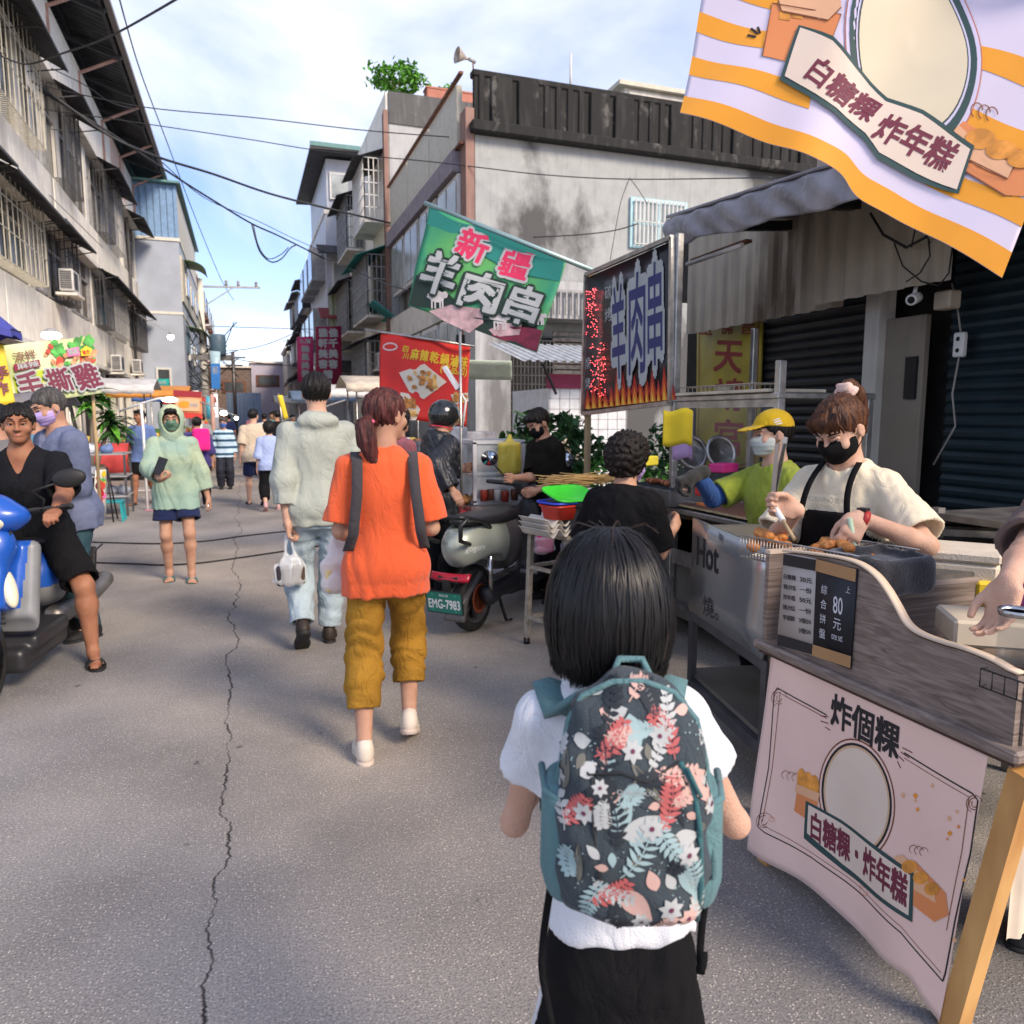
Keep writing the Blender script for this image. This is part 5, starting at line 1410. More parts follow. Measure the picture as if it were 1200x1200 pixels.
def plastic_bag(label, top, w_, h_, d_, m_, inner=None, seed=1, cat='bag', yaw=0.0):
    """a knotted carrier bag hanging from the point top"""
    t = thing('plastic_bag', label, cat,(top[0], top[1], top[2]-h_-.12), yaw); H_ = h_+.12
    f = S(); f.add(table((0,0,0),[[1,0,0],[0,1,0],[0,0,1]],[0, h_*.15, h_*.6, h_*.86, h_],[w_*.38, w_*.5, w_*.47, w_*.3, w_*.10],[d_*.4, d_*.5, d_*.46, d_*.3, d_*.14], e=2.4))
    for sg in (-1,1): f.add(rc((sg*w_*.16,0, h_*.86),(sg*.012,0, H_),.012,.008),.03)
    f.off(folds(.007,45, seed,(1,1,.6)))
    sdf_mesh('film', f,[-w_*.6,-d_*.6-.02,-.01],[w_*.6, d_*.6+.02, H_+.02],.006, m_, t)
    if inner:
        for i,(cx, cz, rw, rh, im) in enumerate(inner):
            f = S(); f.add(rbox((cx,0, cz),(rw, d_*.38, rh),.015)); sdf_mesh('contents', f,[cx-rw-.01,-d_*.5, cz-rh-.01],[cx+rw+.01, d_*.5, cz+rh+.01],.007, im, t)
    return t
FILM = mat('white_translucent_film',(.88,.80,.80),.32, alpha=.72, spec=.6, var=.05)
FILMC = mat('clear_film',(.92,.94,.96),.18, alpha=.34, spec=.8, var=.05)
DARKJ = mat('dark_drink',(.035,.03,.035),.2)
PINKG = mat('pink_goods',(.75,.20,.26),.5)
hw = Vector((OP[0], OP[1],0))+Matrix.Rotation(ORZ,3, 'Z')@Vector(JO['wr']['L'])
plastic_bag('white carrier bag hanging at the left side of the woman in orange',(hw.x-.075, hw.y-.03, hw.z+.10),.17,.24,.10, FILM,[(0.03,.05,.05,.04, PINKG),(-.03,.07,.04,.06, mat('yellow_goods',(.75,.6,.3),.6))],3)

# ---- man in the pale hooded jacket
GP = (.44,4.93)
SAGE = wrinkle(mat('pale_sage_nylon',(.36,.39,.345),.6, var=.05, scale=3, bump=.2, bscale=350, spec=.35),8,.6)
JEAN = wrinkle(mat('pale_blue_denim',(.36,.45,.50),.85, var=.12, scale=5, bump=.35, bscale=350),9,.7)
lh = AT(337,622,4.72); 
gm, JM = person('man in a pale sage hooded jacket and light jeans seen from behind', GP,-.04,1.79, res=.007, lean=1, hyaw=0,
    hands={'L': W2L(GP,-.04, lh), 'R': (.27,.10,.86)}, hints={'L': (-1,-.6,0)}, curl={'L': .75}, build=1.05, skin=SKIN_PALE,
    feet={'L': (-.13,-.16,0,42,6), 'R': (.04,.12,0,0,-4)},
    top=dict(mat=SAGE, name='jacket', sleeve=.78, loose=.020, hem=-.13, flare=.012, fold=.007, ff=15, seed=15, hood='down', sloose=.036),
    bottom=dict(mat=JEAN, len=.97, loose=.024, flare=.008, fold=.010, ff=20, seed=4), shoes=dict(kind='sneaker', mat=mat('dark_shoe',(.03,.02,.015),.6), sole=DARKRUB),
    hair=dict(mat=HAIR, style='short', amp=.006))
hw = Vector((GP[0], GP[1],0))+Matrix.Rotation(-.04,3, 'Z')@(JM['wr']['L']+JM['hd']['L']*.09)
plastic_bag('clear bag with dark drinks carried by the man in the sage jacket', hw,.20,.20,.10, FILMC,[(-.045,.07,.04,.065, DARKJ),(.05,.07,.04,.06, mat('brown_drink',(.07,.05,.04),.3))],5)

# ---- man in the green hoodie coming towards us
HP = (-.61,7.42)
MINT = wrinkle(mat('mint_windbreaker',(.50,.56,.34),.7, col2=(.24,.36,.30), var=.1, scale=1.3, stretch=(1,1,1.6), bump=.2, bscale=350, ramp=(.40,.62)),8,.6)
GREENM = mat('dark_green_mask',(.045,.12,.07),.6, col2=(.12,.22,.16), scale=18)
TEALS = mat('teal_foam',(.02,.15,.15),.6)
hr = AT(188,562,6.42)
hm_, JH = person('man in a mint hooded windbreaker, navy shorts and teal slides walking towards us', HP, PI+.06,1.60, res=.008, lean=2, skin=SKIN, build=.98,
    hands={'R': W2L(HP, PI+.06, hr), 'L': (-.27,.0,.76)}, hints={'R': (1,-.6,-.6)}, curl={'R': .85, 'L': .4}, hdir={'R': (-.8,.5,.35)}, palm={'R': (-.4,.3,.9)},
    feet={'L': (-.10,.10,0), 'R': (.09,-.04,0)}, hpitch=4,
    top=dict(mat=MINT, name='windbreaker', sleeve=.86, loose=.026, hem=-.18, flare=.02, fold=.008, ff=15, seed=31, hood='up', sloose=.036),
    bottom=dict(mat=NAVYT, len=.33, loose=.03, flare=.02, fold=.008), shoes=dict(kind='slide', mat=TEALS), hair=dict(mat=HAIR, style='short'), mask=dict(mat=GREENM))
ph_ = MB(); P_ = Vector(W2L(HP, PI+.06, AT(187,543,6.85))); ph_.box((0,0,0),(.075,.012,.15), BLACK, bev=.006); ph_.box((0,-.007,0),(.068,.003,.14), mat('phone_glass',(.03,.035,.05),.1))
o = ph_.build('phone'); wp = AT(188,546,6.37); o.location = wp; o.rotation_euler = (.2,.35,.4); tag(o, 'black phone held by the man in the mint hood', 'phone')

# ---- pedestrians further back
BGR = .014
def ped(label, px, pf_, H, rz,**k):
    p = ATZ(px, pf_); return person(label,(p.x, p.y), rz, H, res=BGR,**k)
person('man in a blue t-shirt, glasses and black shorts by the potted plants',(-1.64,14.2), PI-.3,1.62, res=.011, skin=SKIN_TAN, top=dict(mat=fabric('washed_blue',(.13,.20,.42)), sleeve=.4, loose=.03), bottom=dict(mat=BLACKT, len=.42, loose=.03), shoes=dict(kind='slide', mat=DARKRUB), hair=dict(mat=HAIR), feet={'R': (.1,.2,0), 'L': (-.1,-.15,0,15)}, hyaw=-20)
gl = MB()
o_ = [o for o in bpy.data.objects if o.get('label', '').startswith('man in a blue t-shirt')][0]
STRIPE = mat('blue_stripe',(.02,.07,.13),.8); STW = mat('pale_stripe',(.45,.60,.70),.8)
ped('older man in a blue and white striped polo and dark trousers',265,573,1.47, PI, skin=SKIN, top=dict(mat=STW, mats=[STW, STRIPE], matfn=lambda c: ((c[:,2]*7.2) % 1 < .38).astype(int), sleeve=.88, loose=.026, fold=.004), bottom=dict(mat=mat('charcoal_trousers',(.012,.014,.025),.8), loose=.03), shoes=dict(kind='sneaker', mat=DARKRUB), hair=dict(mat=HAIR_GREY), mask=dict(mat=mat('blue_mask',(.05,.13,.4),.6)))
ped('man in a beige t-shirt and navy shorts walking away',301,592,1.63,.1, skin=SKIN_PALE, top=dict(mat=fabric('beige_cotton',(.55,.46,.34)), sleeve=.45, loose=.035), bottom=dict(mat=NAVYT, len=.42, loose=.03), shoes=dict(kind='slide', mat=DARKRUB), hair=dict(mat=HAIR), hyaw=-35, feet={'L': (-.1,.2,0), 'R': (.1,-.15,0,25)})
ped('short woman in a light blue blouse and black trousers walking away',319,598,1.42,0, skin=SKIN_PALE, top=dict(mat=fabric('pale_blue_cotton',(.36,.44,.68)), sleeve=.6, loose=.03), bottom=dict(mat=BLACKT, loose=.03, len=.85), shoes=dict(kind='sneaker', mat=mat('pinkish_shoe',(.5,.3,.3),.7)), hair=dict(mat=HAIR, style='curly'), feet={'L': (-.1,-.2,0,30), 'R': (.1,.15,0)})
ped('woman with a magenta backpack and dark clothes behind the man in the mint hood',236,596,1.5,.2, top=dict(mat=fabric('dark_violet',(.05,.04,.16)), sleeve=.6, loose=.03), bottom=dict(mat=BLACKT, loose=.02), shoes=dict(kind='sneaker', mat=WHITEP), hair=dict(mat=HAIR))
p = ATZ(236,596); f = S(); f.add(rbox((0,0,0),(.13,.07,.18),.05)); o = sdf_mesh('backpack', f,[-.2,-.15,-.25],[.2,.15,.25],.015, fabric('magenta_cloth',(.70,.02,.22))); o.location = (p.x+.06, p.y-.2,1.12); o.rotation_euler = (0,0,.2); tag(o, 'magenta backpack on the woman behind the man in the mint hood', 'backpack')
crowd = [('grey t-shirt',(.25,.26,.28),-1.0,21,0),('white shirt',(.6,.6,.6),.55,22,0),('red top',(.5,.06,.06),-1.3,26, PI),('teal top',(.05,.3,.3),.9,27, PI),('dark blue jacket',(.02,.03,.1),-.5,30,0),('pink top',(.65,.25,.32),.3,33, PI),('yellow top',(.6,.45,.08),-1.6,34,0),('black top',(.02,.02,.02),.75,18.5,0),('cream shirt',(.55,.5,.4),1.4,24, PI)]
for i,(nm, c, x, y, rz) in enumerate(crowd):
    person('distant pedestrian in a %s far down the street' % nm,(x, y), rz+.1*i,1.55+.03*(i % 4), res=.022, faced=False, top=dict(mat=fabric('crowd_'+nm.replace(' ', '_').replace('-', '_'), c), sleeve=.45, loose=.03, fold=0), bottom=dict(mat=(BLACKT, NAVYT, JEAN)[i % 3], loose=.02, fold=0), hair=dict(mat=HAIR), feet={'L': (-.1,.2*(1 if i % 2 else -1),0), 'R': (.1,-.15*(1 if i % 2 else -1),0)})

# ---- at the left stalls
MP = AT(84,600,5.05); MPP = (MP.x, MP.y)
DEN = wrinkle(mat('slate_blue_jacket',(.15,.18,.30),.8, col2=(.07,.09,.15), scale=5, bump=.3, bscale=350, ramp=(.3,.65)),8,.6)
PURM = mat('lilac_mask',(.40,.30,.60),.6)
person('man with greying hair, lilac mask and slate blue jacket in profile', MPP, R(128),1.71, res=.008, skin=SKIN, hpitch=22, lean=6, build=1.08,
    hands={'L': (-.12,.28,1.05), 'R': (.14,.28,1.05)}, hair=dict(mat=HAIR_GREY, fringe=0), mask=dict(mat=PURM),
    top=dict(mat=DEN, name='jacket', sleeve=.95, loose=.028, hem=-.14, fold=.009, ff=17, seed=2, v=1), bottom=dict(mat=mat('dark_teal_trousers',(.02,.06,.08),.8), loose=.02), shoes=dict(kind='sneaker', mat=DARKRUB))
p = AT(44,560,5.5); person('short haired man in a teal shirt facing away behind the masked man',(p.x, p.y),-.3,1.63, res=.010, skin=SKIN, top=dict(mat=fabric('sea_blue',(.10,.25,.35)), sleeve=.4, loose=.03), bottom=dict(mat=BLACKT), hair=dict(mat=HAIR, fringe=0), hyaw=-30)
p = AT(2,560,5.0); person('person in a grey t-shirt at the left edge behind the rider',(p.x, p.y),.3,1.60, res=.010, skin=SKIN, top=dict(mat=fabric('mid_grey',(.16,.16,.17)), sleeve=.4, loose=.03), bottom=dict(mat=BLACKT), hair=dict(mat=HAIR))

# ---- customers and stallholders on the right
KP = (1.45,5.95); DK = R(-72)
NYL = wrinkle(mat('black_nylon_jacket',(.018,.021,.028),.45, bump=.4, bscale=16),10,.7)
ha = AT(531,575,5.75)
hb_, JB = person('person in a black hooded jacket and motorcycle helmet at the glass food case', KP, DK,1.62, res=.009, lean=8, hpitch=12,
    hands={'R': W2L(KP, DK, ha), 'L': (-.15,.35,1.05)}, top=dict(mat=NYL, name='jacket', sleeve=.95, loose=.04, hem=-.16, hood='down', fold=.012), bottom=dict(mat=BLACKT, loose=.02), shoes=dict(kind='sneaker', mat=DARKRUB), hair=None)
Hd = JB['Hd']; hq = JB['hq']; M_ = [list(r_) for r_ in JB['Mh']]
f = S(); f.add(ell(Hd(0,-.01,.025),(.122*hq,.142*hq,.132*hq), M_)); f.sub(ell(Hd(0,.12,-.05),(.10*hq,.12*hq,.10*hq), M_),.01); f.cut(plane(Hd(0,0,-.09), JB['Mh']@Vector((0,.1,-1))),.01); f.sub(ell(Hd(0,.01,-.02),(.09*hq,.105*hq,.12*hq), M_),.01)
hc = JB['hc']; pR = JB['root']
ho = sdf_mesh('helmet', f,[hc.x-.2, hc.y-.2, hc.z-.2],[hc.x+.2, hc.y+.2, hc.z+.2],.007, mat('helmet_shell',(.012,.014,.014),.18, coat=.6), pR)
s1 = MB(); s1.tube([Hd(.118*math.sin(t),-.02+.10*math.cos(t)*-1,-.088) for t in np.linspace(-2.2,2.2,15)],.006, mat('red_trim',(.5,.03,.05),.5),6); s1.build('helmet_trim', ho)
s1 = MB(); s1.grid(lambda u, v: Hd(.128*math.sin((u-.5)*1.5)*math.sin(.3+v*.55)*1.0,.148*math.cos((u-.5)*1.5)*math.sin(.3+v*.55)*(1)-.01,.025+.137*math.cos(.3+v*.55)),8,6, mat('yellow_patch',(.55,.42,.04),.3)); s1.build('helmet_marking', ho)

person('long haired person partly hidden beyond the helmeted customer',(1.30,6.75), R(-60),1.58, res=.011, faced=False, top=dict(mat=fabric('rose_cotton',(.35,.12,.14)), sleeve=.5), bottom=dict(mat=BLACKT), hair=dict(mat=HAIR, style='curly'))
TURQ = fabric('turquoise_cotton',(.05,.42,.52))
person('small child in a turquoise t-shirt and navy shorts beside the food cart',(1.50,6.15),-.25,1.10, child=True, res=.009, skin=SKIN, faced=False, hands={'R': (.19,.10,.50)}, top=dict(mat=TURQ, sleeve=.35, loose=.02), bottom=dict(mat=NAVYT, len=.42, loose=.02), shoes=dict(kind='flipflop', mat=WHITEP), hair=dict(mat=HAIR))
# stallholder in black behind the glass case
DQ = AT(648,560,6.05); DP = (DQ.x, DQ.y); DR = R(100)
person('stallholder in a black t-shirt and black mask working at the food case', DP, DR,1.60, res=.008, skin=SKIN, lean=12, hpitch=30, hyaw=8,
    hands={'R': (-.02,.38,1.02), 'L': W2L(DP, DR, AT(628,575,5.9))}, curl={'R': .8, 'L': .8}, top=dict(mat=fabric('faded_black',(.022,.019,.015)), sleeve=.42, loose=.03, sflare=.02), bottom=dict(mat=BLACKT), shoes=dict(kind='sneaker', mat=DARKRUB), hair=dict(mat=HAIR, amp=.006), mask=dict(mat=BLACKT, smooth=1))
# curly haired customer
C2 = AT(722,640,3.35); C2P = (C2.x, C2.y); CR = R(-62)
cw, JC = person('curly haired customer in a black top leaning towards the skewer stall', C2P, CR,1.43, res=.007, lean=9, hpitch=10, hyaw=-4, skin=SKIN,
    hands={'R': (.10,.32,.98), 'L': (-.18,.25,.90)}, top=dict(mat=BLACKT, sleeve=.42, loose=.03, flare=.03), bottom=dict(mat=mat('dark_print',(.03,.025,.03),.8)), shoes=dict(kind='sneaker', mat=DARKRUB),
    hair=dict(mat=hairmat('dark_curls',(.016,.010,.008),(.006,.005,.005),.5), style='curly', seed=3), mask=dict(mat=mat('lilac_mask',(.40,.30,.60),.6)))
# yellow cap stallholder
YP = (2.42,2.95); YR = R(84)
LIME = fabric('lime_cotton',(.30,.36,.045)); BLS = fabric('blue_arm_cover',(.03,.09,.30)); GLV = fabric('dark_knit_glove',(.04,.04,.038))
gh = AT(818,556,3.55)
yw, JY = person('stallholder in a yellow cap and lime green t-shirt reaching over the skewer stall', YP, YR,1.54, res=.007, lean=6, hyaw=-5, hpitch=4, skin=SKIN_PALE,
    hands={'R': W2L(YP, YR, gh), 'L': (-.12,.30,.95)}, hints={'R': (.6,-.3,-.8)}, hdir={'R': W2L((0,0), YR, Vector((-.75,.3,-.35)))}, palm={'R': (0,-.2,-1)}, curl={'R': .9},
    top=dict(mat=LIME, sleeve=.42, loose=.024, seed=9), bottom=dict(mat=BLACKT), shoes=dict(kind='sneaker', mat=DARKRUB), hair=dict(mat=HAIR, style='short', fringe=0), mask=dict(mat=mat('grey_white_mask',(.45,.50,.48),.6)))
f = S(); f.add(rc(JY['sh']['R'].lerp(JY['el']['R'],.75), JY['el']['R'],.050,.046)); f.add(rc(JY['el']['R'], JY['wr']['R'].lerp(JY['el']['R'],.12),.047,.036),.02); f.off(folds(.004,30,2))
bb = [JY['sh']['R'], JY['el']['R'], JY['wr']['R']]
sdf_mesh('arm_cover', f,[min(p[i] for p in bb)-.07 for i in range(3)],[max(p[i] for p in bb)+.07 for i in range(3)],.007, BLS, yw)
# glove: a slightly larger copy of the hand
d = JY['hd']['R']; w_ = JY['wr']['R']; pn = Vector((0,-.2,-1)); pn = (pn-d*pn.dot(d)).normalized(); sx_ = d.cross(pn); M3 = [list(r_) for r_ in Matrix((sx_, d, pn)).transposed()]
f = S(); f.add(rc(w_-d*.03, w_+d*.03,.032,.032)); f.add(rbox(w_+d*.055,(.047,.055,.022),.018, M3),.02)
for i, fx in enumerate((.030,.011,-.010,-.029)):
    p0 = w_+d*.085+sx_*fx; f.add(chain([p0, p0+d*.022+pn*.025, p0+d*.018+pn*.052, p0+d*.0+pn*.068],[.013,.0125,.012,.010]),.005)
f.add(chain([w_+d*.03+sx_*.03, w_+d*.06+sx_*.04+pn*.03, w_+d*.07+sx_*.025+pn*.06],[.016,.014,.012]),.01)
sdf_mesh('glove', f,[w_.x-.16, w_.y-.16, w_.z-.16],[w_.x+.16, w_.y+.16, w_.z+.16],.0055, GLV, yw)
Hd = JY['Hd']; hq = JY['hq']; M_ = [list(r_) for r_ in JY['Mh']]; hc = JY['hc']
YEL = fabric('yellow_twill',(.62,.40,.015))
f = S(); f.add(ell(Hd(0,-.012,.035),(.090*hq,.108*hq,.098*hq), M_)); f.cut(plane(Hd(0,0,.042), JY['Mh']@Vector((0,.12,-1))),.003)
f.add(ell(Hd(0,.115,.040),(.068*hq,.075*hq,.007*hq),[list(r_) for r_ in (JY['Mh']@Euler((-.18,0,0)).to_matrix())]),.012)
cap = sdf_mesh('cap', f,[hc.x-.25, hc.y-.25, hc.z-.05],[hc.x+.25, hc.y+.25, hc.z+.18],.0055, YEL, yw)
s1 = MB()
# three pale bars on the side of the cap, pressed onto its surface
bc = BVHTree.FromPolygons([v.co[:] for v in cap.data.vertices],[tuple(p.vertices) for p in cap.data.polygons])
for k in range(3):
    vs = []
    for u in (0,1,2,3):
        for v in (0,1):
            p = Hd(-.12,-.015+.016*u+.006*k,.062+.018*k+.009*v-.003*u); h_ = bc.find_nearest(p); vs.append(h_[0]+h_[1]*.0015)
    s1.add(vs,[(2*i,2*i+2,2*i+3,2*i+1) for i in range(3)], WHITEP)
    vs = []
    for u in (0,1,2,3):
        for v in (0,1):
            p = Hd(.12,-.015+.016*u+.006*k,.062+.018*k+.009*v-.003*u); h_ = bc.find_nearest(p); vs.append(h_[0]+h_[1]*.0015)
    s1.add(vs,[(2*i,2*i+2,2*i+3,2*i+1) for i in range(3)], WHITEP)
s1.build('cap_stripes', cap)
# stallholder with the apron
VP = (2.06,2.14); VR = R(112)
CREAMT = fabric('cream_cotton',(.74,.66,.50))
AUB = hairmat('auburn_brown_hair',(.13,.05,.02),(.035,.015,.01))
hl = AT(1006,606,2.42); hrw = AT(934,598,2.55)
vw, JV = person('stallholder with a ponytail, black mask, cream t-shirt and black apron frying snacks', VP, VR,1.61, res=.0055, build=.86, lean=6, hpitch=33, hyaw=-6, skin=SKIN_PALE,
    hands={'L': W2L(VP, VR, hl), 'R': W2L(VP, VR, hrw)}, hints={'L': (-.9,-.9,-.5), 'R': (.8,-.5,-.8)}, hdir={'L': W2L((0,0), VR, Vector((-.75,-.35,-.75))), 'R': W2L((0,0), VR, Vector((-.65,.3,.15)))}, palm={'R': W2L((0,0), VR, Vector((-.2,-.6,.2))), 'L': W2L((0,0), VR, Vector((-.2,.6,-.6)))}, curl={'L': .75, 'R': .85},
    top=dict(mat=CREAMT, sleeve=.42, loose=.028, hem=-.04, flare=.0, sflare=.014, fold=.004, seed=14), bottom=dict(mat=BLACKT), shoes=dict(kind='sneaker', mat=DARKRUB),
    hair=dict(mat=AUB, style='tail', amp=.003, tail=[(0,-.085,.085),(0,-.125,.10),(0,-.15,.05),(.0,-.145,-.03),(-.005,-.13,-.10)], trad=[.018,.030,.034,.028,.010]), mask=dict(mat=BLACKT, smooth=1))
Hd = JV['Hd']; hq = JV['hq']; M_ = [list(r_) for r_ in JV['Mh']]; T = JV['T']
f = S(); f.add(ell(Hd(0,-.10,.098),(.040*hq,.030*hq,.034*hq), M_)); f.off(folds(.007,90,3,(1,1,1)))
hc = JV['hc']; sdf_mesh('scrunchie', f,[hc.x-.25]+[hc.y-.25, hc.z],[hc.x+.25, hc.y+.25, hc.z+.25],.005, fabric('blush_scrunchie',(.62,.45,.40)), vw)
fr = MB(); rd = random.Random(2)
for k in range(46):       # loose fringe
    x = -.062+.124*k/45; l = rd.uniform(.038,.060)
    fr.tube([Hd(x*.7,.052,.098), Hd(x,.088-.5*x*x*8*.1,.075), Hd(x*1.08,.098-abs(x)*.35,.050), Hd(x*1.12,.100-abs(x)*.4,.088-l)],.004, AUB,5, rs=[.004,.005,.004,.0012])
fr.build('fringe', vw)
ap = S(); lo_ = .050
sS = JV['s']
# bib: a shell just outside the shirt in front, with straps to the neck
ap.add(table(JV['Hc'],[list(r_) for r_ in JV['Mt']],[-.30*sS,.0,.20*sS,.37*sS],[.215,.205,.180,.110],[.165,.158,.150,.168],[0,0,.005,.004]))
ap.cut(lambda P: -(((P-np.array(JV['Hc'], np.float32))@np.array(JV['Mt'], np.float32))[:,1]-.01),.004)
ap.sub(table(JV['Hc'],[list(r_) for r_ in JV['Mt']],[-.50*sS,.0,.20*sS,.44*sS],[.205,.195,.170,.110],[.153,.146,.138,.153],[0,0,.005,.004]),.003)
apo = sdf_mesh('apron', ap,[-.3,-.3,.45],[.3,.35,1.40],.006, BLACKT, vw)
for sg in (-1,1):
    s1 = MB(); s1.grid(lambda u, v, sg=sg: T(sg*(.088-.022*v)+(u-.5)*.022,.172-.02*v-.12*v**3,.34+.185*v),2,10, BLACKT, th=.004); s1.build('apron_strap', apo)
s1 = MB(); d = JV['hd']['L']; w_ = JV['wr']['L']; fa = (w_-JV['el']['L']).normalized(); c = w_-fa*.015
s1.lathe([(.0275,-.010),(.030,-.010),(.030,.010),(.0275,.010)], c, mat('red_strap',(.42,.03,.03),.5),18, fa); s1.box(c+Vector((0,0,.031)),(.032,.032,.010), BLACK, bev=.004); s1.build('wristwatch', vw)
def chest(u, v, lift): return T(-u,.153+lift-.25*u*u, v)
s1 = MB(); TG = mat('faded_print',(.42,.45,.34),.8); put_text(s1, chest, 'MORNING SUN',.0,.405,.15,.018, TG,.004); s1.build('shirt_print', JV['top'])
# right-edge seller, mostly outside the frame
RP_ = AT(1318,620,1.95); RPP = (RP_.x, RP_.y); RR = R(95)
rh = AT(1152,735,1.55)
person('seller at the right edge in a taupe t-shirt reaching into the counter', RPP, RR,1.60, res=.006, lean=10, skin=SKIN_PALE, hpitch=25,
    hands={'R': W2L(RPP, RR, rh), 'L': (-.2,.3,.95)}, hints={'R': (.5,-1,-.1)}, hdir={'R': W2L((0,0), RR, Vector((-.25,.0,-1)))}, palm={'R': W2L((0,0), RR, Vector((-1,.1,.2)))}, curl={'R': .3},
    top=dict(mat=fabric('taupe_cotton',(.17,.12,.11)), sleeve=.42, loose=.02, sflare=.012), bottom=dict(mat=BLACKT), shoes=dict(kind='sneaker', mat=DARKRUB), hair=dict(mat=BROWH, style='curly'))

# ---- the scooter rider on the left
SCR = math.atan2(.26,-1.17)-PI/2          # scooter heading: local +Y towards the camera
SCR = math.atan2(-(-.24),-1.0); 
SP = (-1.25,5.05)                          # middle of the wheelbase, on the ground
SH = PI-.12                                 # faces us, turned a little to its right
RDP = (-1.25,5.05)
RL = lambda P: W2L(RDP, SH, P)
fo_ = RL(AT(114,752,4.66)); hl_ = RL(AT(70,612,4.15))
BLKV = fabric('faded_black_cotton',(.020,.021,.026))
rdr, JR = person('middle aged man in a black v-neck t-shirt and black shorts straddling the blue scooter', RDP, SH,1.70, res=.0065, hipz=.80, hipy=-.22, lean=16, hyaw=16, hpitch=2, skin=SKIN_TAN, build=1.1,
    hands={'L': (.30*-1,.34,.98), 'R': (.32,.34,.98)}, hints={'L': (-.8,-1,-.6), 'R': (.8,-1,-.6)}, curl={'L': .95, 'R': .9}, hdir={'L': (-.1,1,-.15), 'R': (.1,1,-.15)}, palm={'L': (0,0,-1), 'R': (0,0,-1)},
    feet={'L': (-.34,.02,.01,0,25), 'R': (.12,.22,.28,0)}, khint={'L': (-.9,1,.2), 'R': (.3,1,.5)},
    top=dict(mat=BLKV, sleeve=.42, loose=.022, hem=-.10, flare=.01, sflare=.016, fold=.007, seed=19, v=1), bottom=dict(mat=BLACKT, len=.46, loose=.022, flare=.014, fold=.010),
    shoes=dict(kind='slide', mat=DARKRUB), hair=dict(mat=HAIR, amp=.007, fringe=0))

# ================================================================ scooters
TYRE = mat('tyre_rubber',(.018,.018,.019),.75, var=.3, scale=20)
CHROME = mat('bright_metal',(.55,.55,.56),.22, metal=1)
SEATV = mat('black_vinyl',(.014,.015,.018),.35, bump=.2, bscale=200)
BODYG = mat('sage_metallic',(.36,.40,.35),.32, metal=.25, coat=.6, var=.04)
BODYD = mat('warm_grey_plastic',(.085,.080,.082),.38, coat=.2, var=.06)
BLUEP = mat('blue_scooter_paint',(.012,.085,.42),.35, coat=.35, var=.05)
SILV = mat('silver_plastic',(.22,.23,.24),.4, var=.1)
LENS = mat('headlight_lens',(.72,.68,.50),.12, var=.1, spec=.8)
REDL = mat('tail_light_red',(.35,.01,.03),.2)
I3 = [[1,0,0],[0,1,0],[0,0,1]]
def rotx(a): return [list(r_) for r_ in Matrix.Rotation(a,3, 'X')]
def wheel(parent, y, r_, w, hubm, z=None, x=0):
    z = z or r_; t = MB()
    pr = [(r_-.06,-w*.42),(r_-.035,-w*.5),(r_-.012,-w*.42),(r_,-w*.15),(r_, w*.15),(r_-.012, w*.42),(r_-.035, w*.5),(r_-.06, w*.42)]
    t.lathe(pr+[pr[0]],(x, y, z), TYRE,32,(1,0,0)); to = t.build('wheel', parent)
    h = MB(); h.lathe([(.02,-.05),(.05,-.05),(.05,.05),(.02,.05)],(x, y, z), hubm,16,(1,0,0)); h.lathe([(r_-.068,-w*.4),(r_-.055,-w*.42),(r_-.055, w*.42),(r_-.068, w*.4),(r_-.068,-w*.4)],(x, y, z), hubm,32,(1,0,0))
    for k in range(5): a = 2*PI*k/5; h.bar((x, y+.04*math.cos(a), z+.04*math.sin(a)),(x, y+(r_-.06)*math.cos(a), z+(r_-.06)*math.sin(a)),.03,.03, hubm,(1,0,0))
    h.build('rim', to); return to
def mirror(parent, x, y, z, sg, m_=BLACK):
    s1 = MB(); s1.tube([(x, y, z),(x+sg*.05, y+.01, z+.06),(x+sg*.12, y-.02, z+.13)],.006, m_,6); o = s1.build('mirror', parent)
    s1 = MB(); s1.lathe([(.001,.012),(.045,.012),(.062,.004),(.062,-.004),(.001,-.010)][::-1],(x+sg*.13, y-.03, z+.165), m_,18,(0,-1,.12), sx=1.25); s1.build('housing', o)
    s1 = MB(); s1.lathe([(.056,.0),(.0001,.001)],(x+sg*.13, y-.0435, z+.167), mat('mirror_glass',(.5,.55,.6),.03, metal=1),18,(0,-1,.12), sx=1.25); s1.build('glass', o)

# the grey scooter parked beside the food cart
G0 = ATZ(554,738,.0); dirg = Vector((.70,.71)); GRZ = math.atan2(dirg.y, dirg.x)-PI/2
sc = thing('motor_scooter', 'grey and sage motor scooter with green number plate parked by the food cart', 'scooter',(G0.x, G0.y,0), GRZ)
wheel(sc,0,.235,.105, BODYD); wheel(sc,1.24,.235,.10, BODYD)
f = S()
f.add(ell((0,.10,.60),(.185,.42,.215), rotx(-.10))); f.add(ell((0,.42,.58),(.17,.22,.24)),.08)
f.sub(rc((-.3,-.01,.225),(.3,-.01,.225),.325),.03); f.cut(plane((0,0,.77),(0,-.10,1)),.02); f.sub(rbox((0,.52,.2),(.3,.5,.17),.03),.05)
bo = sdf_mesh('body_shell', f,[-.25,-.45,.2],[.25,.75,.9],.009, BODYG, sc, mats=[BODYG, BODYD], matfn=lambda c: ((c[:,1] > .24+.25*(c[:,2]-.6))).astype(int))
f = S(); f.add(ell((0,.16,.775),(.155,.40,.062), rotx(-.06))); f.add(ell((0,.45,.77),(.13,.18,.06)),.05); sdf_mesh('seat', f,[-.2,-.35,.65],[.2,.75,.88],.009, SEATV, sc)
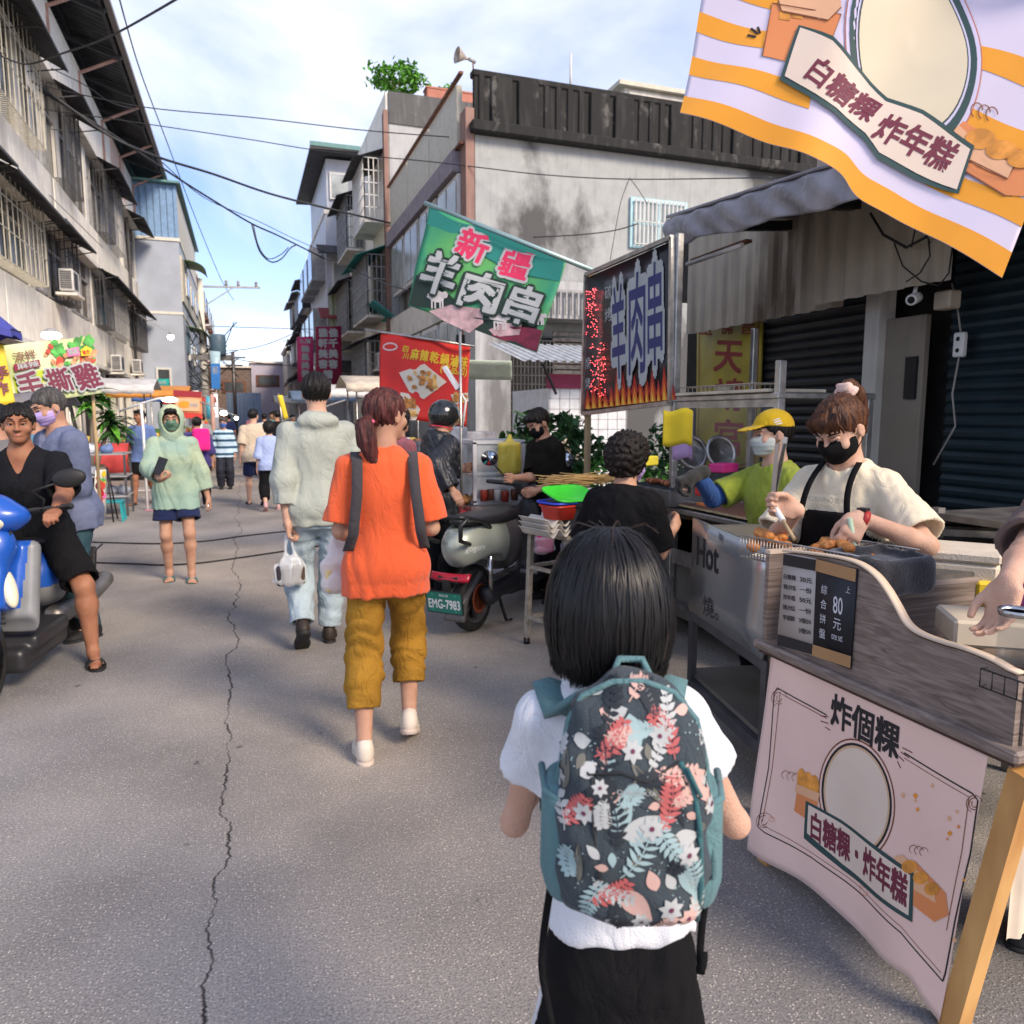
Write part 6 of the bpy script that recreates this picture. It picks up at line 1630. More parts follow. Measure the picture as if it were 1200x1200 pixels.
s1 = MB(); s1.tube([(-.14,.0,.74),(-.15,-.12,.80),(-.15,-.33,.845),(-.13,-.40,.80),(-.12,-.38,.70),(-.12,-.26,.66)],.016, SEATV,8); s1.tube([(.14,.0,.74),(.15,-.12,.80),(.15,-.33,.845),(.13,-.40,.80),(.12,-.38,.70),(.12,-.26,.66)],.016, SEATV,8); s1.tube([(-.15,-.33,.845),(-.10,-.375,.85),(.10,-.375,.85),(.15,-.33,.845)],.016, SEATV,8); s1.build('grab_rail', sc)
f = S(); f.add(rc((0,.60,.22),(0,1.0,.20),.09,.09)); f.add(rbox((0,.78,.235),(.16,.30,.035),.02),.03); f.add(rc((0,1.02,.25),(0,1.00,.78),.12,.08),.05); f.add(ell((0,1.02,.52),(.17,.07,.30), rotx(.1)),.05); sdf_mesh('leg_shield', f,[-.25,.4,.05],[.25,1.25,.95],.012, mat('dark_plastic',(.022,.022,.025),.4), sc)
f = S(); f.add(rc((0,1.22,.24),(0,1.08,.60),.03)); f.add(ell((0,1.25,.46),(.065,.17,.06), rotx(-.2)),.02); f.sub(rc((-.2,1.24,.235),(.2,1.24,.235),.24),.005); f.add(rc((0,1.24,.235),(0,1.10,.6),.025),.01); sdf_mesh('front_fork', f,[-.15,1.0,.1],[.15,1.5,.75],.012, BODYD, sc)
f = S(); f.add(ell((0,1.0,.93),(.13,.10,.085), rotx(.5))); f.add(rc((0,1.0,.75),(0,.98,.92),.05),.04); f.add(chain([(-.33,.90,.97),(-.12,.98,.95),(.12,.98,.95),(.33,.90,.97)],[.018,.02,.02,.018]),.03); sdf_mesh('handlebar', f,[-.4,.75,.65],[.4,1.2,1.1],.009, mat('dark_plastic',(.022,.022,.025),.4), sc)
mirror(sc,-.20,.96,.99,-1); mirror(sc,.20,.96,.99,1)
s1 = MB(); s1.grid(lambda u, v: (.155*math.sin((u-.5)*2.6),-.28-.05*math.cos((u-.5)*2.6)-.03*(1-v),.425+.045*v),10,3, REDL, th=.03); s1.build('tail_light', sc)
s1 = MB(); s1.box((0,-.27,.42),(.16,.16,.05), BLACK,(-.1,0,0), bev=.01); s1.box((0,-.36,.33),(.05,.03,.2), BLACK); s1.build('tail_bracket', sc)
PLG = mat('plate_green',(.015,.16,.12),.5); PLW = mat('plate_white',(.62,.66,.66),.5)
pl = MB(); pl.box((0,-.385,.285),(.275,.012,.155), BLACK,(.16,0,0), bev=.004); po = pl.build('number_plate', sc)
pl = MB(); c0 = Vector((0,-.3935,.285)); Vv = Vector((0,-.16,1)).normalized()
pfn = lambda u, v, l: c0+Vector((u,-l,0))+Vv*v
pl.add([pfn(a, b_,0) for a, b_ in ((-.13,-.07),(.13,-.07),(.13,.07),(-.13,.07))],[(0,1,2,3)], PLG)
put_text(pl, pfn, 'EMG-7983',0,-.010,.235,.062, PLW,.002, bold=.03); put_text(pl, pfn, '電動車',0,.050,.07,.018, PLW,.002)
for a in (-.085,.085):
    for b_ in (-.055,.053): put_poly(pl, pfn, ellipse(a, b_,.006,.006,8), mat('plate_bolt',(.05,.4,.2),.4),.002)
pl.build('plate_face', po)
s1 = MB()
bvs = BVHTree.FromPolygons([v.co[:] for v in bo.data.vertices],[tuple(p.vertices) for p in bo.data.polygons])
def onsc(u, v, l): h_ = bvs.ray_cast(Vector((.5, u, v)), Vector((-1,0,0))); return (h_[0]+h_[1]*l) if h_[0] else Vector((.18, u, v))
put_text(s1, onsc, 'gogoro',-.19,.615,.15,.04, PLW,.002, bold=.01); s1.build('side_lettering', bo)
f = S(); f.add(rc((.10,.02,.27),(.11,.40,.27),.055,.07)); f.add(rc((.12,.1,.24),(.12,.02,.235),.05),.02); sdf_mesh('motor', f,[0,-.15,.1],[.25,.55,.4],.012, mat('dark_plastic',(.022,.022,.025),.4), sc)
f = S(); f.add(rbox((0,-.12,.33),(.075,.17,.02),.015, rotx(.55))); f.add(rbox((0,-.235,.205),(.08,.02,.085),.015, rotx(-.3)),.02); sdf_mesh('mudguard', f,[-.15,-.35,.08],[.15,.1,.5],.01, BODYD, sc)
s1 = MB(); s1.tube([(.12,.55,.33),(.25,.57,.33)],.018, SILV,8); s1.build('footpeg', sc); s1 = MB(); s1.tube([(.05,.3,.2),(.16,.22,.03),(.16,.30,.02)],.012, BLACK,6); s1.build('kickstand', sc); s1 = MB(); s1.tube([(.13,.02,.25),(.15,-.02,.55)],.02, CHROME,8); s1.build('shock_absorber', sc)
s1 = MB(); s1.lathe([(.085,-.001),(.105,-.001),(.105,.004),(.085,.004),(.085,-.001)],(.056,0,.235), mat('orange_brake_disc',(.30,.07,.03),.5),20,(1,0,0)); s1.build('brake_disc', sc)
# pink bag on its hook
t_ = AT(638,600,5.35); plastic_bag('clear bag of pink goods hanging between the grey scooter and the stool',(t_.x, t_.y, t_.z),.17,.18,.10, FILMC,[(0,.08,.06,.07, mat('hot_pink_goods',(.75,.04,.25),.5))],8)

# the blue scooter facing us with its rider
BS = thing('motor_scooter', 'blue and grey motor scooter with a cream headlight carrying the man in black', 'scooter',(RDP[0], RDP[1],0), SH)
Yb = -.62          # local y of the rear wheel
wheel(BS, Yb,.24,.11, BODYD); wheel(BS, Yb+1.27,.24,.10, BODYD)
y0 = Yb
def LB(v): return (v[0], v[1]+y0, v[2])
f = S(); f.add(ell(LB((0,.02,.62)),(.15,.42,.13), rotx(-.22))); f.add(ell(LB((0,.35,.52)),(.16,.24,.20)),.08); f.sub(rc(LB((-.3,-.0,.25)), LB((.3,-.0,.25)),.30),.03); f.cut(plane(LB((0,0,.74)),(0,.10,1)),.02)
sdf_mesh('tail_body', f,[-.22, y0-.5,.2],[.22, y0+.7,.85],.01, BLUEP, BS, mats=[BLUEP, SILV], matfn=lambda c: (c[:,2] < .52+.12*(y0+.2-c[:,1])).astype(int))
f = S(); f.add(ell(LB((0,.20,.755)),(.145,.40,.055), rotx(-.02))); f.add(ell(LB((0,-.10,.79)),(.13,.18,.05)),.04); sdf_mesh('seat', f,[-.2, y0-.35,.62],[.2, y0+.75,.9],.01, SEATV, BS)
s1 = MB(); s1.tube([LB(p) for p in ((-.13,.02,.77),(-.14,-.28,.86),(-.07,-.38,.87),(.07,-.38,.87),(.14,-.28,.86),(.13,.02,.77))],.017, SILV,8); s1.build('grab_rail', BS)
f = S(); f.add(rbox(LB((0,.72,.25)),(.17,.25,.045),.03)); f.add(rbox(LB((0,.72,.17)),(.13,.34,.07),.04),.03); sdf_mesh('floorboard', f,[-.25, y0+.3,.05],[.25, y0+1.15,.4],.012, mat('dark_plastic',(.022,.022,.025),.4), BS)
f = S(); f.add(rbox(LB((0,1.00,.53)),(.205,.05,.30),.045, rotx(.26))); f.add(rbox(LB((0,1.09,.64)),(.10,.07,.19),.05, rotx(.34)),.06); f.add(ell(LB((0,1.05,.82)),(.13,.09,.12), rotx(.3)),.05); f.sub(ell(LB((0,.88,.50)),(.20,.09,.34), rotx(.28)),.01)
f.sub(rc(LB((-.3,1.27,.24)), LB((.3,1.27,.24)),.27),.02)
sdf_mesh('leg_shield', f,[-.3, y0+.75,.1],[.3, y0+1.4,1.0],.009, BLUEP, BS, mats=[BLUEP, SILV], matfn=lambda c: ((c[:,2] < .47) | (np.abs(c[:,0]) > .135+.10*(c[:,2]-.5))).astype(int))
for sg in (-1,1):
    f = S(); f.add(ell(LB((sg*.095,1.10,.60)),(.040,.045,.12),[list(r_) for r_ in (Matrix.Rotation(-sg*.35,3, 'Y')@Matrix.Rotation(.35,3, 'X'))])); sdf_mesh('indicator', f,[sg*.10-.1, y0+1.0,.45],[sg*.10+.1, y0+1.3,.75],.008, LENS, BS)
f = S(); f.add(ell(LB((0,1.26,.48)),(.075,.20,.05), rotx(-.1))); f.sub(rc(LB((-.2,1.27,.24)), LB((.2,1.27,.24)),.245),.005); f.add(rc(LB((-.07,1.27,.24)), LB((-.05,1.12,.6)),.022),.01); f.add(rc(LB((.07,1.27,.24)), LB((.05,1.12,.6)),.022),.01); sdf_mesh('front_mudguard', f,[-.15, y0+1.0,.15],[.15, y0+1.6,.7],.01, BLUEP, BS)
f = S(); f.add(ell(LB((0,1.02,.965)),(.20,.12,.095), rotx(.15))); f.add(ell(LB((0,1.0,1.01)),(.12,.12,.08), rotx(.4)),.04); f.add(rc(LB((0,1.03,.7)), LB((0,1.01,.92)),.06),.05)
sdf_mesh('handlebar_cowl', f,[-.3, y0+.8,.6],[.3, y0+1.25,1.2],.008, BLUEP, BS)
f = S(); f.add(ell(LB((0,1.085,.955)),(.125,.062,.062), rotx(.1))); f.add(ell(LB((0,1.10,.935)),(.07,.055,.055)),.03); sdf_mesh('headlight', f,[-.2, y0+.95,.85],[.2, y0+1.25,1.05],.007, LENS, BS)
f = S(); f.add(chain([LB((-.36,.90,1.0)), LB((-.15,.99,.98)), LB((.15,.99,.98)), LB((.36,.90,1.0))],[.018,.02,.02,.018])); f.add(rc(LB((-.36,.93,1.0)), LB((-.2,1.0,.985)),.008),.002); f.add(rc(LB((-.37,.95,1.01)), LB((-.20,1.03,1.0)),.006),.002); sdf_mesh('handlebar', f,[-.45, y0+.8,.9],[.45, y0+1.15,1.1],.007, DARKRUB, BS)
for sg in (-1,1):
    s1 = MB(); x = sg*.24; y = y0+.98
    s1.tube([(x, y,.99),(x+sg*.03, y+.03,1.05),(x-sg*.02, y+.05,1.10),(x+sg*.10, y+.03,1.14)],.007, BLACK,7); mo = s1.build('mirror', BS)
    f = S(); f.add(ell((x+sg*.16, y+.03,1.165),(.085,.028,.052),[list(r_) for r_ in Matrix.Rotation(-sg*.15,3, 'Y')])); sdf_mesh('housing', f,[x+sg*.16-.12, y-.05,1.08],[x+sg*.16+.12, y+.1,1.26],.007, BLACK, mo)
f = S(); f.add(rc(LB((-.14,-.35,.33)), LB((-.13,.2,.22)),.060,.035)); sdf_mesh('exhaust', f,[-.28, y0-.55,.1],[0, y0+.35,.5],.01, STEELD, BS)
f = S(); f.add(rc(LB((.10,-.0,.25)), LB((.10,.42,.25)),.065,.075)); f.add(rc(LB((-.10,.05,.25)), LB((-.08,.42,.27)),.05,.07),.01); sdf_mesh('engine', f,[-.2, y0-.2,.1],[.25, y0+.6,.42],.012, STEELD, BS)
f = S(); f.add(rbox(LB((0,-.36,.44)),(.09,.02,.13),.015, rotx(.35))); sdf_mesh('rear_mudguard', f,[-.15, y0-.55,.2],[.15, y0-.2,.65],.01, BLACK, BS)

s1 = MB()
for sg in (-1,1):
    s1 = MB(); s1.tube([LB((sg*.17,-.25,.60)), LB((sg*.165,.05,.56)), LB((sg*.17,.30,.50)), LB((sg*.15,.50,.38))],.006, BLACK,6); s1.build('side_trim', BS)
    s1 = MB(); s1.tube([LB((sg*.13,1.02,.95)), LB((sg*.10,1.08,.84)), LB((sg*.06,1.10,.72))],.006, BLACK,6); s1.build('brake_cable', BS)
s1 = MB(); s1.box(LB((0,1.175,.735)),(.10,.012,.02), CHROME,(.35,0,0), bev=.004); s1.build('front_badge', BS)
s1 = MB()
for k in range(4): s1.box(LB((0,1.155-.01*k,.50-.03*k)),(.16,.012,.012), BLACK,(.3,0,0))
s1.build('front_vent', BS)

# ================================================================ signs, banners and stalls on the right
class Sheet:
    """a flat or gently rippled sheet in the world: P0 origin, U and V unit directions; N faces the viewer"""
    dense = 0
    def __init__(s, P0, U, V, rip=None):
        s.P = Vector(P0); s.U = Vector(U).normalized(); V = Vector(V); s.V = (V-s.U*V.dot(s.U)).normalized(); s.N = s.U.cross(s.V); s.rip = rip or (lambda a, b: 0)
        
        if s.N.dot(CAM0-s.P) < 0: s.N = -s.N; s.V = -s.V
    def q(s, px, py):
        r_ = ray(px, py); t = (s.P-CAM0).dot(s.N)/r_.dot(s.N); d = CAM0+r_*t-s.P; return d.dot(s.U), d.dot(s.V)
    lk = 1.0
    def fn(s, a, b, l=0): return s.P+s.U*a+s.V*b+s.N*(l*s.lk+s.rip(a, b))
    def panel(s, mb, c, m_, nu=16, nv=12, th=.003, matfn=None, edge=None):
        Q = [s.q(*p) for p in c]        # TL TR BR BL
        def g(u, v):
            t = (Q[0][0]*(1-u)+Q[1][0]*u, Q[0][1]*(1-u)+Q[1][1]*u); bb = (Q[3][0]*(1-u)+Q[2][0]*u, Q[3][1]*(1-u)+Q[2][1]*u)
            a, b = bb[0]*(1-v)+t[0]*v, bb[1]*(1-v)+t[1]*v
            if edge: a, b = edge(a, b, u, v)
            return s.fn(a, b)
        n_ = (g(.6,.5)-g(.5,.5)).cross(g(.5,.6)-g(.5,.5))
        gg = g if n_.dot(s.N) > 0 else (lambda u, v: g(1-u, v))
        mf = matfn if (matfn is None or n_.dot(s.N) > 0) else (lambda u, v: matfn(1-u, v))
        mb.grid(gg, nu, nv, m_, th=th, matfn=mf); s.Q = Q; return s
    def text(s, mb, t, p1, p2, h, m_, lift=.002, bold=.0, outline=None, ob=.05):
        a, b = s.q(*p1), s.q(*p2); mx, my = (p1[0]+p2[0])/2,(p1[1]+p2[1])/2
        c, d = s.q(mx, my-h/2), s.q(mx, my+h/2); rot = math.atan2(b[1]-a[1], b[0]-a[0]); w = math.hypot(b[0]-a[0], b[1]-a[1]); up = (c[0]-d[0], c[1]-d[1])
        hh = abs(-up[0]*math.sin(rot)+up[1]*math.cos(rot)); fl = 1
        if s.U.cross(s.V).dot(s.N) < 0: pass
        if outline:
            put_text(mb, s.fn, t,(a[0]+b[0])/2,(a[1]+b[1])/2, w*1.05, hh*1.05, outline, lift, bold+ob, rot)
            lift += max(.0015, abs(lift)*.15)
        put_text(mb, s.fn, t,(a[0]+b[0])/2,(a[1]+b[1])/2, w, hh, m_, lift, bold, rot)
    def poly(s, mb, pts, m_, lift=.0015, sub=2):
        Q = [s.q(*p) for p in pts]
        if s.dense:
            o = []
            for i in range(len(Q)):
                a, b = Q[i], Q[(i+1) % len(Q)]; n = max(1, int(math.hypot(b[0]-a[0], b[1]-a[1])/s.dense)); o += [(a[0]+(b[0]-a[0])*k/n, a[1]+(b[1]-a[1])*k/n) for k in range(n)]
            Q = o; ext = max(max(q[0] for q in Q)-min(q[0] for q in Q), max(q[1] for q in Q)-min(q[1] for q in Q)); sub = max(1, int(ext/2/s.dense))
        put_poly(mb, s.fn, Q, m_, lift, sub)
    def line(s, mb, pts, w, m_, lift=.002, closed=False): put_line(mb, s.fn,[s.q(*p) for p in pts], w, m_, lift, closed)
    def ell(s, mb, cx, cy, rx, ry, m_, lift=.0015, n=26, rot=0, jit=0, seed=0): s.poly(mb, ellipse(cx, cy, rx, ry, n, rot, jit, seed), m_, lift)
def subdiv(pts, n, closed=False):
    o = []; m = len(pts) if closed else len(pts)-1
    for i in range(m):
        a, b = pts[i], pts[(i+1) % len(pts)]
        for k in range(n): o.append((a[0]+(b[0]-a[0])*k/n, a[1]+(b[1]-a[1])*k/n))
    if not closed: o.append(pts[-1])
    return o
def smooth_line(pts, n=6):
    o = []; P = [pts[0]]+list(pts)+[pts[-1]]
    for i in range(1, len(P)-2):
        p0, p1, p2, p3 = P[i-1], P[i], P[i+1], P[i+2]
        for k in range(n):
            t = k/n; o.append(tuple(.5*((2*p1[j])+(-p0[j]+p2[j])*t+(2*p0[j]-5*p1[j]+4*p2[j]-p3[j])*t*t+(-p0[j]+3*p1[j]-3*p2[j]+p3[j])*t**3) for j in (0,1)))
    o.append(pts[-1]); return o
def flat(name, c, rough=.6,**k): return mat('print_'+name, c, rough, var=k.pop('var',.04),**k)
INKB = flat('black_ink',(.015,.015,.018)); PAPER = flat('cream',(.72,.60,.50)); PLUM = flat('plum',(.16,.025,.05)); DGREEN = flat('deep_green',(.03,.07,.07))
ORG = flat('orange',(.78,.30,.02), var=.1); LAV = flat('pale_lilac',(.60,.56,.74)); TERR = flat('terracotta',(.70,.25,.09)); BISC = flat('biscuit',(.74,.42,.24)); BROWN = flat('brown',(.20,.07,.035)); PINKW = flat('pale_pink',(.72,.52,.50)); PWHITE = flat('white',(.72,.70,.72)); YELO = flat('yellow',(.75,.55,.03)); REDP = flat('red',(.55,.02,.02)); GOLDF = flat('fried_gold',(.72,.30,.05), var=.3, scale=30)

# ---------------- the fried snack counter
CT = thing('snack_counter', 'wood grain snack stall counter with a printed pink cloth front and pine legs', 'stall',(1.58,1.5,0))
def Ct(name, mb, parent=None): mb.xf(Matrix.Translation((-1.58,-1.5,0))); return mb.build(name, parent or CT)
GRAIN = mat('grey_wood_laminate',(.27,.215,.185),.45, col2=(.12,.090,.075), scale=7, stretch=(.3,1.0,9), ramp=(.32,.66), det=8, bump=.08, bscale=20)
nd, L, b = N(GRAIN)
for n in nd:
    if n.type == 'TEX_NOISE' and n.inputs['Scale'].default_value == 7: n.inputs['Distortion'].default_value = 1.6
PINE = mat('pine',(.62,.36,.13),.5, col2=(.42,.20,.06), scale=5, stretch=(2,2,.5), det=6)
EDGE = mat('pale_ply_edge',(.62,.50,.38),.5, var=.08)
d_ = MB()
d_.box((1.90,1.535,.762),(.72,.90,.030), GRAIN, bev=.010); d_.box((1.90,1.535,.742),(.69,.87,.012), mat('dark_groove',(.06,.03,.02),.6)); Ct('worktop', d_)
prof = [(918,648),(940,650),(975,655),(1002,662),(1022,675),(1036,692),(1048,712),(1060,733),(1075,745),(1100,755),(1130,764),(1160,776),(1184,790)]
pz_ = [ATX(px, py,1.565) for px, py in prof]; pz_ = [(p.y, p.z) for p in pz_]
pz2 = smooth_line(pz_,5); pz2[-1] = (1.115, pz2[-1][1])
poly = pz2+[(1.115,.776),(pz2[0][0],.776)]
d_ = MB(); vs = [(1.565, y, z) for y, z in poly]+[(1.583, y, z) for y, z in poly]; n = len(poly)
d_.add(vs,[tuple(range(n)), tuple(reversed(range(n,2*n)))]+[(i, i+n,(i+1) % n+n,(i+1) % n) for i in range(n)], GRAIN); Ct('front_panel', d_)
d_ = MB(); d_.grid(lambda u, v: (1.561+.026*u, pz2[int(v*(len(pz2)-1))][0], pz2[int(v*(len(pz2)-1))][1]+.0045),2, len(pz2)-1, EDGE, th=.005); Ct('panel_edge', d_)
d_ = MB(); d_.box((1.90,1.965,.91),(.66,.018,.30), GRAIN); d_.box((1.90,1.965,1.066),(.66,.024,.012), EDGE); Ct('side_panel', d_); d_ = MB(); d_.box((1.86,1.117,.835),(.55,.018,.15), GRAIN); Ct('side_panel', d_)
d_ = MB(); d_.bar((1.600,1.105,.715),(1.585,1.215,0),.05,.045, PINE,(1,0,0)); Ct('leg', d_)
for x, y in ((1.61,1.93),(2.2,1.93),(2.2,1.14)): d_ = MB(); d_.bar((x, y,.715),(x, y+.02,0),.045,.045, PINE,(1,0,0)); Ct('leg', d_)
d_ = MB(); d_.grid(lambda u, v: (1.63+.56*u,1.135+.006*math.sin(u*70),.70-.42*(1-v)),60,2, mat('cream_striped_curtain',(.62,.52,.40),.8)); Ct('side_curtain', d_)
# printed cloth on its front
def cloth_rip(a, b): z = b; return .010*math.sin(a*11+1.2)*(.78-z)*1.4+.006*math.sin(a*23+z*8)*(.8-z)
SH1 = Sheet((1.560,1.94,0),(0,-1,0),(0,0,1), cloth_rip)
SH1.dense = .02; SH1.lk = .35
CLOTH = mat('pale_pink_satin',(.82,.58,.50),.5, var=.06, scale=3, bump=.12, bscale=9, sheen=.3)
d_ = MB()
bot = smooth_line([SH1.q(*p) for p in ((876,995),(915,1018),(955,1047),(993,1082),(1035,1121),(1068,1143),(1085,1172),(1101,1197))],5); top_ = [SH1.q(*p) for p in subdiv([(905,760),(1158,883)], len(bot)-1)]
def cfn(u, v):
    k = u*(len(bot)-1); i = min(int(k), len(bot)-2); f_ = k-i
    a = bot[i][0]*(1-f_)+bot[i+1][0]*f_; z = max(.012, bot[i][1]*(1-f_)+bot[i+1][1]*f_); at, zt = top_[i][0]*(1-f_)+top_[i+1][0]*f_, top_[i][1]*(1-f_)+top_[i+1][1]*f_
    return SH1.fn(a*(1-v)+at*v, z*(1-v)+zt*v)
d_.grid(cfn,60,30, CLOTH, th=.002); co = Ct('printed_cloth', d_)
d_ = MB()
def dl(pts, w, m_=INKB, closed=False, n=6, lift=.003): SH1.line(d_, subdiv(pts, n, closed), w, m_, lift, closed)
dl([(968,838),(912,806),(908,812),(902,900),(892,968),(900,975),(950,1005),(1010,1050),(1060,1092),(1105,1150),(1108,1140),(1120,1080),(1138,1000),(1146,938),(1140,930),(1060,882)],.004)
dl([(968,842),(915,812),(906,900),(897,962)],.0025, BROWN); dl([(897,966),(950,999),(1010,1043),(1060,1085),(1103,1140)],.002, BROWN); dl([(1060,888),(1136,934),(1128,1000),(1110,1090)],.002, BROWN)
for cx, cy in ((912,816),(897,960),(1140,940)):
    for k in range(3): SH1.line(d_,[(cx+2+(3+3*k)*math.cos(t), cy+2+(4+3*k)*math.sin(t)) for t in np.linspace(k, k+4,14)],.0018, BROWN,.0035)
SH1.text(d_, '炸個粿',(974,830),(1054,871),40, INKB,.004, bold=.035)
for a, b_ in (((966,852),(972,856)),((961,845),(970,848)),((961,839),(970,840)),((1054,886),(1060,892)),((1056,881),(1066,888)),((1058,876),(1070,882)),((1052,892),(1056,900))): dl([a, b_],.003, PLUM, n=2)
ov = lambda rx, ry: [(1004+rx*math.cos(t)+.10*ry*0,936+ry*math.sin(t)+rx*math.cos(t)*.22) for t in np.linspace(0,2*PI,44, endpoint=False)]
SH1.poly(d_, ov(46,70), BROWN,.002); SH1.poly(d_, ov(44.5,68), CLOTH,.003); SH1.poly(d_, ov(42.5,65), INKB,.004); SH1.poly(d_, ov(40,62), flat('warm_beige',(.62,.42,.26)),.005); SH1.poly(d_, ov(38,59), PAPER,.0055)
# ribbon with the stall's words
SH1.poly(d_,[(945,938),(985,962),(1030,992),(1073,1022),(1072,1080),(1030,1052),(985,1020),(942,982)], DGREEN,.0065); SH1.poly(d_,[(948,943),(985,966),(1030,997),(1069,1025),(1068,1072),(1030,1046),(985,1013),(946,976)], PAPER,.0075)
SH1.text(d_, '白糖粿・炸年糕',(951,966),(1066,1044),34, PLUM,.009, bold=.045)
# paper bag and box of snacks
SH1.poly(d_,[(935,925),(958,936),(955,962),(945,960),(931,950)], TERR,.0035)
for k in range(3): SH1.ell(d_,940+7*k,914+4*k,5,14, GOLDF,.005,14)
SH1.poly(d_,[(934,918),(960,930),(958,940),(933,928)], BISC,.006)
SH1.poly(d_,[(1052,1002),(1075,1010),(1110,1046),(1113,1072),(1096,1080),(1072,1060)], TERR,.0045); SH1.poly(d_,[(1050,1004),(1060,1001),(1096,1040),(1098,1058),(1070,1040)], BISC,.006)
for k in range(3): SH1.ell(d_,1068+13*k,1015+13*k,9,8, GOLDF,.0075,14)
rd = random.Random(6)
for k in range(70):
    px_, py_ = rd.uniform(905,1140), rd.uniform(820,1130)
    if not (820+(px_-905)*.5 < py_ < 960+(px_-895)*.75): continue
    if abs(px_-1004) < 55 and abs(py_-936-(px_-1004)*.22) < 80: continue
    if 1045 < px_ < 1118 and 985 < py_ < 1085: continue
    s_ = rd.uniform(1.5,3.2)
    if rd.random() < .25: dl([(px_-s_*1.6, py_-s_*1.6),(px_+s_*1.6, py_-s_),(px_+s_*1.6, py_+s_*1.8),(px_-s_*1.6, py_+s_*1.2)],.0016, TERR, True,2)
    else: SH1.poly(d_,[(px_-s_, py_),(px_, py_-s_*1.2),(px_+s_, py_),(px_, py_+s_*1.2)], rd.choice((ORG, TERR, BISC)),.003)
for (cx, cy) in ((922,908),(1072,995)):
    for k in range(3): SH1.line(d_,[(cx+6*k+5*math.cos(t), cy+1.5*k-5*math.sin(t)) for t in np.linspace(0,4.2,12)],.0016, BROWN,.004)
Ct('printed_design', d_, co)
# menu boards on the front panel
SH2 = Sheet((1.558,1.94,0),(0,-1,0),(0,0,1))
d_ = MB(); SH2.panel(d_,[(919,648),(957,655),(952,768),(910,757)], mat('silver_card',(.42,.38,.35),.35, var=.05),2,2,.004)
SH2.poly(d_,[(919,649),(957,656),(956,669),(918,662)], INKB,.002); SH2.poly(d_,[(912,743),(953,755),(952,767),(911,756)], INKB,.002)
for k,(l, r__) in enumerate((('白糖粿', '20元'),('單點 炸年糕', '一份'),('炸年糕', '50元'),('單點 炸地瓜', '一份'),('芋頭餅', '3個50'),('', '3個50'))):
    y = 675+12.0*k
    if l: SH2.text(d_, l,(919-k*.3, y),(933-k*.3, y+2.5),6, INKB,.002, bold=.02)
    SH2.text(d_, r__,(938-k*.3, y+3.5),(952-k*.3, y+6),6, INKB,.002, bold=.02)
Ct('menu_card', d_)
d_ = MB(); SH2.panel(d_,[(957,655),(1004,667),(996,784),(952,768)], mat('blackboard',(.010,.012,.018),.5, var=.2),2,2,.006)
BRZ = mat('bronze_card',(.38,.22,.10),.4); CHK = mat('chalk',(.55,.56,.60),.9)
SH2.poly(d_,[(957,655),(1004,667),(1003,682),(956,669)], BRZ,.002); SH2.poly(d_,[(953,755),(998,769),(997,783),(952,768)], BRZ,.002)
SH2.text(d_, '80',(977,708),(988,711),20, CHK,.002, bold=.01); SH2.text(d_, '元',(977,730),(986,733),13, CHK,.002)
for k, ch in enumerate('綜合拼盤'): SH2.text(d_, ch,(963-k*.8,690+17*k),(970-k*.8,692+17*k),11, CHK,.002)
SH2.text(d_, 'one set',(975,745),(988,749),7, CHK,.002); SH2.text(d_, '上',(992,690),(997,692),8, CHK,.002)
Ct('blackboard', d_)
# things on the counter
TOWEL = mat('charcoal_towel',(.030,.030,.036),.95, var=.4, scale=30, bump=.4, bscale=160, sheen=.5)
t0 = ATZ(1000,650,1.08); 
f = S(); tc_ = ATX(1030,668,1.80); f.add(rbox((0,0,0),(.12,.11,.06),.03)); f.off(folds(.006,40,3)); f.sub(rbox((0,0,.06),(.095,.085,.03),.02),.01)
o = sdf_mesh('towel', f,[-.17,-.19,-.1],[.17,.19,.1],.008, TOWEL); o.location = tc_; tag(o, 'charcoal towel draped over the fryer tub inside the snack counter', 'towel')
tb_ = thing('fryer_tub', 'grey fryer tub behind the tall end of the snack counter', 'tub',(1.93,1.80,.76)); d_ = MB(); d_.box((0,0,.12),(.5,.26,.24), GRAIN, bev=.01); d_.build('tub_body', tb_); d_ = MB(); d_.box((0,0,.245),(.46,.22,.02), STEELD); d_.build('lid', tb_)
BW = mat('steel_ware',(.5,.5,.5),.25, metal=1)
for i,(px_, py_, z_, l_) in enumerate(((1108,752,.80, 'tall steel cup on the low part of the snack counter'),)):
    p = ATZ(px_, py_, z_); d_ = MB(); d_.lathe([(.03,-.02),(.038,.05),(.035,.05),(.028,-.015)],(0,0,0), BW,20); o = d_.build('cup', None, p); tag(o, l_, 'cup')
p = ATZ(1125,757,.775); d_ = MB(); d_.lathe([(.06,0),(.105,.035),(.11,.04),(.10,.036),(.055,.006),(.001,.006)],(0,0,.0), BW,28); o = d_.build('steel_plate', None, p); tag(o, 'round steel plate on the snack counter under the seller\'s hand', 'plate')
p = AT(1190,742,1.42); gs_ = 1; gs = thing('sauce_jar', 'clear glass jar with a steel rim at the right edge of the counter', 'jar', p); d_ = MB(); d_.lathe([(.030,-.06),(.030,.04),(.028,.04),(.028,-.055)],(0,0,0), mat('jar_glass',(.15,.17,.17),.05, alpha=.12),20); d_.build('glass_body', gs); d_ = MB(); d_.lathe([(.031,.035),(.033,.046),(.030,.047),(.026,.035),(.031,.035)],(0,0,0), BW,20); d_.build('rim', gs)
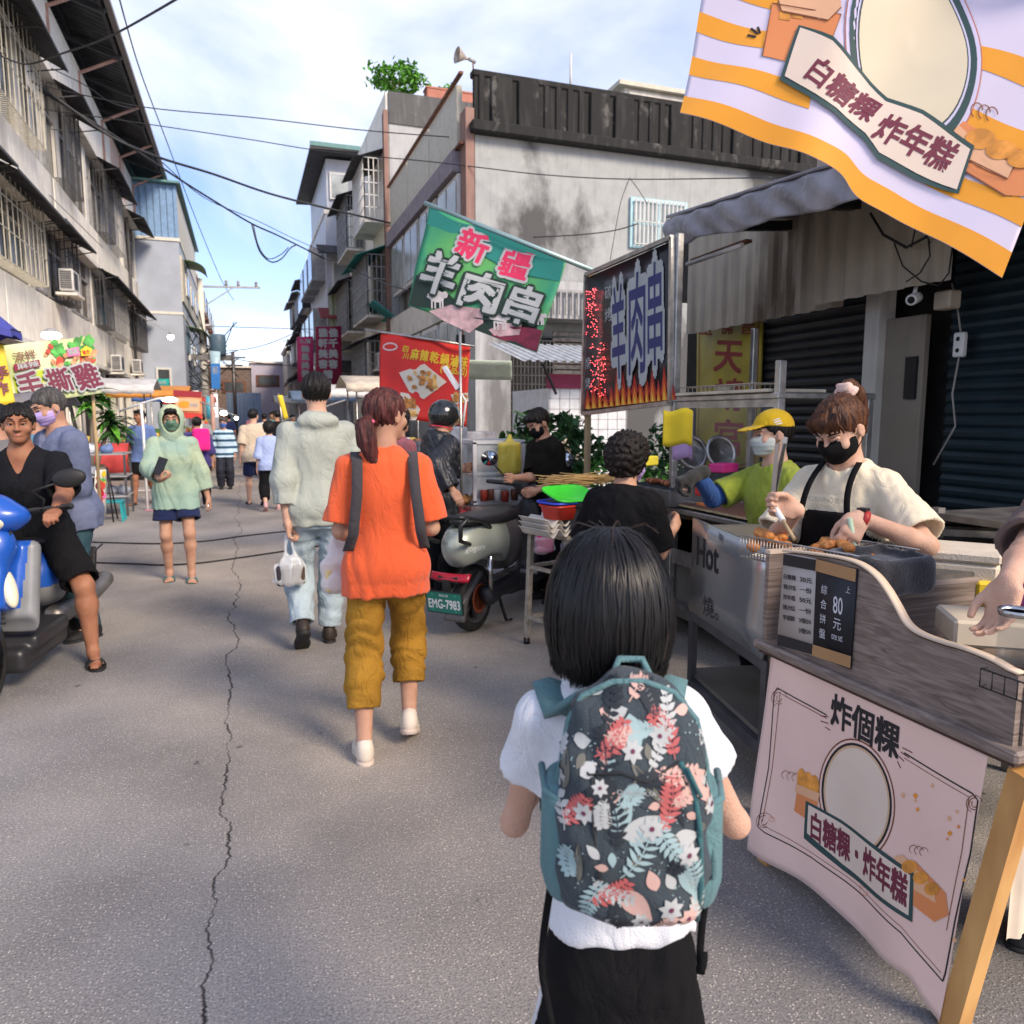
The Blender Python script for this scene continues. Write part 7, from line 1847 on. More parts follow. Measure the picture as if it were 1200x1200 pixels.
p = AT(1200,690,2.05); f = S(); f.add(ell((0,0,0),(.05,.04,.075))); f.off(folds(.010,60,4)); o = sdf_mesh('pink_pouch', f,[-.09,-.09,-.12],[.09,.09,.12],.006, mat('magenta_plastic',(.36,.07,.22),.5)); o.location = p; tag(o, 'magenta plastic pouch at the right edge behind the counter', 'pouch')
rk = thing('wire_caddy', 'black wire caddy hooked on the counter corner at the right edge', 'caddy', ATX(1190,800,1.53)); d_ = MB()
for z in (-.02,.02): d_.tube([(-.02,.05, z),(-.04,.05, z),(-.04,-.09, z),(.02,-.09, z)],.002, BLACK,6)
for k in range(6): d_.tube([(-.04,.05-.028*k,-.02),(-.04,.05-.028*k,.02)],.0015, BLACK,5)
d_.build('wire_frame', rk)
# styrofoam boxes on a rack behind
FOAM = mat('styrofoam',(.62,.56,.47),.8, var=.08, scale=12, bump=.3, bscale=150)
def foam_box(c, w_, d__, h_, rz, label, lid=True, mark=None):
    t = thing('styrofoam_box', label, 'box', c, rz, 'styrofoam boxes behind the counter'); d_ = MB(); d_.box((0,0, h_*.4),(w_, d__, h_*.8), FOAM, bev=.012); d_.build('box_body', t)
    if lid: d_ = MB(); d_.box((0,0, h_*.9),(w_*1.02, d__*1.02, h_*.2), FOAM, bev=.014); d_.build('lid', t)
    if mark:
        d_ = MB(); fn_ = lambda u, v, l: Vector((-w_/2-l-.001,-u, v))
        fn_ = (lambda g: (lambda u, v, l: g(u*.8, v*.62-.005, l)))(fn_); put_poly(d_, fn_,[(-.055,.115),(.055,.115),(.055,.165),(-.055,.165)], PWHITE,.001); put_poly(d_, fn_,[(-.055,.142),(.055,.142),(.055,.165),(-.055,.165)], REDP,.0015); put_text(d_, fn_, 'ロース',-.02,.153,.05,.014, PWHITE,.003); put_text(d_, fn_, '14',.035,.125,.022,.018, INKB,.003)
        put_poly(d_, fn_,[(-.02,.112),(.012,.112),(.012,.138),(-.02,.138)], flat('salmon',(.75,.25,.2)),.002); d_.build('printed_label', t)
    return t
bz = AT(1112,697,2.5); foam_box((bz.x, bz.y, bz.z),.24,.27,.165, R(38), 'lidded styrofoam box with a red printed label, upper one behind the counter', mark=1)
bz = AT(1138,758,2.5); foam_box((bz.x, bz.y, bz.z),.22,.22,.14, R(38), 'lower styrofoam box under the labelled one behind the counter', lid=False, mark=1)
rk = thing('steel_rack', 'dark steel rack holding styrofoam boxes and trays behind the counter', 'rack',(2.75,1.75,0))
bz1 = AT(1120,700,2.7); d_ = MB()
for dx_, dy_ in ((-.25,-.35),(.25,-.35),(-.25,.4),(.25,.4)): d_.bar((dx_, dy_,0),(dx_, dy_,1.15),.035,.035, STEELD,(1,0,0))
for z in (.55,.80,1.12): d_.box((0,0, z),(.55,.85,.025), STEELD)
d_.build('rack_frame', rk)
p = AT(1145,610,3.0); bo_ = thing('metal_tray', 'shallow metal tray on the dark rack in front of the roller shutter', 'tray',(p.x, p.y, p.z-.04), R(-40)); d_ = MB(); d_.box((0,0,0),(.32,.24,.05), STEEL, bev=.01); d_.build('tray_body', bo_); d_ = MB(); d_.box((0,0,.045),(.30,.22,.03), BLACK, bev=.01); d_.build('contents', bo_)
p = AT(1110,640,3.0); d_ = MB(); d_.box((0,0,0),(.45,.35,.10), BLACK,(0,0,.6), bev=.02); o = d_.build('black_crate', None, p); tag(o, 'black plastic crate below the metal tray behind the vendor', 'crate')
p = AT(1160,735,2.0); d_ = MB(); d_.box((0,0,0),(.22,.18,.07), mat('pale_board',(.6,.52,.4),.7),(0,0,-.6), bev=.008); o = d_.build('cardboard_tray', None, p); tag(o, 'pale cardboard tray beside the seller\'s hand', 'tray')
p = AT(1172,690,2.4); d_ = MB(); d_.box((0,0,0),(.20,.2,.08), YELO,(0,0,-.6), bev=.01); o = d_.build('yellow_box', None, p); tag(o, 'bright yellow box behind the styrofoam boxes', 'box')

# ---------------- overhead orange and lilac banner (its mascot left out)
P1, P2, P3 = AT(797,132,1.72), AT(1174,325,1.46), AT(838,-80,1.72)
SH3 = Sheet(P1, P2-P1, P3-P1, lambda a, b: .012*math.sin(a*9+b*3)+.010*math.sin(a*21-b*8)+(.020*math.exp(-((a-.30+.25*b)/.07)**2)))
SH3.dense = .022; SH3.lk = .38
bt = thing('overhead_banner', 'large orange and lilac striped stall banner hanging at the top right corner', 'banner', P1)
def Bt(name, mb, parent=None): mb.xf(Matrix.Translation(-P1)); return mb.build(name, parent or bt)
bp_ = [(797,132),(850,152),(900,170),(955,190),(985,205),(1004,228),(1040,245),(1090,275),(1130,300),(1174,326)]
tl, tr = (846,-120),(1300,-10)
Q0 = [SH3.q(*p) for p in smooth_line(bp_,4)]; Q1 = [SH3.q(*p) for p in subdiv([tl, tr], len(Q0)-1)]
d_ = MB()
def b3(u, v):
    k = u*(len(Q0)-1); i = min(int(k), len(Q0)-2); f_ = k-i; return SH3.fn(*[(Q0[i][j]*(1-f_)+Q0[i+1][j]*f_)*(1-v)+(Q1[i][j]*(1-f_)+Q1[i+1][j]*f_)*v for j in (0,1)])
SATL = mat('pale_lilac_satin',(.66,.60,.74),.5, var=.03, sheen=.2)
d_.grid(b3 if (SH3.U.cross(SH3.V)).dot(SH3.N) > 0 else (lambda u, v: b3(1-u, v)),72,40, SATL, th=.002); bo3 = Bt('printed_satin', d_)
d_ = MB(); ORS = mat('orange_satin',(.80,.33,.015),.5, var=.08, sheen=.2)
def band(v0, v1, u0, u1, m_, l=.0008, n=72):
    d_.grid(lambda u, v: b3(u0+(u1-u0)*u, v0+(v1-v0)*v)+SH3.N*l, n,3, m_)
band(0,.085,0,1, ORS, n=60)
for v0, u0, u1 in ((.19,0,.30),(.38,0,.26),(.57,0,.20),(.17,.60,1),(.40,.74,1),(.62,.72,1)): band(v0, v0+.085, u0, u1, ORS)
ov3 = lambda r_: [(1070+r_*75*math.cos(t),58+r_*112*math.sin(t)+r_*75*math.cos(t)*.15) for t in np.linspace(0,2*PI,50, endpoint=False)]
put = lambda pts, m_, l: SH3.poly(d_, pts, m_, l,4)
put(ov3(1.08), flat('dusty_red',(.5,.18,.13)),.005); put(ov3(1.06), LAV,.006); put(ov3(1.0), DGREEN,.0075); put(ov3(.90), LAV,.009); put(ov3(.87), DGREEN,.0105); put(ov3(.85), flat('parchment',(.66,.58,.42)),.012)
put([(894,72),(905,5),(985,30),(972,62),(958,92)], TERR,.006)
for k in range(4): put([(918+15*k,-40),(930+15*k,-36),(926+15*k,30),(913+15*k,26)], GOLDF,.008)
put([(912,2),(916,16),(970,36),(985,22),(984,10),(940,-6)], BISC,.010)
SH3.line(d_,[(894,72),(905,5),(985,30),(972,62)],.003, BROWN,.0065); SH3.line(d_,[(912,2),(916,16),(970,36),(985,22)],.003, BROWN,.0105)
rib = [(938,42),(975,60),(1010,90),(1038,118),(1080,135),(1138,172),(1122,220),(1075,200),(1030,180),(1014,158),(980,130),(920,98)]
put([(936,38),(976,55),(1012,86),(1040,113),(1082,130),(1143,168),(1124,226),(1074,207),(1028,187),(1011,165),(978,136),(914,102)], DGREEN,.0145); put(rib, PAPER,.017)
SH3.text(d_, '白糖粿',(952,88),(1026,134),36, PLUM,.0182, bold=.04); SH3.text(d_, '炸年糕',(1030,148),(1118,184),38, PLUM,.0182, bold=.04)
put([(1118,150),(1130,140),(1195,175),(1260,210),(1230,240),(1175,232),(1130,195)], TERR,.006); put([(1118,152),(1124,145),(1188,195),(1180,212),(1130,180)], BISC,.009)
SH3.line(d_,[(1118,150),(1130,195),(1175,232),(1230,240),(1260,210),(1195,175)],.003, BROWN,.0065); SH3.line(d_,[(1118,152),(1130,180),(1180,212),(1188,195)],.003, BROWN,.0095)
for k in range(3): SH3.ell(d_,1150+24*k,160+14*k,18,12, GOLDF,.012,18)
for k in range(3): SH3.line(d_,[(1145+9*k+7*math.cos(t),128+2*k-8*math.sin(t)) for t in np.linspace(0,4.2,12)],.002, BROWN,.006)
for a, b_ in (((876,42),(886,46)),((880,34),(888,42)),((888,33),(891,42))): SH3.line(d_,[a, b_],.005, INKB,.006)
Bt('printed_design', d_, bo3)

d_ = MB(); e0, e1 = SH3.fn(*Q1[0],.01), SH3.fn(*Q1[-1],.01); d_.tube([e0+(e0-e1)*.05, e1],.012, STEEL,8); d_.tube([e0.lerp(e1,.5),(3.3,2.2,3.45)],.012, STEEL,8); Bt('pole', d_)
# ---------------- the skewer stall: sign frame, shelf, posts
SX = 2.75
sk = thing('skewer_stall', 'steel framed lamb skewer stall cart with shelf, posts and grill top', 'stall',(SX,4.4,0))
def Sk(name, mb, parent=None, root=None, o=(SX,4.4,0)): mb.xf(Matrix.Translation((-o[0],-o[1],-o[2]))); return mb.build(name, parent or root or sk)
yA, yB, yC = ATX(793,400, SX).y, ATX(912,500, SX).y, ATX(690,400, SX).y
zt = ATX(790,280, SX).z; zs1 = ATX(850,466, SX).z
for (y, z1, m_) in ((yA, zt+.02, STEEL),(yB, ATX(918,422, SX).z, STEEL),(yC, zt, WOODP)): d_ = MB(); d_.box((SX, y, z1/2),(.045,.045, z1), m_, bev=.004); Sk('post', d_)
for (y, z1) in ((yA,2.1),(yB,1.6)): d_ = MB(); d_.box((SX+.62, y, z1/2),(.04,.04, z1), STEEL, bev=.004); Sk('post', d_)
d_ = MB(); d_.box((SX+.31,(yA+yB)/2, zs1),(.68, yA-yB+.05,.035), STEEL, bev=.006); d_.box((SX+.0,(yA+yB)/2, zs1-.035),(.03, yA-yB,.05), STEEL); Sk('shelf', d_)
ztb = ATX(850,606, SX).z
d_ = MB(); d_.box((SX+.33,(yB+yC)/2, ztb-.02),(.72, yC-yB+.1,.035), STEEL, bev=.006); d_.box((SX+.33,(yB+yC)/2,.22),(.70, yC-yB,.03), STEELD); d_.box((SX+.01,(yA+yB)/2, ztb-.34),(.02, yA-yB,.10), STEEL); Sk('table', d_)
d_ = MB(); d_.box((SX+.36,(yB+yC)/2, ztb-.42),(.66, yC-yB-.04,.70), mat('dull_sheet_steel',(.20,.185,.16),.5, metal=.4, var=.2, scale=3), bev=.008); Sk('cabinet', d_)
d_ = MB(); d_.box((SX+.05,(yA+yB)/2, ztb-.17),(.04, yA-yB-.06,.26), mat('smoked_glass',(.05,.045,.03),.1, var=.6, scale=5)); Sk('glass_front', d_)
# transparent film on the open side
d_ = MB(); d_.grid(lambda u, v: (SX-.03+.012*math.sin(u*30+v*9)+.008*math.sin(v*40), yB+.02+(yA-yB-.04)*u, ztb+.02+(zs1-ztb-.06)*v),50,20, mat('cling_film',(.75,.78,.8),.12, alpha=.07, spec=.9, bump=.3, bscale=20)); Sk('clear_film', d_)
# illuminated sign panel
sg_ = thing('skewer_sign', 'black framed lamb skewer sign with outlined characters, flames and red light dots', 'sign',(SX,5.1,1.6))
def Sg(name, mb, parent=None): return Sk(name, mb, parent, sg_,(SX,5.1,1.6))
SH4 = Sheet((SX-.03,5.1,1.6),(0,-1,0),(0,0,1))
SBK = mat('sign_black',(.012,.012,.016),.28, var=.3)
d_ = MB(); SH4.panel(d_,[(688,325),(788,282),(786,470),(684,482)], SBK,4,4,.03); so_ = Sg('sign_board', d_)
d_ = MB(); c4 = [SH4.fn(*SH4.q(*p),.01) for p in ((688,322),(789,278),(787,472),(684,485))]
for i in range(4): d_.bar(c4[i], c4[(i+1) % 4],.03,.03, STEEL,(1,0,0))
Sg('sign_frame', d_)
d_ = MB(); rd = random.Random(3)
FL1, FL2, FL3 = flat('flame_red',(.42,.03,.02)), flat('flame_orange',(.75,.18,.02)), flat('flame_yellow',(.80,.50,.06))
for k in range(15):
    x = 690+6.9*k; yb = 481-.115*(x-684); h_ = rd.uniform(18,46); w_ = rd.uniform(4,7)
    for sc_, m_, l_ in ((1, FL1,.003),(.62, FL2,.005),(.32, FL3,.007)): SH4.poly(d_,[(x-w_*sc_, yb-1),(x-w_*.8*sc_, yb-h_*.35*sc_),(x-w_*.2, yb-h_*sc_),(x+w_*.3*sc_, yb-h_*.55*sc_),(x+w_*sc_, yb-1)], m_, l_,1)
INDG = flat('indigo',(.03,.035,.14))
for ch, x1, x2, ym, h_ in (('羊',719,734,389,108),('肉',739,758,379,116),('串',761,778,368,118)):
    SH4.text(d_, ch,(x1, ym+3),(x2, ym-3), h_, INDG,.012, bold=.02, outline=PWHITE, ob=.085)
for ch, y in (('碳',343),('烤',369)): SH4.text(d_, ch,(710, y+1),(718, y-2),16, PWHITE,.010)
for ch, y in (('燒',425),('烤',449)): SH4.text(d_, ch,(687, y+1),(693, y),14, PWHITE,.010)
lt_ = Sg('printed_design', d_, so_)
LEDR = mat('red_led',(.8,.1,.1),.4, emit=(1,.09,.10), estr=2.2)
d_ = MB()
for (x0, x1, y0_, y1_) in ((689,703,338,395),(693,712,402,466)):
    for k in range(110):
        x = rd.uniform(x0, x1); y = rd.uniform(y0_, y1_)
        if (int((y-y0_)/9) % 2 and rd.random() < .55): continue
        a, b_ = SH4.q(x, y); d_.lathe([(.0001,-.003),(.0042,0),(.0001,.004)], SH4.fn(a, b_,.016), LEDR,6)
lo__ = Sg('light_dots', d_, so_); lo__['kind'] = 'stuff'
# goods
def item(name, label, cat, mb, loc, group=None, rz=0): o = mb.build(name, None, loc); o.rotation_euler = (0,0, rz); return tag(o, label, cat, group)
d_ = MB(); d_.lathe([(.001,0),(.055,0),(.06,.01),(.06,.05),(.056,.055),(.001,.055)],(0,0,0), mat('tarnished_tin',(.35,.30,.20),.5, metal=.3),24); item('round_tin', 'round tarnished tin on the stall shelf', 'tin', d_,(SX+.15, ATX(826,455, SX).y, zs1+.018))
d_ = MB(); y0_, y1_ = ATX(800,460, SX).y, ATX(888,460, SX).y
for k in range(17): yy = y0_+(y1_-y0_)*k/16; d_.tube([(0, yy,0),(0, yy,.055),(.18, yy,.055),(.18, yy,0)],.003, mat('rusty_wire',(.45,.38,.30),.5, metal=.5),5)
for q_ in ((0,.055),(.18,.055),(0,.005),(.18,.005)): d_.tube([(q_[0], y0_, q_[1]),(q_[0], y1_, q_[1])],.003, mat('rusty_wire',(.45,.38,.30),.5),5)
item('wire_rack', 'low wire rack lying on the stall shelf', 'rack', d_,(SX-.02,0, zs1+.02))
d_ = MB(); d_.box((0,0,0),(.40, yA-yB-.12,.018), mat('worn_board',(.55,.48,.36),.7, var=.25), bev=.003); item('thin_board', 'thin pale board on the stall shelf', 'board', d_,(SX+.15,(yA+yB)/2-.02, zs1+.03),)
SKW = mat('bamboo_skewer',(.72,.45,.16),.6, var=.2)
p = AT(681,566,5.0)
d_ = MB(); rd = random.Random(10)
for k in range(70):
    a = rd.uniform(-.25,.25); x = rd.uniform(-.16,.16); y = rd.uniform(-.05,.05); z = rd.uniform(0,.05); e = Vector((math.cos(-.6+a)*.17, math.sin(-.6+a)*.17, rd.uniform(-.01,.03)))
    d_.tube([Vector((x, y, z))-e, Vector((x, y, z))+e],.0028, SKW,5)
o = item('skewer_pile', 'pile of bamboo skewers lying behind the pale trays', 'skewers', d_, p); o['kind'] = 'stuff'
for k in range(6):
    c = AT(653+9.5*k,577+.8*k,4.75); d_ = MB(); d_.box((0,0,0),(.052,.13,.02),(flat('tray_white',(.62,.60,.60)), flat('tray_pink',(.62,.36,.30)))[k % 2 if k < 5 else 0],(.55,0,-.5), bev=.006); item('shallow_tray',('first white', 'first pink', 'second white', 'second pink', 'third white', 'last white')[k]+' slanted tray from the left in the row beside the curly haired customer', 'tray', d_, c, 'slanted trays in front of the skewers')
d_ = MB(); q = AT(700,588,4.7); d_.box((0,0,0),(.62,.42,.03), BLACK,(0,0,-.5), bev=.005); d_.box((0,0,-.08),(.56,.38,.14), mat('dark_box',(.02,.02,.022),.5),(0,0,-.5)); item('black_tray_stand', 'black stand carrying the slanted trays and skewers', 'stand', d_, q)
gr = thing('charcoal_grill', 'long grey metal grill tray where meat skewers are turned', 'grill',(SX-.02, ATX(770,590, SX).y, ztb)); d_ = MB(); d_.box((.1,0,.06),(.34,.62,.12), STEELD, bev=.008); d_.build('grill_box', gr); d_ = MB()
for k in range(22): d_.tube([(-.09,-.28+.026*k,.125),(.28,-.28+.026*k,.125)],.003, BLACK,5)
d_.build('grate', gr)
for k in range(4):
    d_ = MB(); f = S(); f.add(ell((0,0,0),(.028,.022,.02))); f.add(ell((.035,.005,0),(.024,.02,.018)),.01); f.add(ell((-.035,-.004,.003),(.022,.02,.018)),.01); f.off(folds(.003,120, k,(1,1,1)))
    o = sdf_mesh('meat_skewer', f,[-.08,-.04,-.03],[.08,.04,.04],.006, mat('grilled_meat',(.42,.13,.05),.5, var=.5, scale=60)); o.location = (SX+.0+.03*(k % 2), gr.location.y-.18+.10*k, ztb+.15); tag(o,('skewer of grilled meat at the near end of the grill', 'second skewer of meat from the near end of the grill', 'third skewer of meat from the near end of the grill', 'skewer of grilled meat at the far end of the grill')[k], 'skewer', 'meat skewers on the grill')
d_ = MB(); y0_, y1_ = ATX(798,600, SX).y, ATX(895,605, SX).y
LAT = mat('perforated_board',(.50,.38,.20),.6, var=.3, scale=40)
d_.box((.22,(y0_+y1_)/2,0),(.42, y0_-y1_,.012), LAT); 
for k in range(26): d_.box((.22, y1_+(y0_-y1_)*k/25,.009),(.42,.006,.004), BROWN)
item('perforated_board', 'tan perforated board on the stall table', 'board', d_,(SX-.03,0, ztb+.02))
d_ = MB(); d_.tube([(0,0,0),(0,-.10,0)],.011, mat('orange_handle',(.75,.20,.03),.4),10, rs=[.009,.012]); d_.tube([(0,-.10,0),(0,-.17,0)],.006, WOODP,8); d_.box((0,.10,0),(.035,.12,.004), STEEL); item('basting_knife', 'knife with an orange handle on the perforated board', 'knife', d_,(SX-.02, ATX(820,597, SX).y, ztb+.055))
# hanging cloths
for (x0, x1, y0_, y1_, m_, nm, lb, dp) in ((778,812,480,522, mat('yellow_towel',(.55,.43,.02),.9), 'towel', 'yellow towel hanging under the shelf of the skewer stall',4.15),(790,812,482,538, mat('lilac_towel',(.42,.28,.50),.85), 'towel', 'lilac towel hanging behind the yellow one',4.5)):
    a, b_ = AT(x0, y0_, dp), AT(x1, y1_, dp); d_ = MB(); d_.grid(lambda u, v: (a.x*(1-u)+b_.x*u, a.y*(1-u)+b_.y*u+.012*math.sin(u*7), b_.z+(a.z-b_.z)*v-.01*math.sin(u*7)),24,6, m_, th=.006); o = d_.build(nm); tag(o, lb, 'towel')
for k, px_ in enumerate((812,845)):
    a = AT(px_,530,4.6); d_ = MB(); d_.lathe([(.10,-.01),(.11,0),(.10,.01),(.085,.005),(.085,-.005),(.10,-.01)],(0,0,0), STEEL,24,(0,-1,.3)); o = d_.build('hanging_ring', None, a); tag(o,('left', 'right')[k]+' steel pan ring hanging inside the skewer stall', 'pan', 'steel rings inside the stall')
for k,(px_, py_, m_) in enumerate(((832,575, REDP),(848,548, flat('magenta',(.6,.03,.2))),(752,540, flat('bright_yellow',(.7,.6,.05))))):
    a = AT(px_, py_,4.3 if k < 2 else 3.9); d_ = MB(); d_.box((0,0,0),(.16,.10,.05), m_,(0,0,.4), bev=.006); item('sauce_carton',('red', 'magenta', 'yellow')[k]+' carton standing inside the skewer stall', 'carton', d_, a)

# ---------------- hot snack fryer cart with its polished panel
HPn = AT(812,607,3.40); HPr = AT(912,650,2.62)
hcx = thing('fryer_cart', 'fryer cart with a polished steel front panel lettered Hot on a black angle frame', 'cart',(HPn.x, HPn.y,0))
def Hc_(name, mb, parent=None): return Sk(name, mb, parent, hcx,(HPn.x, HPn.y,0))
HU = Vector((HPr.x-HPn.x, HPr.y-HPn.y,0)).normalized(); HN = Vector((-HU.y, HU.x,0)); HN = HN if HN.x < 0 else -HN
SH5 = Sheet((HPn.x, HPn.y,.6), HU,(0,0,1))
POL = mat('polished_steel',(.40,.42,.43),.24, metal=.65, var=.12, scale=2, bump=.12, bscale=3.5)
d_ = MB(); SH5.panel(d_,[(812,607),(912,650),(893,773),(808,715)], POL,4,4,.012); po = Hc_('front_panel', d_)
d_ = MB(); SH5.text(d_, 'Hot',(817,645),(842,655),34, INKB,.002, bold=.02); Hc_('lettering', d_, po); d_ = MB(); SH5.text(d_, '燒。',(824,708),(842,716),24, INKB,.002); Hc_('lettering', d_, po); d_ = MB(); SH5.text(d_, '現',(842,628),(848,632),9, INKB,.002); Hc_('lettering', d_, po)
d_ = MB(); c5 = [SH5.fn(*SH5.q(*p),-.02) for p in ((808,716),(893,774))]
for (pa, pb) in ((c5[0], c5[1]),): d_.bar(pa-Vector((0,0,.02)), pb-Vector((0,0,.02)),.03,.04, GRILLED)
dp = -HN*.42
for c in c5: d_.bar(c-Vector((0,0,.0)), Vector((c.x, c.y,.05)),.03,.03, GRILLED,(1,0,0)); d_.bar(c+dp, Vector((c.x, c.y,.05))+dp,.03,.03, GRILLED,(1,0,0)); d_.bar(c, c+dp,.03,.03, GRILLED); d_.bar(Vector((c.x, c.y,.26)), Vector((c.x, c.y,.26))+dp,.03,.03, GRILLED)
d_.bar(Vector((c5[0].x, c5[0].y,.26)), Vector((c5[1].x, c5[1].y,.26)),.03,.05, GRILLED); Hc_('angle_frame', d_)
d_ = MB(); mid_ = (c5[0]+c5[1])/2-HN*.21; rz_ = math.atan2(HU.y, HU.x)
d_.box((mid_.x, mid_.y,.30),(.85,.40,.02), mat('dull_sheet_steel',(.2,.18,.16),.5),(0,0, rz_)); d_.box((mid_.x, mid_.y,.62),(.86,.42,.03), STEELD,(0,0, rz_)); d_.box((mid_.x, mid_.y,.82),(.80,.36,.36), mat('dull_sheet_steel',(.2,.18,.16),.5),(0,0, rz_)); Hc_('fryer_box', d_)
for k in range(4): c = (c5[0] if k < 2 else c5[1])+(dp if k % 2 else Vector()); d_ = MB(); d_.lathe([(.012,-.012),(.035,-.012),(.035,.012),(.012,.012)],(c.x, c.y,.035), TYRE,14,(0,1,0)); Hc_('wheel', d_)
# wire basket tray with fried pieces
SH6 = Sheet(AT(905,640,2.45), AT(1010,648,2.25)-AT(905,640,2.45),(0,0,1))
bk = thing('wire_basket', 'long wire draining basket of fried snacks between the fryer cart and the counter', 'basket', AT(945,650,2.4)); bo0 = Vector(bk.location)
A0, A1 = AT(868,632,2.62), AT(1015,652,2.2); uu = (A1-A0); uu.z = 0; LL = uu.length; uu.normalize(); vv = Vector((-uu.y, uu.x,0)); vv = vv if vv.x > 0 else -vv
d_ = MB(); z0_ = A0.z-.06
for side in (0,.26):
    o0 = A0+vv*side
    for k in range(int(LL/.013)): p = o0+uu*.013*k; d_.tube([(p.x, p.y, z0_),(p.x, p.y, z0_+.075)],.0016, STEEL,5)
    for z in (0,.075): d_.tube([(o0.x, o0.y, z0_+z),((o0+uu*LL).x,(o0+uu*LL).y, z0_+z)],.003, STEEL,6)
for k in range(24): p = A0+uu*LL*k/23; d_.tube([(p.x, p.y, z0_),(p.x+vv.x*.26, p.y+vv.y*.26, z0_)],.002, STEEL,5)
d_.xf(Matrix.Translation(-bo0)); d_.build('wire_frame', bk)
rd = random.Random(4); CRISP = mat('fried_batter',(.66,.30,.09),.55, col2=(.42,.14,.03), scale=45, bump=.8, bscale=90)
for k in range(16):
    px_ = (875+rd.uniform(-6,14)) if k < 5 else (962+rd.uniform(-16,40))
    t = min(max((px_-868)/147,.03),.95); c = A0+uu*LL*t+vv*rd.uniform(.04,.16); f = S()
    f.add(ell((0,0,0),(.032,.024,.016))); f.add(ell((.018,.01,.006),(.02,.018,.014)),.01); f.add(ell((-.02,-.006,.004),(.018,.02,.014)),.01); f.off(folds(.005,110, k,(1,1,1)))
    o = sdf_mesh('fried_snack', f,[-.07,-.05,-.04],[.07,.05,.05],.006, CRISP); o.location = (c.x, c.y, z0_+.035+.02*(k % 3)); o.rotation_euler = (rd.uniform(-.4,.4), rd.uniform(-.4,.4), rd.uniform(0,6)); tag(o, 'golden fried snack in the %s heap of the wire basket' % ('left' if k < 5 else 'right'), 'snack', 'fried snacks in the wire basket')
# tongs and chopstick
d_ = MB(); hR = Vector((VP[0], VP[1],0))+Matrix.Rotation(VR,3, 'Z')@(JV['wr']['R']+JV['hd']['R']*.08); 
tip = AT(931,632,2.4)
ax = (hR-tip).normalized(); d_.tube([tip, tip+ax*.10],.006, WOODP,8); d_.tube([tip+ax*.10, hR+ax*.02],.010, mat('white_sleeve',(.7,.7,.7),.4),8)
topA, topB = AT(911,520,2.5), AT(921,512,2.5)
for q_ in (topA, topB): d_.bar(hR+ax*.01, q_,.016,.004, CHROME,(1,.3,0))
o = d_.build('tongs'); tag(o, 'long steel tongs held upright by the aproned stallholder', 'tongs')
hL = Vector((VP[0], VP[1],0))+Matrix.Rotation(VR,3, 'Z')@(JV['wr']['L']+JV['hd']['L']*.07); d_ = MB(); d_.tube([hL+Vector((-.01,0,.05)), hL+Vector((.02,-.02,-.12))],.008, mat('pale_green_handle',(.45,.60,.42),.4),8); o = d_.build('spatula'); tag(o, 'pale green handled spatula in the aproned stallholder\'s left hand', 'spatula')

# ---------------- sheltered shopfront behind: canopy, corrugated fascia, shutters
sf = thing('shop_shelter', 'dark lean-to shopfront with grey tarp edged canopy, corrugated fascia and roller shutters', 'building',(4.3,4,0))
def Sf(name, mb, parent=None): return Sk(name, mb, parent, sf,(4.3,4,0))
TARP = wrinkle(mat('grey_tarp',(.24,.23,.25),.32, var=.3, scale=4, bump=.25, bscale=12, spec=.7),4,.5,.02)
TX = 3.02; ya, yb = ATX(783,258, TX).y,1.2; za = ATX(783,258, TX).z; zb0 = ATX(985,195, TX).z; sl = (zb0-za)/(ya-ATX(985,195, TX).y)
zt_ = lambda y: za+sl*(ya-y)
d_ = MB(); d_.grid(lambda u, v: (TX-.02-.02*math.sin(v*3)+.014*math.sin(u*38+v*4)*(1-v)+.01*math.sin(u*90+v*7), ya+(yb-ya)*u, zt_(ya+(yb-ya)*u)-.20*(1-v)-.012*(1-v)*math.sin(u*33)),160,12, TARP, th=.003); Sf('tarp_valance', d_)
d_ = MB(); d_.grid(lambda u, v: (TX-.02+2.4*v, ya+(yb-ya)*u, zt_(ya+(yb-ya)*u)+.03+.18*v),10,6, TARP, th=.02); Sf('canopy', d_)
d_ = MB()
for y in np.arange(1.4, ya,.9): d_.bar((TX+.02, y, zt_(y)-.05),(4.6, y, zt_(y)+.08),.05,.07, BLACK)
d_.bar((TX+.02, yb, zt_(yb)-.05),(TX+.02, ya-.02, zt_(ya)-.05),.05,.05, STEELD); Sf('rafters', d_)
CORR = stained('old_cream_sheet',(.40,.35,.28),(.16,.12,.09),1.4,.58)
d_ = MB(); yc0, yc1 = ATX(952,300,3.85).y, ATX(1116,300,3.85).y; zc = ATX(952,358,3.85).z
corrug(d_,(3.85, yc0, zc),(0,-1,0),(0,0,1), yc0-yc1,1.0,.16,-.03, CORR); Sf('corrugated_fascia', d_)
d_ = MB(); yd0 = ATX(806,330,4.05).y; corrug(d_,(4.05, yd0, ATX(880,378,4.05).z),(0,-1,0),(0,0,1), yd0-yc0+.1,1.0,.17,-.03, CORR); Sf('corrugated_fascia', d_)
SHUT = mat('dark_roller_slats',(.022,.026,.028),.45, var=.25, scale=3, metal=.2); SHUTB = mat('blue_black_roller_slats',(.018,.035,.045),.42, var=.2, scale=3, metal=.3)
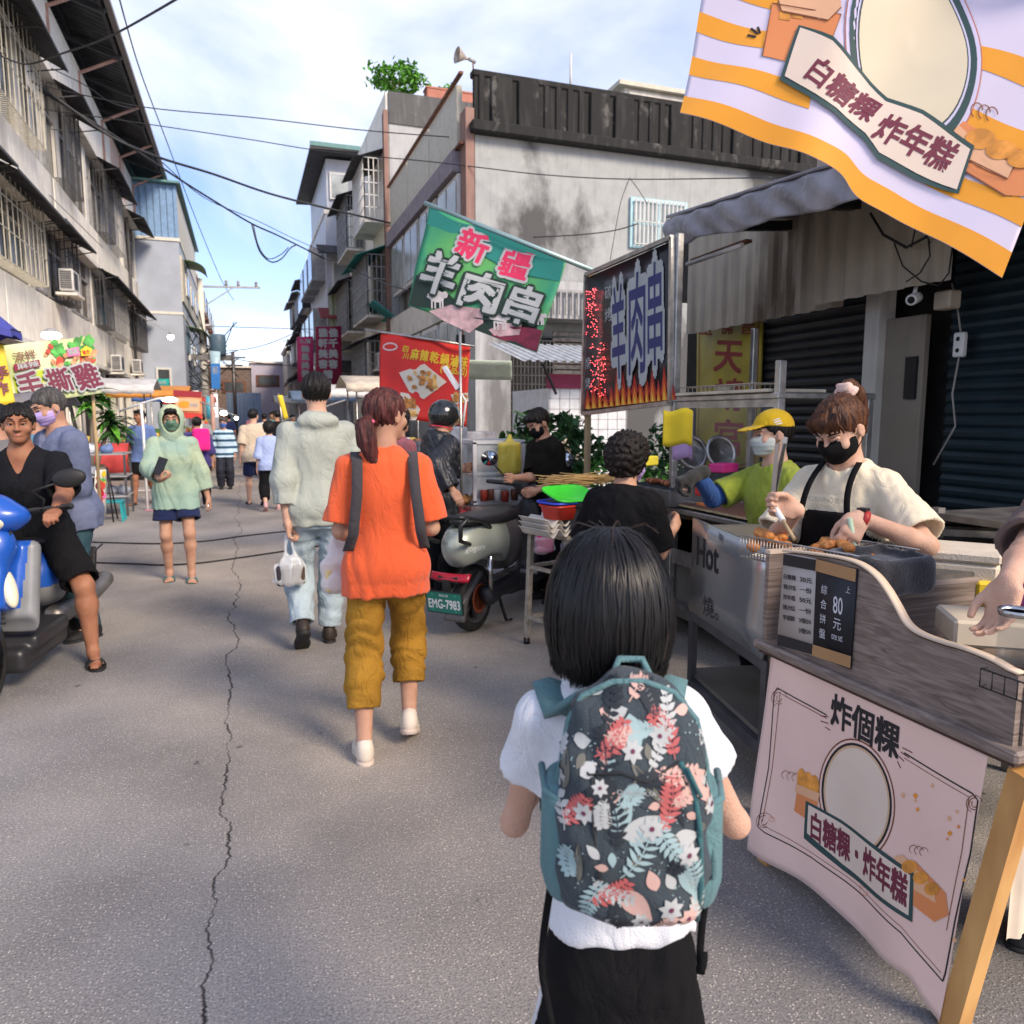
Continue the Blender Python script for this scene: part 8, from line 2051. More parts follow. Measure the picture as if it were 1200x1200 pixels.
def shutter(y0, y1, x, z0, z1, m_, name='roller_shutter'):
    d_ = MB(); n = int((z1-z0)/.075)
    prf = []
    for k in range(n):
        z = z0+k*.075
        prf += [(0, z),(-.018, z+.02),(-.022, z+.045),(-.006, z+.068)]
    prf.append((0, z0+n*.075))
    vs = [(x+a, y0, z) for a, z in prf]+[(x+a, y1, z) for a, z in prf]; kk = len(prf)
    d_.add(vs,[(i, i+1, i+1+kk, i+kk) for i in range(kk-1)], m_); Sf(name, d_)
shutter(ATX(1026,500,4.3).y, ATX(818,500,4.3).y,4.3,0,2.7, SHUT)
ys0 = ATX(1112,450,4.3).y; shutter(.6, ys0,4.3,0,2.9, SHUTB)
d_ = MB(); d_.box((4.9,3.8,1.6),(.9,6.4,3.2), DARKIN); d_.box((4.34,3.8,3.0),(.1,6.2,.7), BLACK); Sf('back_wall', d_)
yp0, yp1 = ATX(1021,450,4.25).y, ATX(1035,450,4.25).y
d_ = MB(); d_.box((4.24,(yp0+yp1)/2,1.2),(.14, yp0-yp1+.02,2.4), stained('flaking_white_post',(.55,.54,.50),(.2,.18,.16),3)); Sf('post', d_)
ydr0, ydr1 = ATX(1037,450,4.28).y, ATX(1086,450,4.28).y
d_ = MB(); d_.box((4.26,(ydr0+ydr1)/2,1.08),(.05, ydr0-ydr1,2.16), stained('grimy_door_paint',(.24,.21,.17),(.10,.085,.07),1.5),(0,0,0), bev=.005)
d_.box((4.225, ydr1+.08,1.75),(.02,.09,.28), BLACK); Sf('door', d_)
d_ = MB(); c = ATX(1071,350,3.9); d_.lathe([(.001,-.07),(.03,-.07),(.034,-.06),(.034,.05),(.028,.055),(.001,.055)],(0,0,0), WHITEP,16,(-1,-.5,-.3)); d_.lathe([(.022,.055),(.001,.060)],(0,0,0), BLACK,12,(-1,-.5,-.3)); d_.tube([(0,0,.02),(.05,.03,.10)],.012, WHITEP,6)
item('security_camera', 'small white security camera under the corrugated fascia', 'camera', d_, c)
d_ = MB(); c = ATX(1125,404,4.2); d_.box((0,0,0),(.04,.075,.15), WHITEP, bev=.008)
for z in (-.035,.035): d_.lathe([(.014,0),(.001,.001)],(-.021,0, z), BLACK,10,(-1,0,0))
d_.tube([(0,0,-.07),(-.01,.02,-.3),(0,-.01,-.5),(-.01,.12,-.75)],.006, mat('grey_cable',(.3,.28,.26),.6),6); d_.tube([(0,0,.07),(0,.03,.2),(-.01,.08,.38)],.006, mat('grey_cable',(.3,.28,.26),.6),6)
item('wall_socket', 'double wall socket with a dangling grey cable beside the dark shutter', 'socket', d_, c)
d_ = MB(); c = ATX(1110,352,4.1); d_.box((0,0,0),(.10,.12,.11), mat('beige_plastic',(.42,.36,.28),.6), bev=.01); item('junction_box', 'beige junction box under the end of the fascia', 'box', d_, c)
for k in range(4):
    d_ = MB(); pts = [ATX(px_, py_,3.78) for px_, py_ in (((1020,250),(1035,275),(1062,290),(1085,278)),((1048,285),(1058,312),(1080,330),(1100,335),(1112,320),(1116,290)),((1088,280),(1090,300),(1078,320),(1062,330)),((1068,290),(1072,270),(1080,262),(1090,285)))[k]]
    d_.tube(pts,.009 if k == 0 else .005, BLACK,6); o = d_.build('cable'); tag(o,('thick black cable sagging across the corrugated fascia', 'black cable looping low at the right of the fascia', 'short black cable curling back under the fascia', 'small black cable loop tied over the fascia')[k], 'cable')
d_ = MB(); a, b_ = ATX(805,310,3.1), ATX(870,287,3.1); d_.tube([a, b_],.016, mat('tube_lamp_off',(.5,.45,.42),.4),8); d_.bar(a+Vector((.05,0,.03)), b_+Vector((.05,0,.03)),.05,.02, RUST); item('tube_light', 'unlit tube light hung under the tarp canopy', 'lamp', d_,(0,0,0))
# yellow temple sign
SH7 = Sheet((4.24,6.5,1.5),(0,-1,0),(0,0,1))
ts = thing('temple_sign', 'tall yellow temple sign with red characters behind the skewer stall', 'sign',(4.24,6.1,1.5))
d_ = MB(); SH7.panel(d_,[(817,367),(893,371),(888,545),(815,556)], mat('mustard_sign_board',(.36,.29,.03),.5, var=.2, scale=3),3,3,.02); so2 = Sk('board', d_, None, ts,(4.24,6.1,1.5))
DRED = flat('dark_red',(.22,.02,.02)); d_ = MB()
for ch, x in (('玉',828),('佛',852),('旨',877)): SH7.text(d_, ch,(x-7,383),(x+7,384),17, DRED,.003, bold=.02)
for ch, y, h_ in (('天',418,36),('靖',462,36),('宮',512,40)): SH7.text(d_, ch,(838, y-1),(870, y+1), h_, DRED,.003, bold=.03)
SH7.line(d_,[(820,371),(890,374),(885,542),(818,552)],.012, DRED,.003, True)
Sk('characters', d_, so2, ts,(4.24,6.1,1.5))

# ---------------- hanging banners over the street
def flag(name, label, cat, p3, corners, m_, rip, draw, pole=None, pm=STEEL, nu=24, nv=16, V=None):
    P0, Pu, Pv = p3; sh = Sheet(P0, Vector(Pu)-Vector(P0), Vector(Pv)-Vector(P0), rip); t = thing(name, label, cat, P0)
    d_ = MB(); sh.panel(d_, corners, m_, nu, nv,.003); d_.xf(Matrix.Translation(-Vector(P0))); o = d_.build('cloth', t)
    d_ = MB(); draw(sh, d_)
    if d_.v: d_.xf(Matrix.Translation(-Vector(P0))); d_.build('printed_design', o)
    if pole:
        d_ = MB()
        for pl_ in pole: d_.tube([Vector(p)-Vector(P0) for p in pl_[0]], pl_[1], pm,8)
        d_.build('pole', t)
    return t, sh
GRN = mat('green_field_print',(.03,.26,.14),.55, col2=(.10,.36,.10), scale=1.6, var=.2, ramp=(.4,.6))
GRD = flat('night_green',(.012,.03,.02)); SKY_ = flat('teal_top',(.02,.22,.18)); ROCK = flat('pinkish_rock',(.50,.33,.34), var=.4, scale=9); ROCKR = flat('dark_red_rock',(.22,.02,.05), var=.4, scale=9)
WOOL = flat('wool_white',(.58,.54,.52), var=.15, scale=14)
def draw_green(sh, d_):
    sh.poly(d_,[(505,243),(662,308),(656,330),(600,318),(540,285),(500,262)], SKY_,.003,3)
    sh.poly(d_,[(488,322),(520,340),(545,372),(600,378),(640,372),(628,412),(580,395),(520,372),(478,356)], GRD,.004,3)
    rd = random.Random(5)
    sh.poly(d_,[(503,365),(530,358),(565,362),(566,378),(550,390),(520,376)], ROCK,.007,2); sh.poly(d_,[(575,392),(590,382),(620,384),(637,388),(629,412),(600,402)], ROCKR,.007,2); sh.poly(d_,[(572,386),(590,378),(612,380),(608,392),(580,394)], ROCK,.0085,2)
    for cx, cy, sc_ in ((512,348,1.0),(584,372,1.0),(632,372,.7)):       # grazing sheep
        sh.ell(d_, cx, cy,11*sc_,7*sc_, WOOL,.010,16,.2,.12,3); sh.ell(d_, cx+11*sc_, cy-1*sc_,4*sc_,4*sc_, WOOL,.012,10)
        for k in (-6,-2,4,7): sh.poly(d_,[(cx+k*sc_, cy+4*sc_),(cx+k*sc_+2, cy+4*sc_),(cx+k*sc_+2, cy+14*sc_),(cx+k*sc_, cy+14*sc_)], WOOL,.010,1)
    PKR = flat('crimson',(.62,.03,.10))
    for ch, a, b_, h_ in (('新',(539,283),(571,294),36),('疆',(588,303),(620,312),36)): sh.text(d_, ch, a, b_, h_, PKR,.014, bold=.04, outline=PWHITE, ob=.05)
    for ch, a, b_, h_ in (('羊',(499,316),(537,328),50),('肉',(545,337),(586,348),44),('串',(596,352),(632,364),46)): sh.text(d_, ch, a, b_, h_, PWHITE,.018, bold=.045, outline=GRD, ob=.035)
pe, pf0 = AT(697,318,6.35), AT(498,238,6.95)
pr0 = AT(662,308,6.4); tlp = AT(503,243,6.93)
flag('lamb_banner', 'green lamb skewer banner with white characters and sheep hanging from a slanted pole', 'banner',(tlp, AT(663,308,6.45), AT(477,357,6.95)),[(503,243),(664,308),(629,413),(477,357)], GRN, lambda a, b: .02*math.sin(a*5+b*2)+.012*math.sin(b*9), draw_green,[((pe, pf0),.022)], mat('pale_teal_pole',(.35,.50,.48),.35, metal=.5))
REDC = mat('scarlet_cloth',(.66,.025,.018),.6, var=.1, scale=3, bump=.2, bscale=5)
def draw_red(sh, d_):
    GD = flat('gold_lettering',(.75,.50,.03))
    for i, ch in enumerate('四川麻辣乾鍋滷味'): 
        if i > 1: sh.text(d_, ch,(482+(i-2)*11.3,415+(i-2)*1.6),(491.5+(i-2)*11.3,416.5+(i-2)*1.6),13, GD,.006, bold=.04)
        else: sh.text(d_, ch,(473,409+8*i),(479,410+8*i),7, GD,.006, bold=.03)
    sh.text(d_, '(食品加)',(516,431),(547,436),12, GD,.006, bold=.03); sh.line(d_,[(450+8*math.cos(t)+8,405+4*math.sin(t)+2) for t in np.linspace(0,6.28,20)],.015, PINKW,.005, True)
    PLT = flat('plate_cream',(.70,.62,.50)); FD = flat('braised_food',(.48,.20,.04), var=.5, scale=22); FD2 = flat('braised_food_light',(.66,.40,.12), var=.4, scale=22)
    rd = random.Random(2)
    for (poly_, cx, cy, rx, ry) in (([(468,437),(498,427),(523,447),(497,468),(481,460)],496,447,20,13),([(470,460),(480,462),(493,480),(488,493),(470,492)],478,478,11,13),([(520,475),(536,474),(545,492),(530,500),(519,492)],533,488,10,9),([(528,462),(548,460),(549,470),(532,474)],539,466,8,5)):
        sh.poly(d_, poly_, PLT,.005,2)
        for k in range(26): sh.ell(d_, cx+rd.uniform(-1,1)*rx*.8, cy+rd.uniform(-1,1)*ry*.75, rd.uniform(2,5), rd.uniform(1.5,3), rd.choice((FD, FD, FD2)),.007+.0004*k,8, rd.uniform(0,3))
rp3 = (AT(446,391,7.55), AT(551,405,7.45), AT(444,487,7.55))
flag('spicy_food_banner', 'scarlet spicy braised food banner with gold characters and plates of food', 'banner', rp3,[(446,391),(551,405),(546,500),(444,487)], REDC, lambda a, b: .025*math.sin(a*6+b)+.012*math.sin(a*14-b*3), draw_red,[((AT(428,386,7.55), AT(556,406,7.42)),.012)])
MAR = mat('maroon_board',(.26,.01,.055),.5, var=.05); MAG = mat('magenta_board',(.62,.05,.18),.5, var=.05)
def draw_m(sh, d_):
    for i, row in enumerate(('雅佳', '軒千', '美美', '容容', '精', '品')):
        n_ = len(row)
        for j, ch in enumerate(row): cx = 384.5+(j-(n_-1)/2)*12; sh.text(d_, ch,(cx-5,390+12.2*i),(cx+5,390+12.2*i),9.5, PWHITE,.02, bold=.06)
def draw_p(sh, d_):
    sh.text(d_, '久曜',(351,400),(364,400),5, PWHITE,.02, bold=.04)
    for i, ch in enumerate('韓風美髮'): sh.text(d_, ch,(353.5,409+9.5*i),(362,409+9.5*i),7.5, PWHITE,.02, bold=.06)
def board(name, label, y, c, m_, draw):
    Q = [ATY(px, py, y) for px, py in c]; t = thing(name, label, 'sign', Q[0]); sh = Sheet(Q[0],(1,0,0),(0,0,1)); d_ = MB(); sh.panel(d_, c, m_,2,2,.15)
    d_.xf(Matrix.Translation(-Q[0])); o = d_.build('board', t); d_ = MB(); draw(sh, d_)
    if d_.v: d_.xf(Matrix.Translation(-Q[0])); d_.build('characters', o)
    return t
board('shop_sign', 'tall maroon vertical shop sign with white characters',36,[(370,383),(400,382),(401,462),(371,462)], MAR, draw_m)
board('shop_sign', 'smaller magenta vertical sign beside the maroon one',41,[(348,395),(367,394),(368,447),(349,448)], MAG, draw_p)

# ================================================================ food case, stool, plants, left side stalls, street furniture
# ---------------- glass food case cart
FC = AT(585,590,6.45); fcx, fcy = FC.x, FC.y
fcs = thing('food_cart', 'food cart with a white framed glass case of braised snacks and a maroon table cloth', 'cart',(fcx, fcy,0))
def Fc(name, mb, parent=None): mb.xf(Matrix.Translation((-fcx,-fcy,0))); return mb.build(name, parent or fcs)
Z0c, Z1c = ATY(585,588, fcy).z, ATY(585,518, fcy).z
xa, xb = ATY(556,550, fcy).x, ATY(613,550, fcy).x
FRW = mat('white_angle_frame',(.66,.66,.66),.4)
TG_ = mat('thin_glass',(.8,.85,.85),.05, alpha=.35)
d_ = MB()
for x in (xa, xb):
    for y in (fcy, fcy+.45): d_.box((x, y,(Z0c+Z1c)/2),(.03,.03, Z1c-Z0c), FRW)
for z in (Z0c, Z1c):
    for y in (fcy, fcy+.45): d_.box(((xa+xb)/2, y, z),(xb-xa+.03,.03,.03), FRW)
    for x in (xa, xb): d_.box((x, fcy+.225, z),(.03,.45,.03), FRW)
d_.box(((xa+xb)/2, fcy+.2, Z0c+.22),(xb-xa,.4,.015), STEEL)
Fc('case_frame', d_)
d_ = MB(); d_.box(((xa+xb)/2, fcy-.0,(Z0c+Z1c)/2),(xb-xa,.004, Z1c-Z0c), TG_); Fc('glass', d_)
xl = ATY(519,550, fcy+.35).x
d_ = MB(); d_.grid(lambda u, v: (xl+(xa-xl-.02)*u, fcy+.15+.35*(1-u)+.01*math.sin(v*20+u*14), Z0c-.02+(Z1c-Z0c)*(v)+.01*math.sin(u*18)),20,12, mat('crinkled_clear_cover',(.6,.62,.66),.12, alpha=.38, bump=.6, bscale=12, spec=1)); Fc('clear_cover', d_)
MAROONC = mat('maroon_print_cloth',(.20,.015,.035),.8, col2=(.30,.17,.03), scale=11, ramp=(.60,.68))
SCAR = mat('red_table_cloth',(.65,.03,.04),.7)
d_ = MB(); d_.box(((xl+xa)/2+.02, fcy+.12, Z0c-.08),(xa-xl+.1,.66,.03), SCAR); d_.grid(lambda u, v: (xl-.03+(xa-xl)*u, fcy-.20+.02*math.sin(u*22),.38+(Z0c-.46)*v),30,3, MAROONC, th=.004); Fc('table_cloth', d_)
d_ = MB(); d_.box(((xa+xb)/2, fcy+.2, Z0c-.05),(xb-xa+.12,.6,.05), STEEL); d_.box(((xa+xb)/2, fcy+.2, Z0c-.14),(xb-xa+.10,.56,.04), BLACK)
for x in (xl, xa, xb):
    for y in (fcy-.08, fcy+.45): d_.box((x, y, Z0c/2-.05),(.035,.035, Z0c-.1), BLACK)
d_.box(((xl+xb)/2, fcy+.2,.45),(xb-xl,.5,.02), BLACK); Fc('cart_frame', d_)
pp = AT(541,600,6.3); ptop = AT(545,392,6.3)
d_ = MB(); d_.tube([(pp.x, pp.y,.1),(pp.x, pp.y, ptop.z)],.012, STEEL,8); Fc('pole', d_)
for x, y in ((xl, fcy-.08),(xb, fcy-.08)): d_ = MB(); d_.lathe([(.02,-.02),(.09,-.02),(.10,-.012),(.10,.012),(.09,.02),(.02,.02)],(x, y,.10), TYRE,18,(0,1,0)); Fc('wheel', d_)
a, b_ = AT(546,470,6.2), AT(521,430,6.2)
lp = thing('clip_lamp', 'white clip-on strip lamp on a bent arm beside the scarlet banner', 'lamp', AT(542,500,6.2)); lo0 = Vector(lp.location); d_ = MB(); d_.tube([lo0, a, a.lerp(b_,.35)],.010, FRW,8); d_.xf(Matrix.Translation(-lo0)); d_.build('arm', lp); d_ = MB(); d_.bar(a.lerp(b_,.35), b_,.075,.03, mat('lamp_housing',(.55,.58,.62),.4),(0,0,1)); d_.xf(Matrix.Translation(-lo0)); d_.build('lamp_head', lp)
rd = random.Random(9)
BRA = mat('braised_meat',(.16,.05,.02),.35, var=.5, scale=30); BRB = mat('braised_tofu',(.50,.24,.07),.5, var=.4, scale=30)
k_ = 0
for (x0, x1, z, n_) in ((xa+.05, xb-.15, Z0c+.25,5),(xl+.05, xa-.05, Z0c-.02,8),(xa+.05, xb-.05, Z0c+.02,5)):
    k_ = 0 if z > Z0c+.1 else (1 if z < Z0c else 2)
    for i in range(n_):
        x = x0+(x1-x0)*(i+.5)/n_; f = S(); f.add(ell((0,0,0),(.07,.09,.035)))
        for q_ in range(5): f.add(ell((rd.uniform(-.05,.05), rd.uniform(-.06,.06), rd.uniform(.01,.035)),(.025,.03,.02)),.01)
        o = sdf_mesh('food_pile', f,[-.12,-.14,-.06],[.12,.14,.08],.012, rd.choice((BRA, BRB, BRA))); o.location = (x, fcy+.15, z+.03); tag(o, '%s pile of braised snacks from the left %s' % (('first', 'second', 'third', 'fourth', 'fifth', 'sixth', 'seventh', 'last')[i],('on the upper shelf of the glass case', 'under the crinkled clear cover', 'on the floor of the glass case')[k_]), 'food', 'piles of braised snacks on the food cart')
c = AT(597,537,6.35); f = S(); f.add(rbox((0,0,0),(.10,.05,.14),.04)); f.add(rc((0,0,.12),(.01,0,.19),.035,.012),.03); f.off(folds(.008,30,4)); o = sdf_mesh('yellow_bag', f,[-.15,-.1,-.18],[.15,.1,.24],.009, mat('yellow_film',(.74,.58,.08),.4)); o.location = c; tag(o, 'knotted yellow plastic bag inside the glass food case', 'bag')
for k,(px_, py_) in enumerate(((567,583),(575,582),(583,583),(592,584),(603,582))):
    c = AT(px_, py_,6.35); d_ = MB(); d_.lathe([(.03,0),(.034,.09),(.03,.095),(.001,.095)],(0,0,-.03),(mat('jar_red',(.35,.05,.03),.2), mat('jar_brown',(.12,.05,.03),.2), mat('jar_clear',(.5,.5,.48),.15))[k % 3],14); item('sauce_jar',('first', 'second', 'third', 'fourth', 'last')[k]+' sauce jar from the left in the bottom of the glass case', 'jar', d_, c, 'sauce jars in the glass case')
# ---------------- stool table with trays and colour baskets
sx_, sy_ = 1.98,4.42; sz_ = AT(642,628,4.7).z
stl = thing('folding_table', 'small worn grey steel table with crossbars standing in the street', 'table',(sx_, sy_,0),.35)
WST = mat('worn_beige_steel',(.36,.32,.26),.5, metal=.2, var=.3, scale=20)
d_ = MB(); d_.box((0,0, sz_),(.46,.40,.03), WST, bev=.006); d_.build('table_top', stl)
for x, y in ((-.20,-.17),(.20,-.17),(-.20,.17),(.20,.17)): d_ = MB(); d_.bar((x, y, sz_-.01),(x*1.1, y*1.1,.02),.032,.032, WST,(1,0,0)); d_.lathe([(.022,0),(.022,.04),(.018,.045)],(x*1.1, y*1.1,0), BLACK,10); d_.build('leg', stl)
for z in (.18,.52):
    d_ = MB(); d_.bar((-.21,-.18, z),(.21,-.18, z),.022,.022, WST); d_.bar((-.21,-.18, z),(-.21,.18, z),.022,.022, WST); d_.bar((.21,-.18, z),(.21,.18, z),.022,.022, WST); d_.bar((-.21,.18, z),(.21,.18, z),.022,.022, WST); d_.build('crossbar', stl)
c = AT(646,618,4.65); tr_ = thing('egg_trays', 'stack of off white pulp trays on the small steel table', 'trays',(c.x, c.y, sz_+.015),.3)
for k in range(3):
    d_ = MB(); vs = []
    d_.grid(lambda u, v: ((u-.5)*.30,(v-.5)*.28,.03+.028*math.sin(u*3*2*PI-PI/2)*math.sin(v*3*2*PI-PI/2)*0+.025*math.cos(u*2*PI*3)),24,6, mat('pulp_white',(.60,.56,.50),.8), th=.004); d_.xf(Matrix.Translation((0,0,.032*k))); d_.build('tray', tr_)
c = AT(660,598,4.6); c.z = sz_+.125
def basket(cc, w_, d__, h_, m_, label, rz=0.3, rx=0):
    d_ = MB(); pr = [(w_*.42, d__*.42,0),(w_*.5, d__*.5, h_),(w_*.53, d__*.53, h_+.004),(w_*.53, d__*.53, h_-.008)]
    ring = lambda a, b, z: [(math.copysign(abs(math.cos(t))**.45, math.cos(t))*a, math.copysign(abs(math.sin(t))**.45, math.sin(t))*b, z) for t in np.linspace(0,2*PI,28, endpoint=False)]
    vs = []; 
    for a, b, z in pr: vs += ring(a, b, z)
    n = 28; d_.add(vs,[tuple(reversed(range(n)))]+[(k*n+i, k*n+(i+1) % n,(k+1)*n+(i+1) % n,(k+1)*n+i) for k in range(3) for i in range(n)], m_, True)
    o = d_.build('plastic_basket', None, cc); o.rotation_euler = (rx,0, rz); tag(o, label, 'basket')
basket(c,.26,.20,.085, mat('red_plastic',(.62,.04,.02),.35), 'red plastic basket, lowest of the stack beside the curly haired customer')
basket(c+Vector((.0,0,.075)),.28,.22,.03, mat('blue_plastic',(.03,.06,.55),.35), 'blue plastic basket rim in the middle of the stack')
basket(c+Vector((.04,.0,.125)),.32,.22,.03, mat('green_plastic',(.05,.62,.04),.35), 'bright green plastic tray tilted on top of the stack',.3,.32)

# ---------------- plants and low walls behind the stalls on the right
leaf_clump('shrub',(3.55,8.6,1.05),.75,.5,.55,900,.15, LEAFD, 'leafy green shrub behind the stallholder in black', 'shrub',11, base=(3.55,8.6,0))
leaf_clump('shrub',(4.35,8.2,.72),.8,.4,.30,700,.11, LEAF, 'low bright green vegetable plants below the skewer sign', 'plant',12, base=(4.35,8.2,0))
leaf_clump('shrub',(4.6,7.2,1.12),.5,.35,.35,500,.10, LEAFD, 'dark green potted bush behind the curly haired customer', 'shrub',13, base=(4.6,7.2,0))
for k,(x, y, w_) in enumerate(((3.55,8.6,.9),(4.35,8.2,1.3),(4.6,7.2,.8))): d_ = MB(); d_.box((0,0,.2),(w_,.45,.4), mat('old_planter',(.20,.19,.17),.8), bev=.02); item('planter',('grey planter under the leafy shrub', 'long grey planter under the vegetable plants', 'grey planter beside the temple sign')[k], 'planter', d_,(x, y,0))
q = ATY(655,455,13.0); q2 = ATY(684,585,13.0)
tw = thing('tiled_kiosk', 'small white tiled kiosk with a maroon sign strip and corrugated lean-to roof', 'kiosk',(q.x+.6,13,0)); d_ = MB(); d_.box((0,1,1.0),(1.6,2,2.0), mat('white_square_tile',(.62,.64,.66),.4)); 
for k in range(9): d_.box((-.78+.2*k,-.003,1.0),(.012,.004,2.0), GRILLE); 
for k in range(11): d_.box((0,-.003,.1+.19*k),(1.6,.004,.012), GRILLE)
d_.build('tiled_wall', tw); d_ = MB(); d_.box((0,-.02,2.13),(1.7,.08,.26), mat('maroon_strip',(.25,.02,.07),.6)); d_.build('sign_strip', tw)
d_ = MB(); corrug(d_,(-1.6,-.8,2.42),(1,0,0),(0,1.9,.45),2.9,2.0,.16,.03, mat('pale_sheet',(.42,.44,.45),.5, var=.2)); d_.bar((-1.2,-.7,2.38),(-.7,-.1,1.9),.04,.04, BLACK); d_.build('lean_to_roof', tw)
d_ = MB(); c = ATY(560,300,15); c = ATY(563,445,12.5)
d_.grid(lambda u, v: ((u-.5)*.75*(1+.5*(1-v)),-.25+.5*(1-v)-.3,.0+.28*v),18,4, mat('pale_green_stripe',(.50,.58,.46),.6), th=.01); item('small_awning', 'small pale green striped awning beside the scarlet banner', 'awning', d_, c)
# pink balcony canopy piece and dim doorway clutter behind the food case
for k,(x, y, z, w_, h_, c_) in enumerate(((3.6,12.5,.5,1.2,1.0,(.10,.10,.11)),(5.0,12.2,.45,1.0,.9,(.16,.13,.10)),(2.9,11.5,.55,.9,1.1,(.06,.07,.09)))):
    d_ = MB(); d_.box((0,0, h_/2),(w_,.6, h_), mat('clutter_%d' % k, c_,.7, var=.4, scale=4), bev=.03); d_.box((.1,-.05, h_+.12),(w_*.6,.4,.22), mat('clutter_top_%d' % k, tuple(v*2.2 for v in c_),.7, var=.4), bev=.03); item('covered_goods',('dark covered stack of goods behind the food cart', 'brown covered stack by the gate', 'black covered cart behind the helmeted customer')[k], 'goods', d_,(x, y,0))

# ---------------- left: banners and stalls
LIMEB = mat('lime_print',(.50,.58,.20),.6, col2=(.62,.66,.42), scale=1.5, ramp=(.4,.6))
def draw_l(sh, d_):
    rd = random.Random(3)
    PH = [flat('photo_green',(.10,.42,.08), var=.5, scale=12), flat('photo_meat',(.62,.30,.15), var=.4, scale=16), flat('photo_red',(.60,.07,.04)), flat('photo_brown',(.30,.10,.04), var=.4)]
    for k in range(80):
        x = 48+rd.random()**.7*62; t_ = (x-2)/104; y0_ = 406-12*t_; y = y0_+rd.uniform(2,44 if x > 60 else 26)
        m_ = PH[0] if y < y0_+18 and x > 58 else rd.choice((PH[1], PH[1], PH[2], PH[3], PH[0])); x = min(x,103+(y-394)*.2)
        sh.ell(d_, x, y, rd.uniform(3,7), rd.uniform(2,5), m_,.004+.0003*k,9, rd.uniform(0,3))
    sh.poly(d_,[(15,440),(50,434),(50,470),(22,474)], flat('lime_block',(.45,.55,.04)),.004,2)
    sh.text(d_, '涼拌',(14,420),(39,416),11, BROWN,.03, bold=.02)
    sh.poly(d_,[(14,428),(43,423),(45,431),(16,436)], flat('wine',(.25,.01,.04)),.03,1); sh.text(d_, '麻辣',(18,431),(42,427.5),7, PWHITE,.036, bold=.03)
    for ch, a, b_, h_ in (('手',(21,454),(46,450),30),('撕',(53,449),(80,445),27),('雞',(85,445),(114,439),30)): sh.text(d_, ch, a, b_, h_, PLUM,.034, bold=.035, outline=PWHITE, ob=.045)
    sh.poly(d_,[(76,410),(91,407),(92,417),(78,419)], flat('pink_tag',(.75,.18,.40)),.036,1); sh.poly(d_,[(93,411),(99,406),(106,410),(104,417),(94,418)], YELO,.036,1)
    sh.text(d_, '獨家',(78,414),(90,412),7, PWHITE,.04, bold=.03); sh.text(d_, '秘方',(95,414),(103,413),5, REDP,.04, bold=.03)
lp3 = (AT(3,405,6.6), AT(106,394,7.3), AT(18,477,6.6))
flag('shredded_chicken_banner', 'pale lime banner with plum characters and chicken photos on a bamboo pole', 'banner', lp3,[(3,405),(106,394),(121,460),(18,477)], LIMEB, lambda a, b: .015*math.sin(a*8+b*3), draw_l,[((AT(104,392,7.35), AT(117,585,7.35)),.016)], WOODP)
def draw_y(sh, d_):
    for i, ch in enumerate('手作'): sh.text(d_, ch,(-6,438+18*i),(10,437+18*i),15, PLUM,.02, bold=.04)
lp4 = (AT(-30,405,6.0), AT(3,407,6.1), AT(-20,470,6.0))
flag('yellow_banner', 'bright yellow banner cut by the left edge beside the lime one', 'banner', lp4,[(-40,402),(4,404),(18,473),(-25,478)], mat('bright_yellow_cloth',(.72,.50,.02),.6), lambda a, b: .01*math.sin(a*12), draw_y)
LAMP = lambda s_: mat('lit_lamp_%d' % s_,(.9,.9,.85),.3, emit=(1,.95,.80), estr=s_)
def lamp(name, label, p, w_, h_, s_, arm=None):
    t = thing(name, label, 'lamp', p); d_ = MB(); d_.lathe([(.001,-h_/2),(w_*.4,-h_*.3),(w_/2,0),(w_*.4, h_*.3),(.001, h_/2)],(0,0,0), LAMP(s_),16); d_.build('bulb', t)
    d_ = MB(); d_.lathe([(.02, h_*.3),(w_*.45, h_*.35),(w_*.2, h_*.7),(.02, h_*.8)],(0,0,0), GRILLE,14)
    if arm: d_.tube([(0,0, h_*.7)]+[Vector(q_)-Vector(p) for q_ in arm],.015, GRILLE,6)
    d_.build('fitting', t)
lamp('stall_lamp', 'lit bulb over the lime chicken banner', AT(60,393,7.7),.19,.09,6,[AT(60,386,7.7), AT(58,470,8.2)])
lamp('street_lamp', 'small lit lamp on the arcade corner far along the cream apartment row', AT(200,395,33),.26,.24,14,[AT(190,385,33.5),(-4.3,35.5,5.9)])
# blue parasol tip
t = thing('parasol', 'violet blue parasol whose tip shows at the left edge', 'parasol', AT(-60,600,6.0)); tl0 = Vector(t.location); t.location = (tl0.x, tl0.y,0); c0 = AT(-52,368,6.0); tip_ = AT(13,386,6.0)
r_ = (Vector((tip_.x, tip_.y,0))-Vector((c0.x, c0.y,0))).length; ph0 = math.atan2(tip_.y-c0.y, tip_.x-c0.x)
d_ = MB(); vs = [Vector((c0.x, c0.y, c0.z+.28))]; fs = []
for k in range(8): a = ph0+2*PI*k/8; vs.append(Vector((c0.x+r_*math.cos(a), c0.y+r_*math.sin(a), tip_.z)))
for k in range(8): a = ph0+2*PI*(k+.5)/8; vs.append(Vector((c0.x+r_*.88*math.cos(a), c0.y+r_*.88*math.sin(a), tip_.z+.03)))
for k in range(8): fs += [(0,1+k,9+k),(0,9+k,1+(k+1) % 8)]
vs += [v-Vector((0,0,.06)) for v in vs[1:]]; 
for k in range(8): fs += [(1+k,17+k,25+k,9+k),(9+k,25+k,17+(k+1) % 8,1+(k+1) % 8)]
d_.add([v-Vector((tl0.x, tl0.y,0)) for v in vs], fs, mat('violet_blue_canvas',(.06,.07,.34),.7)); d_.build('canopy', t)
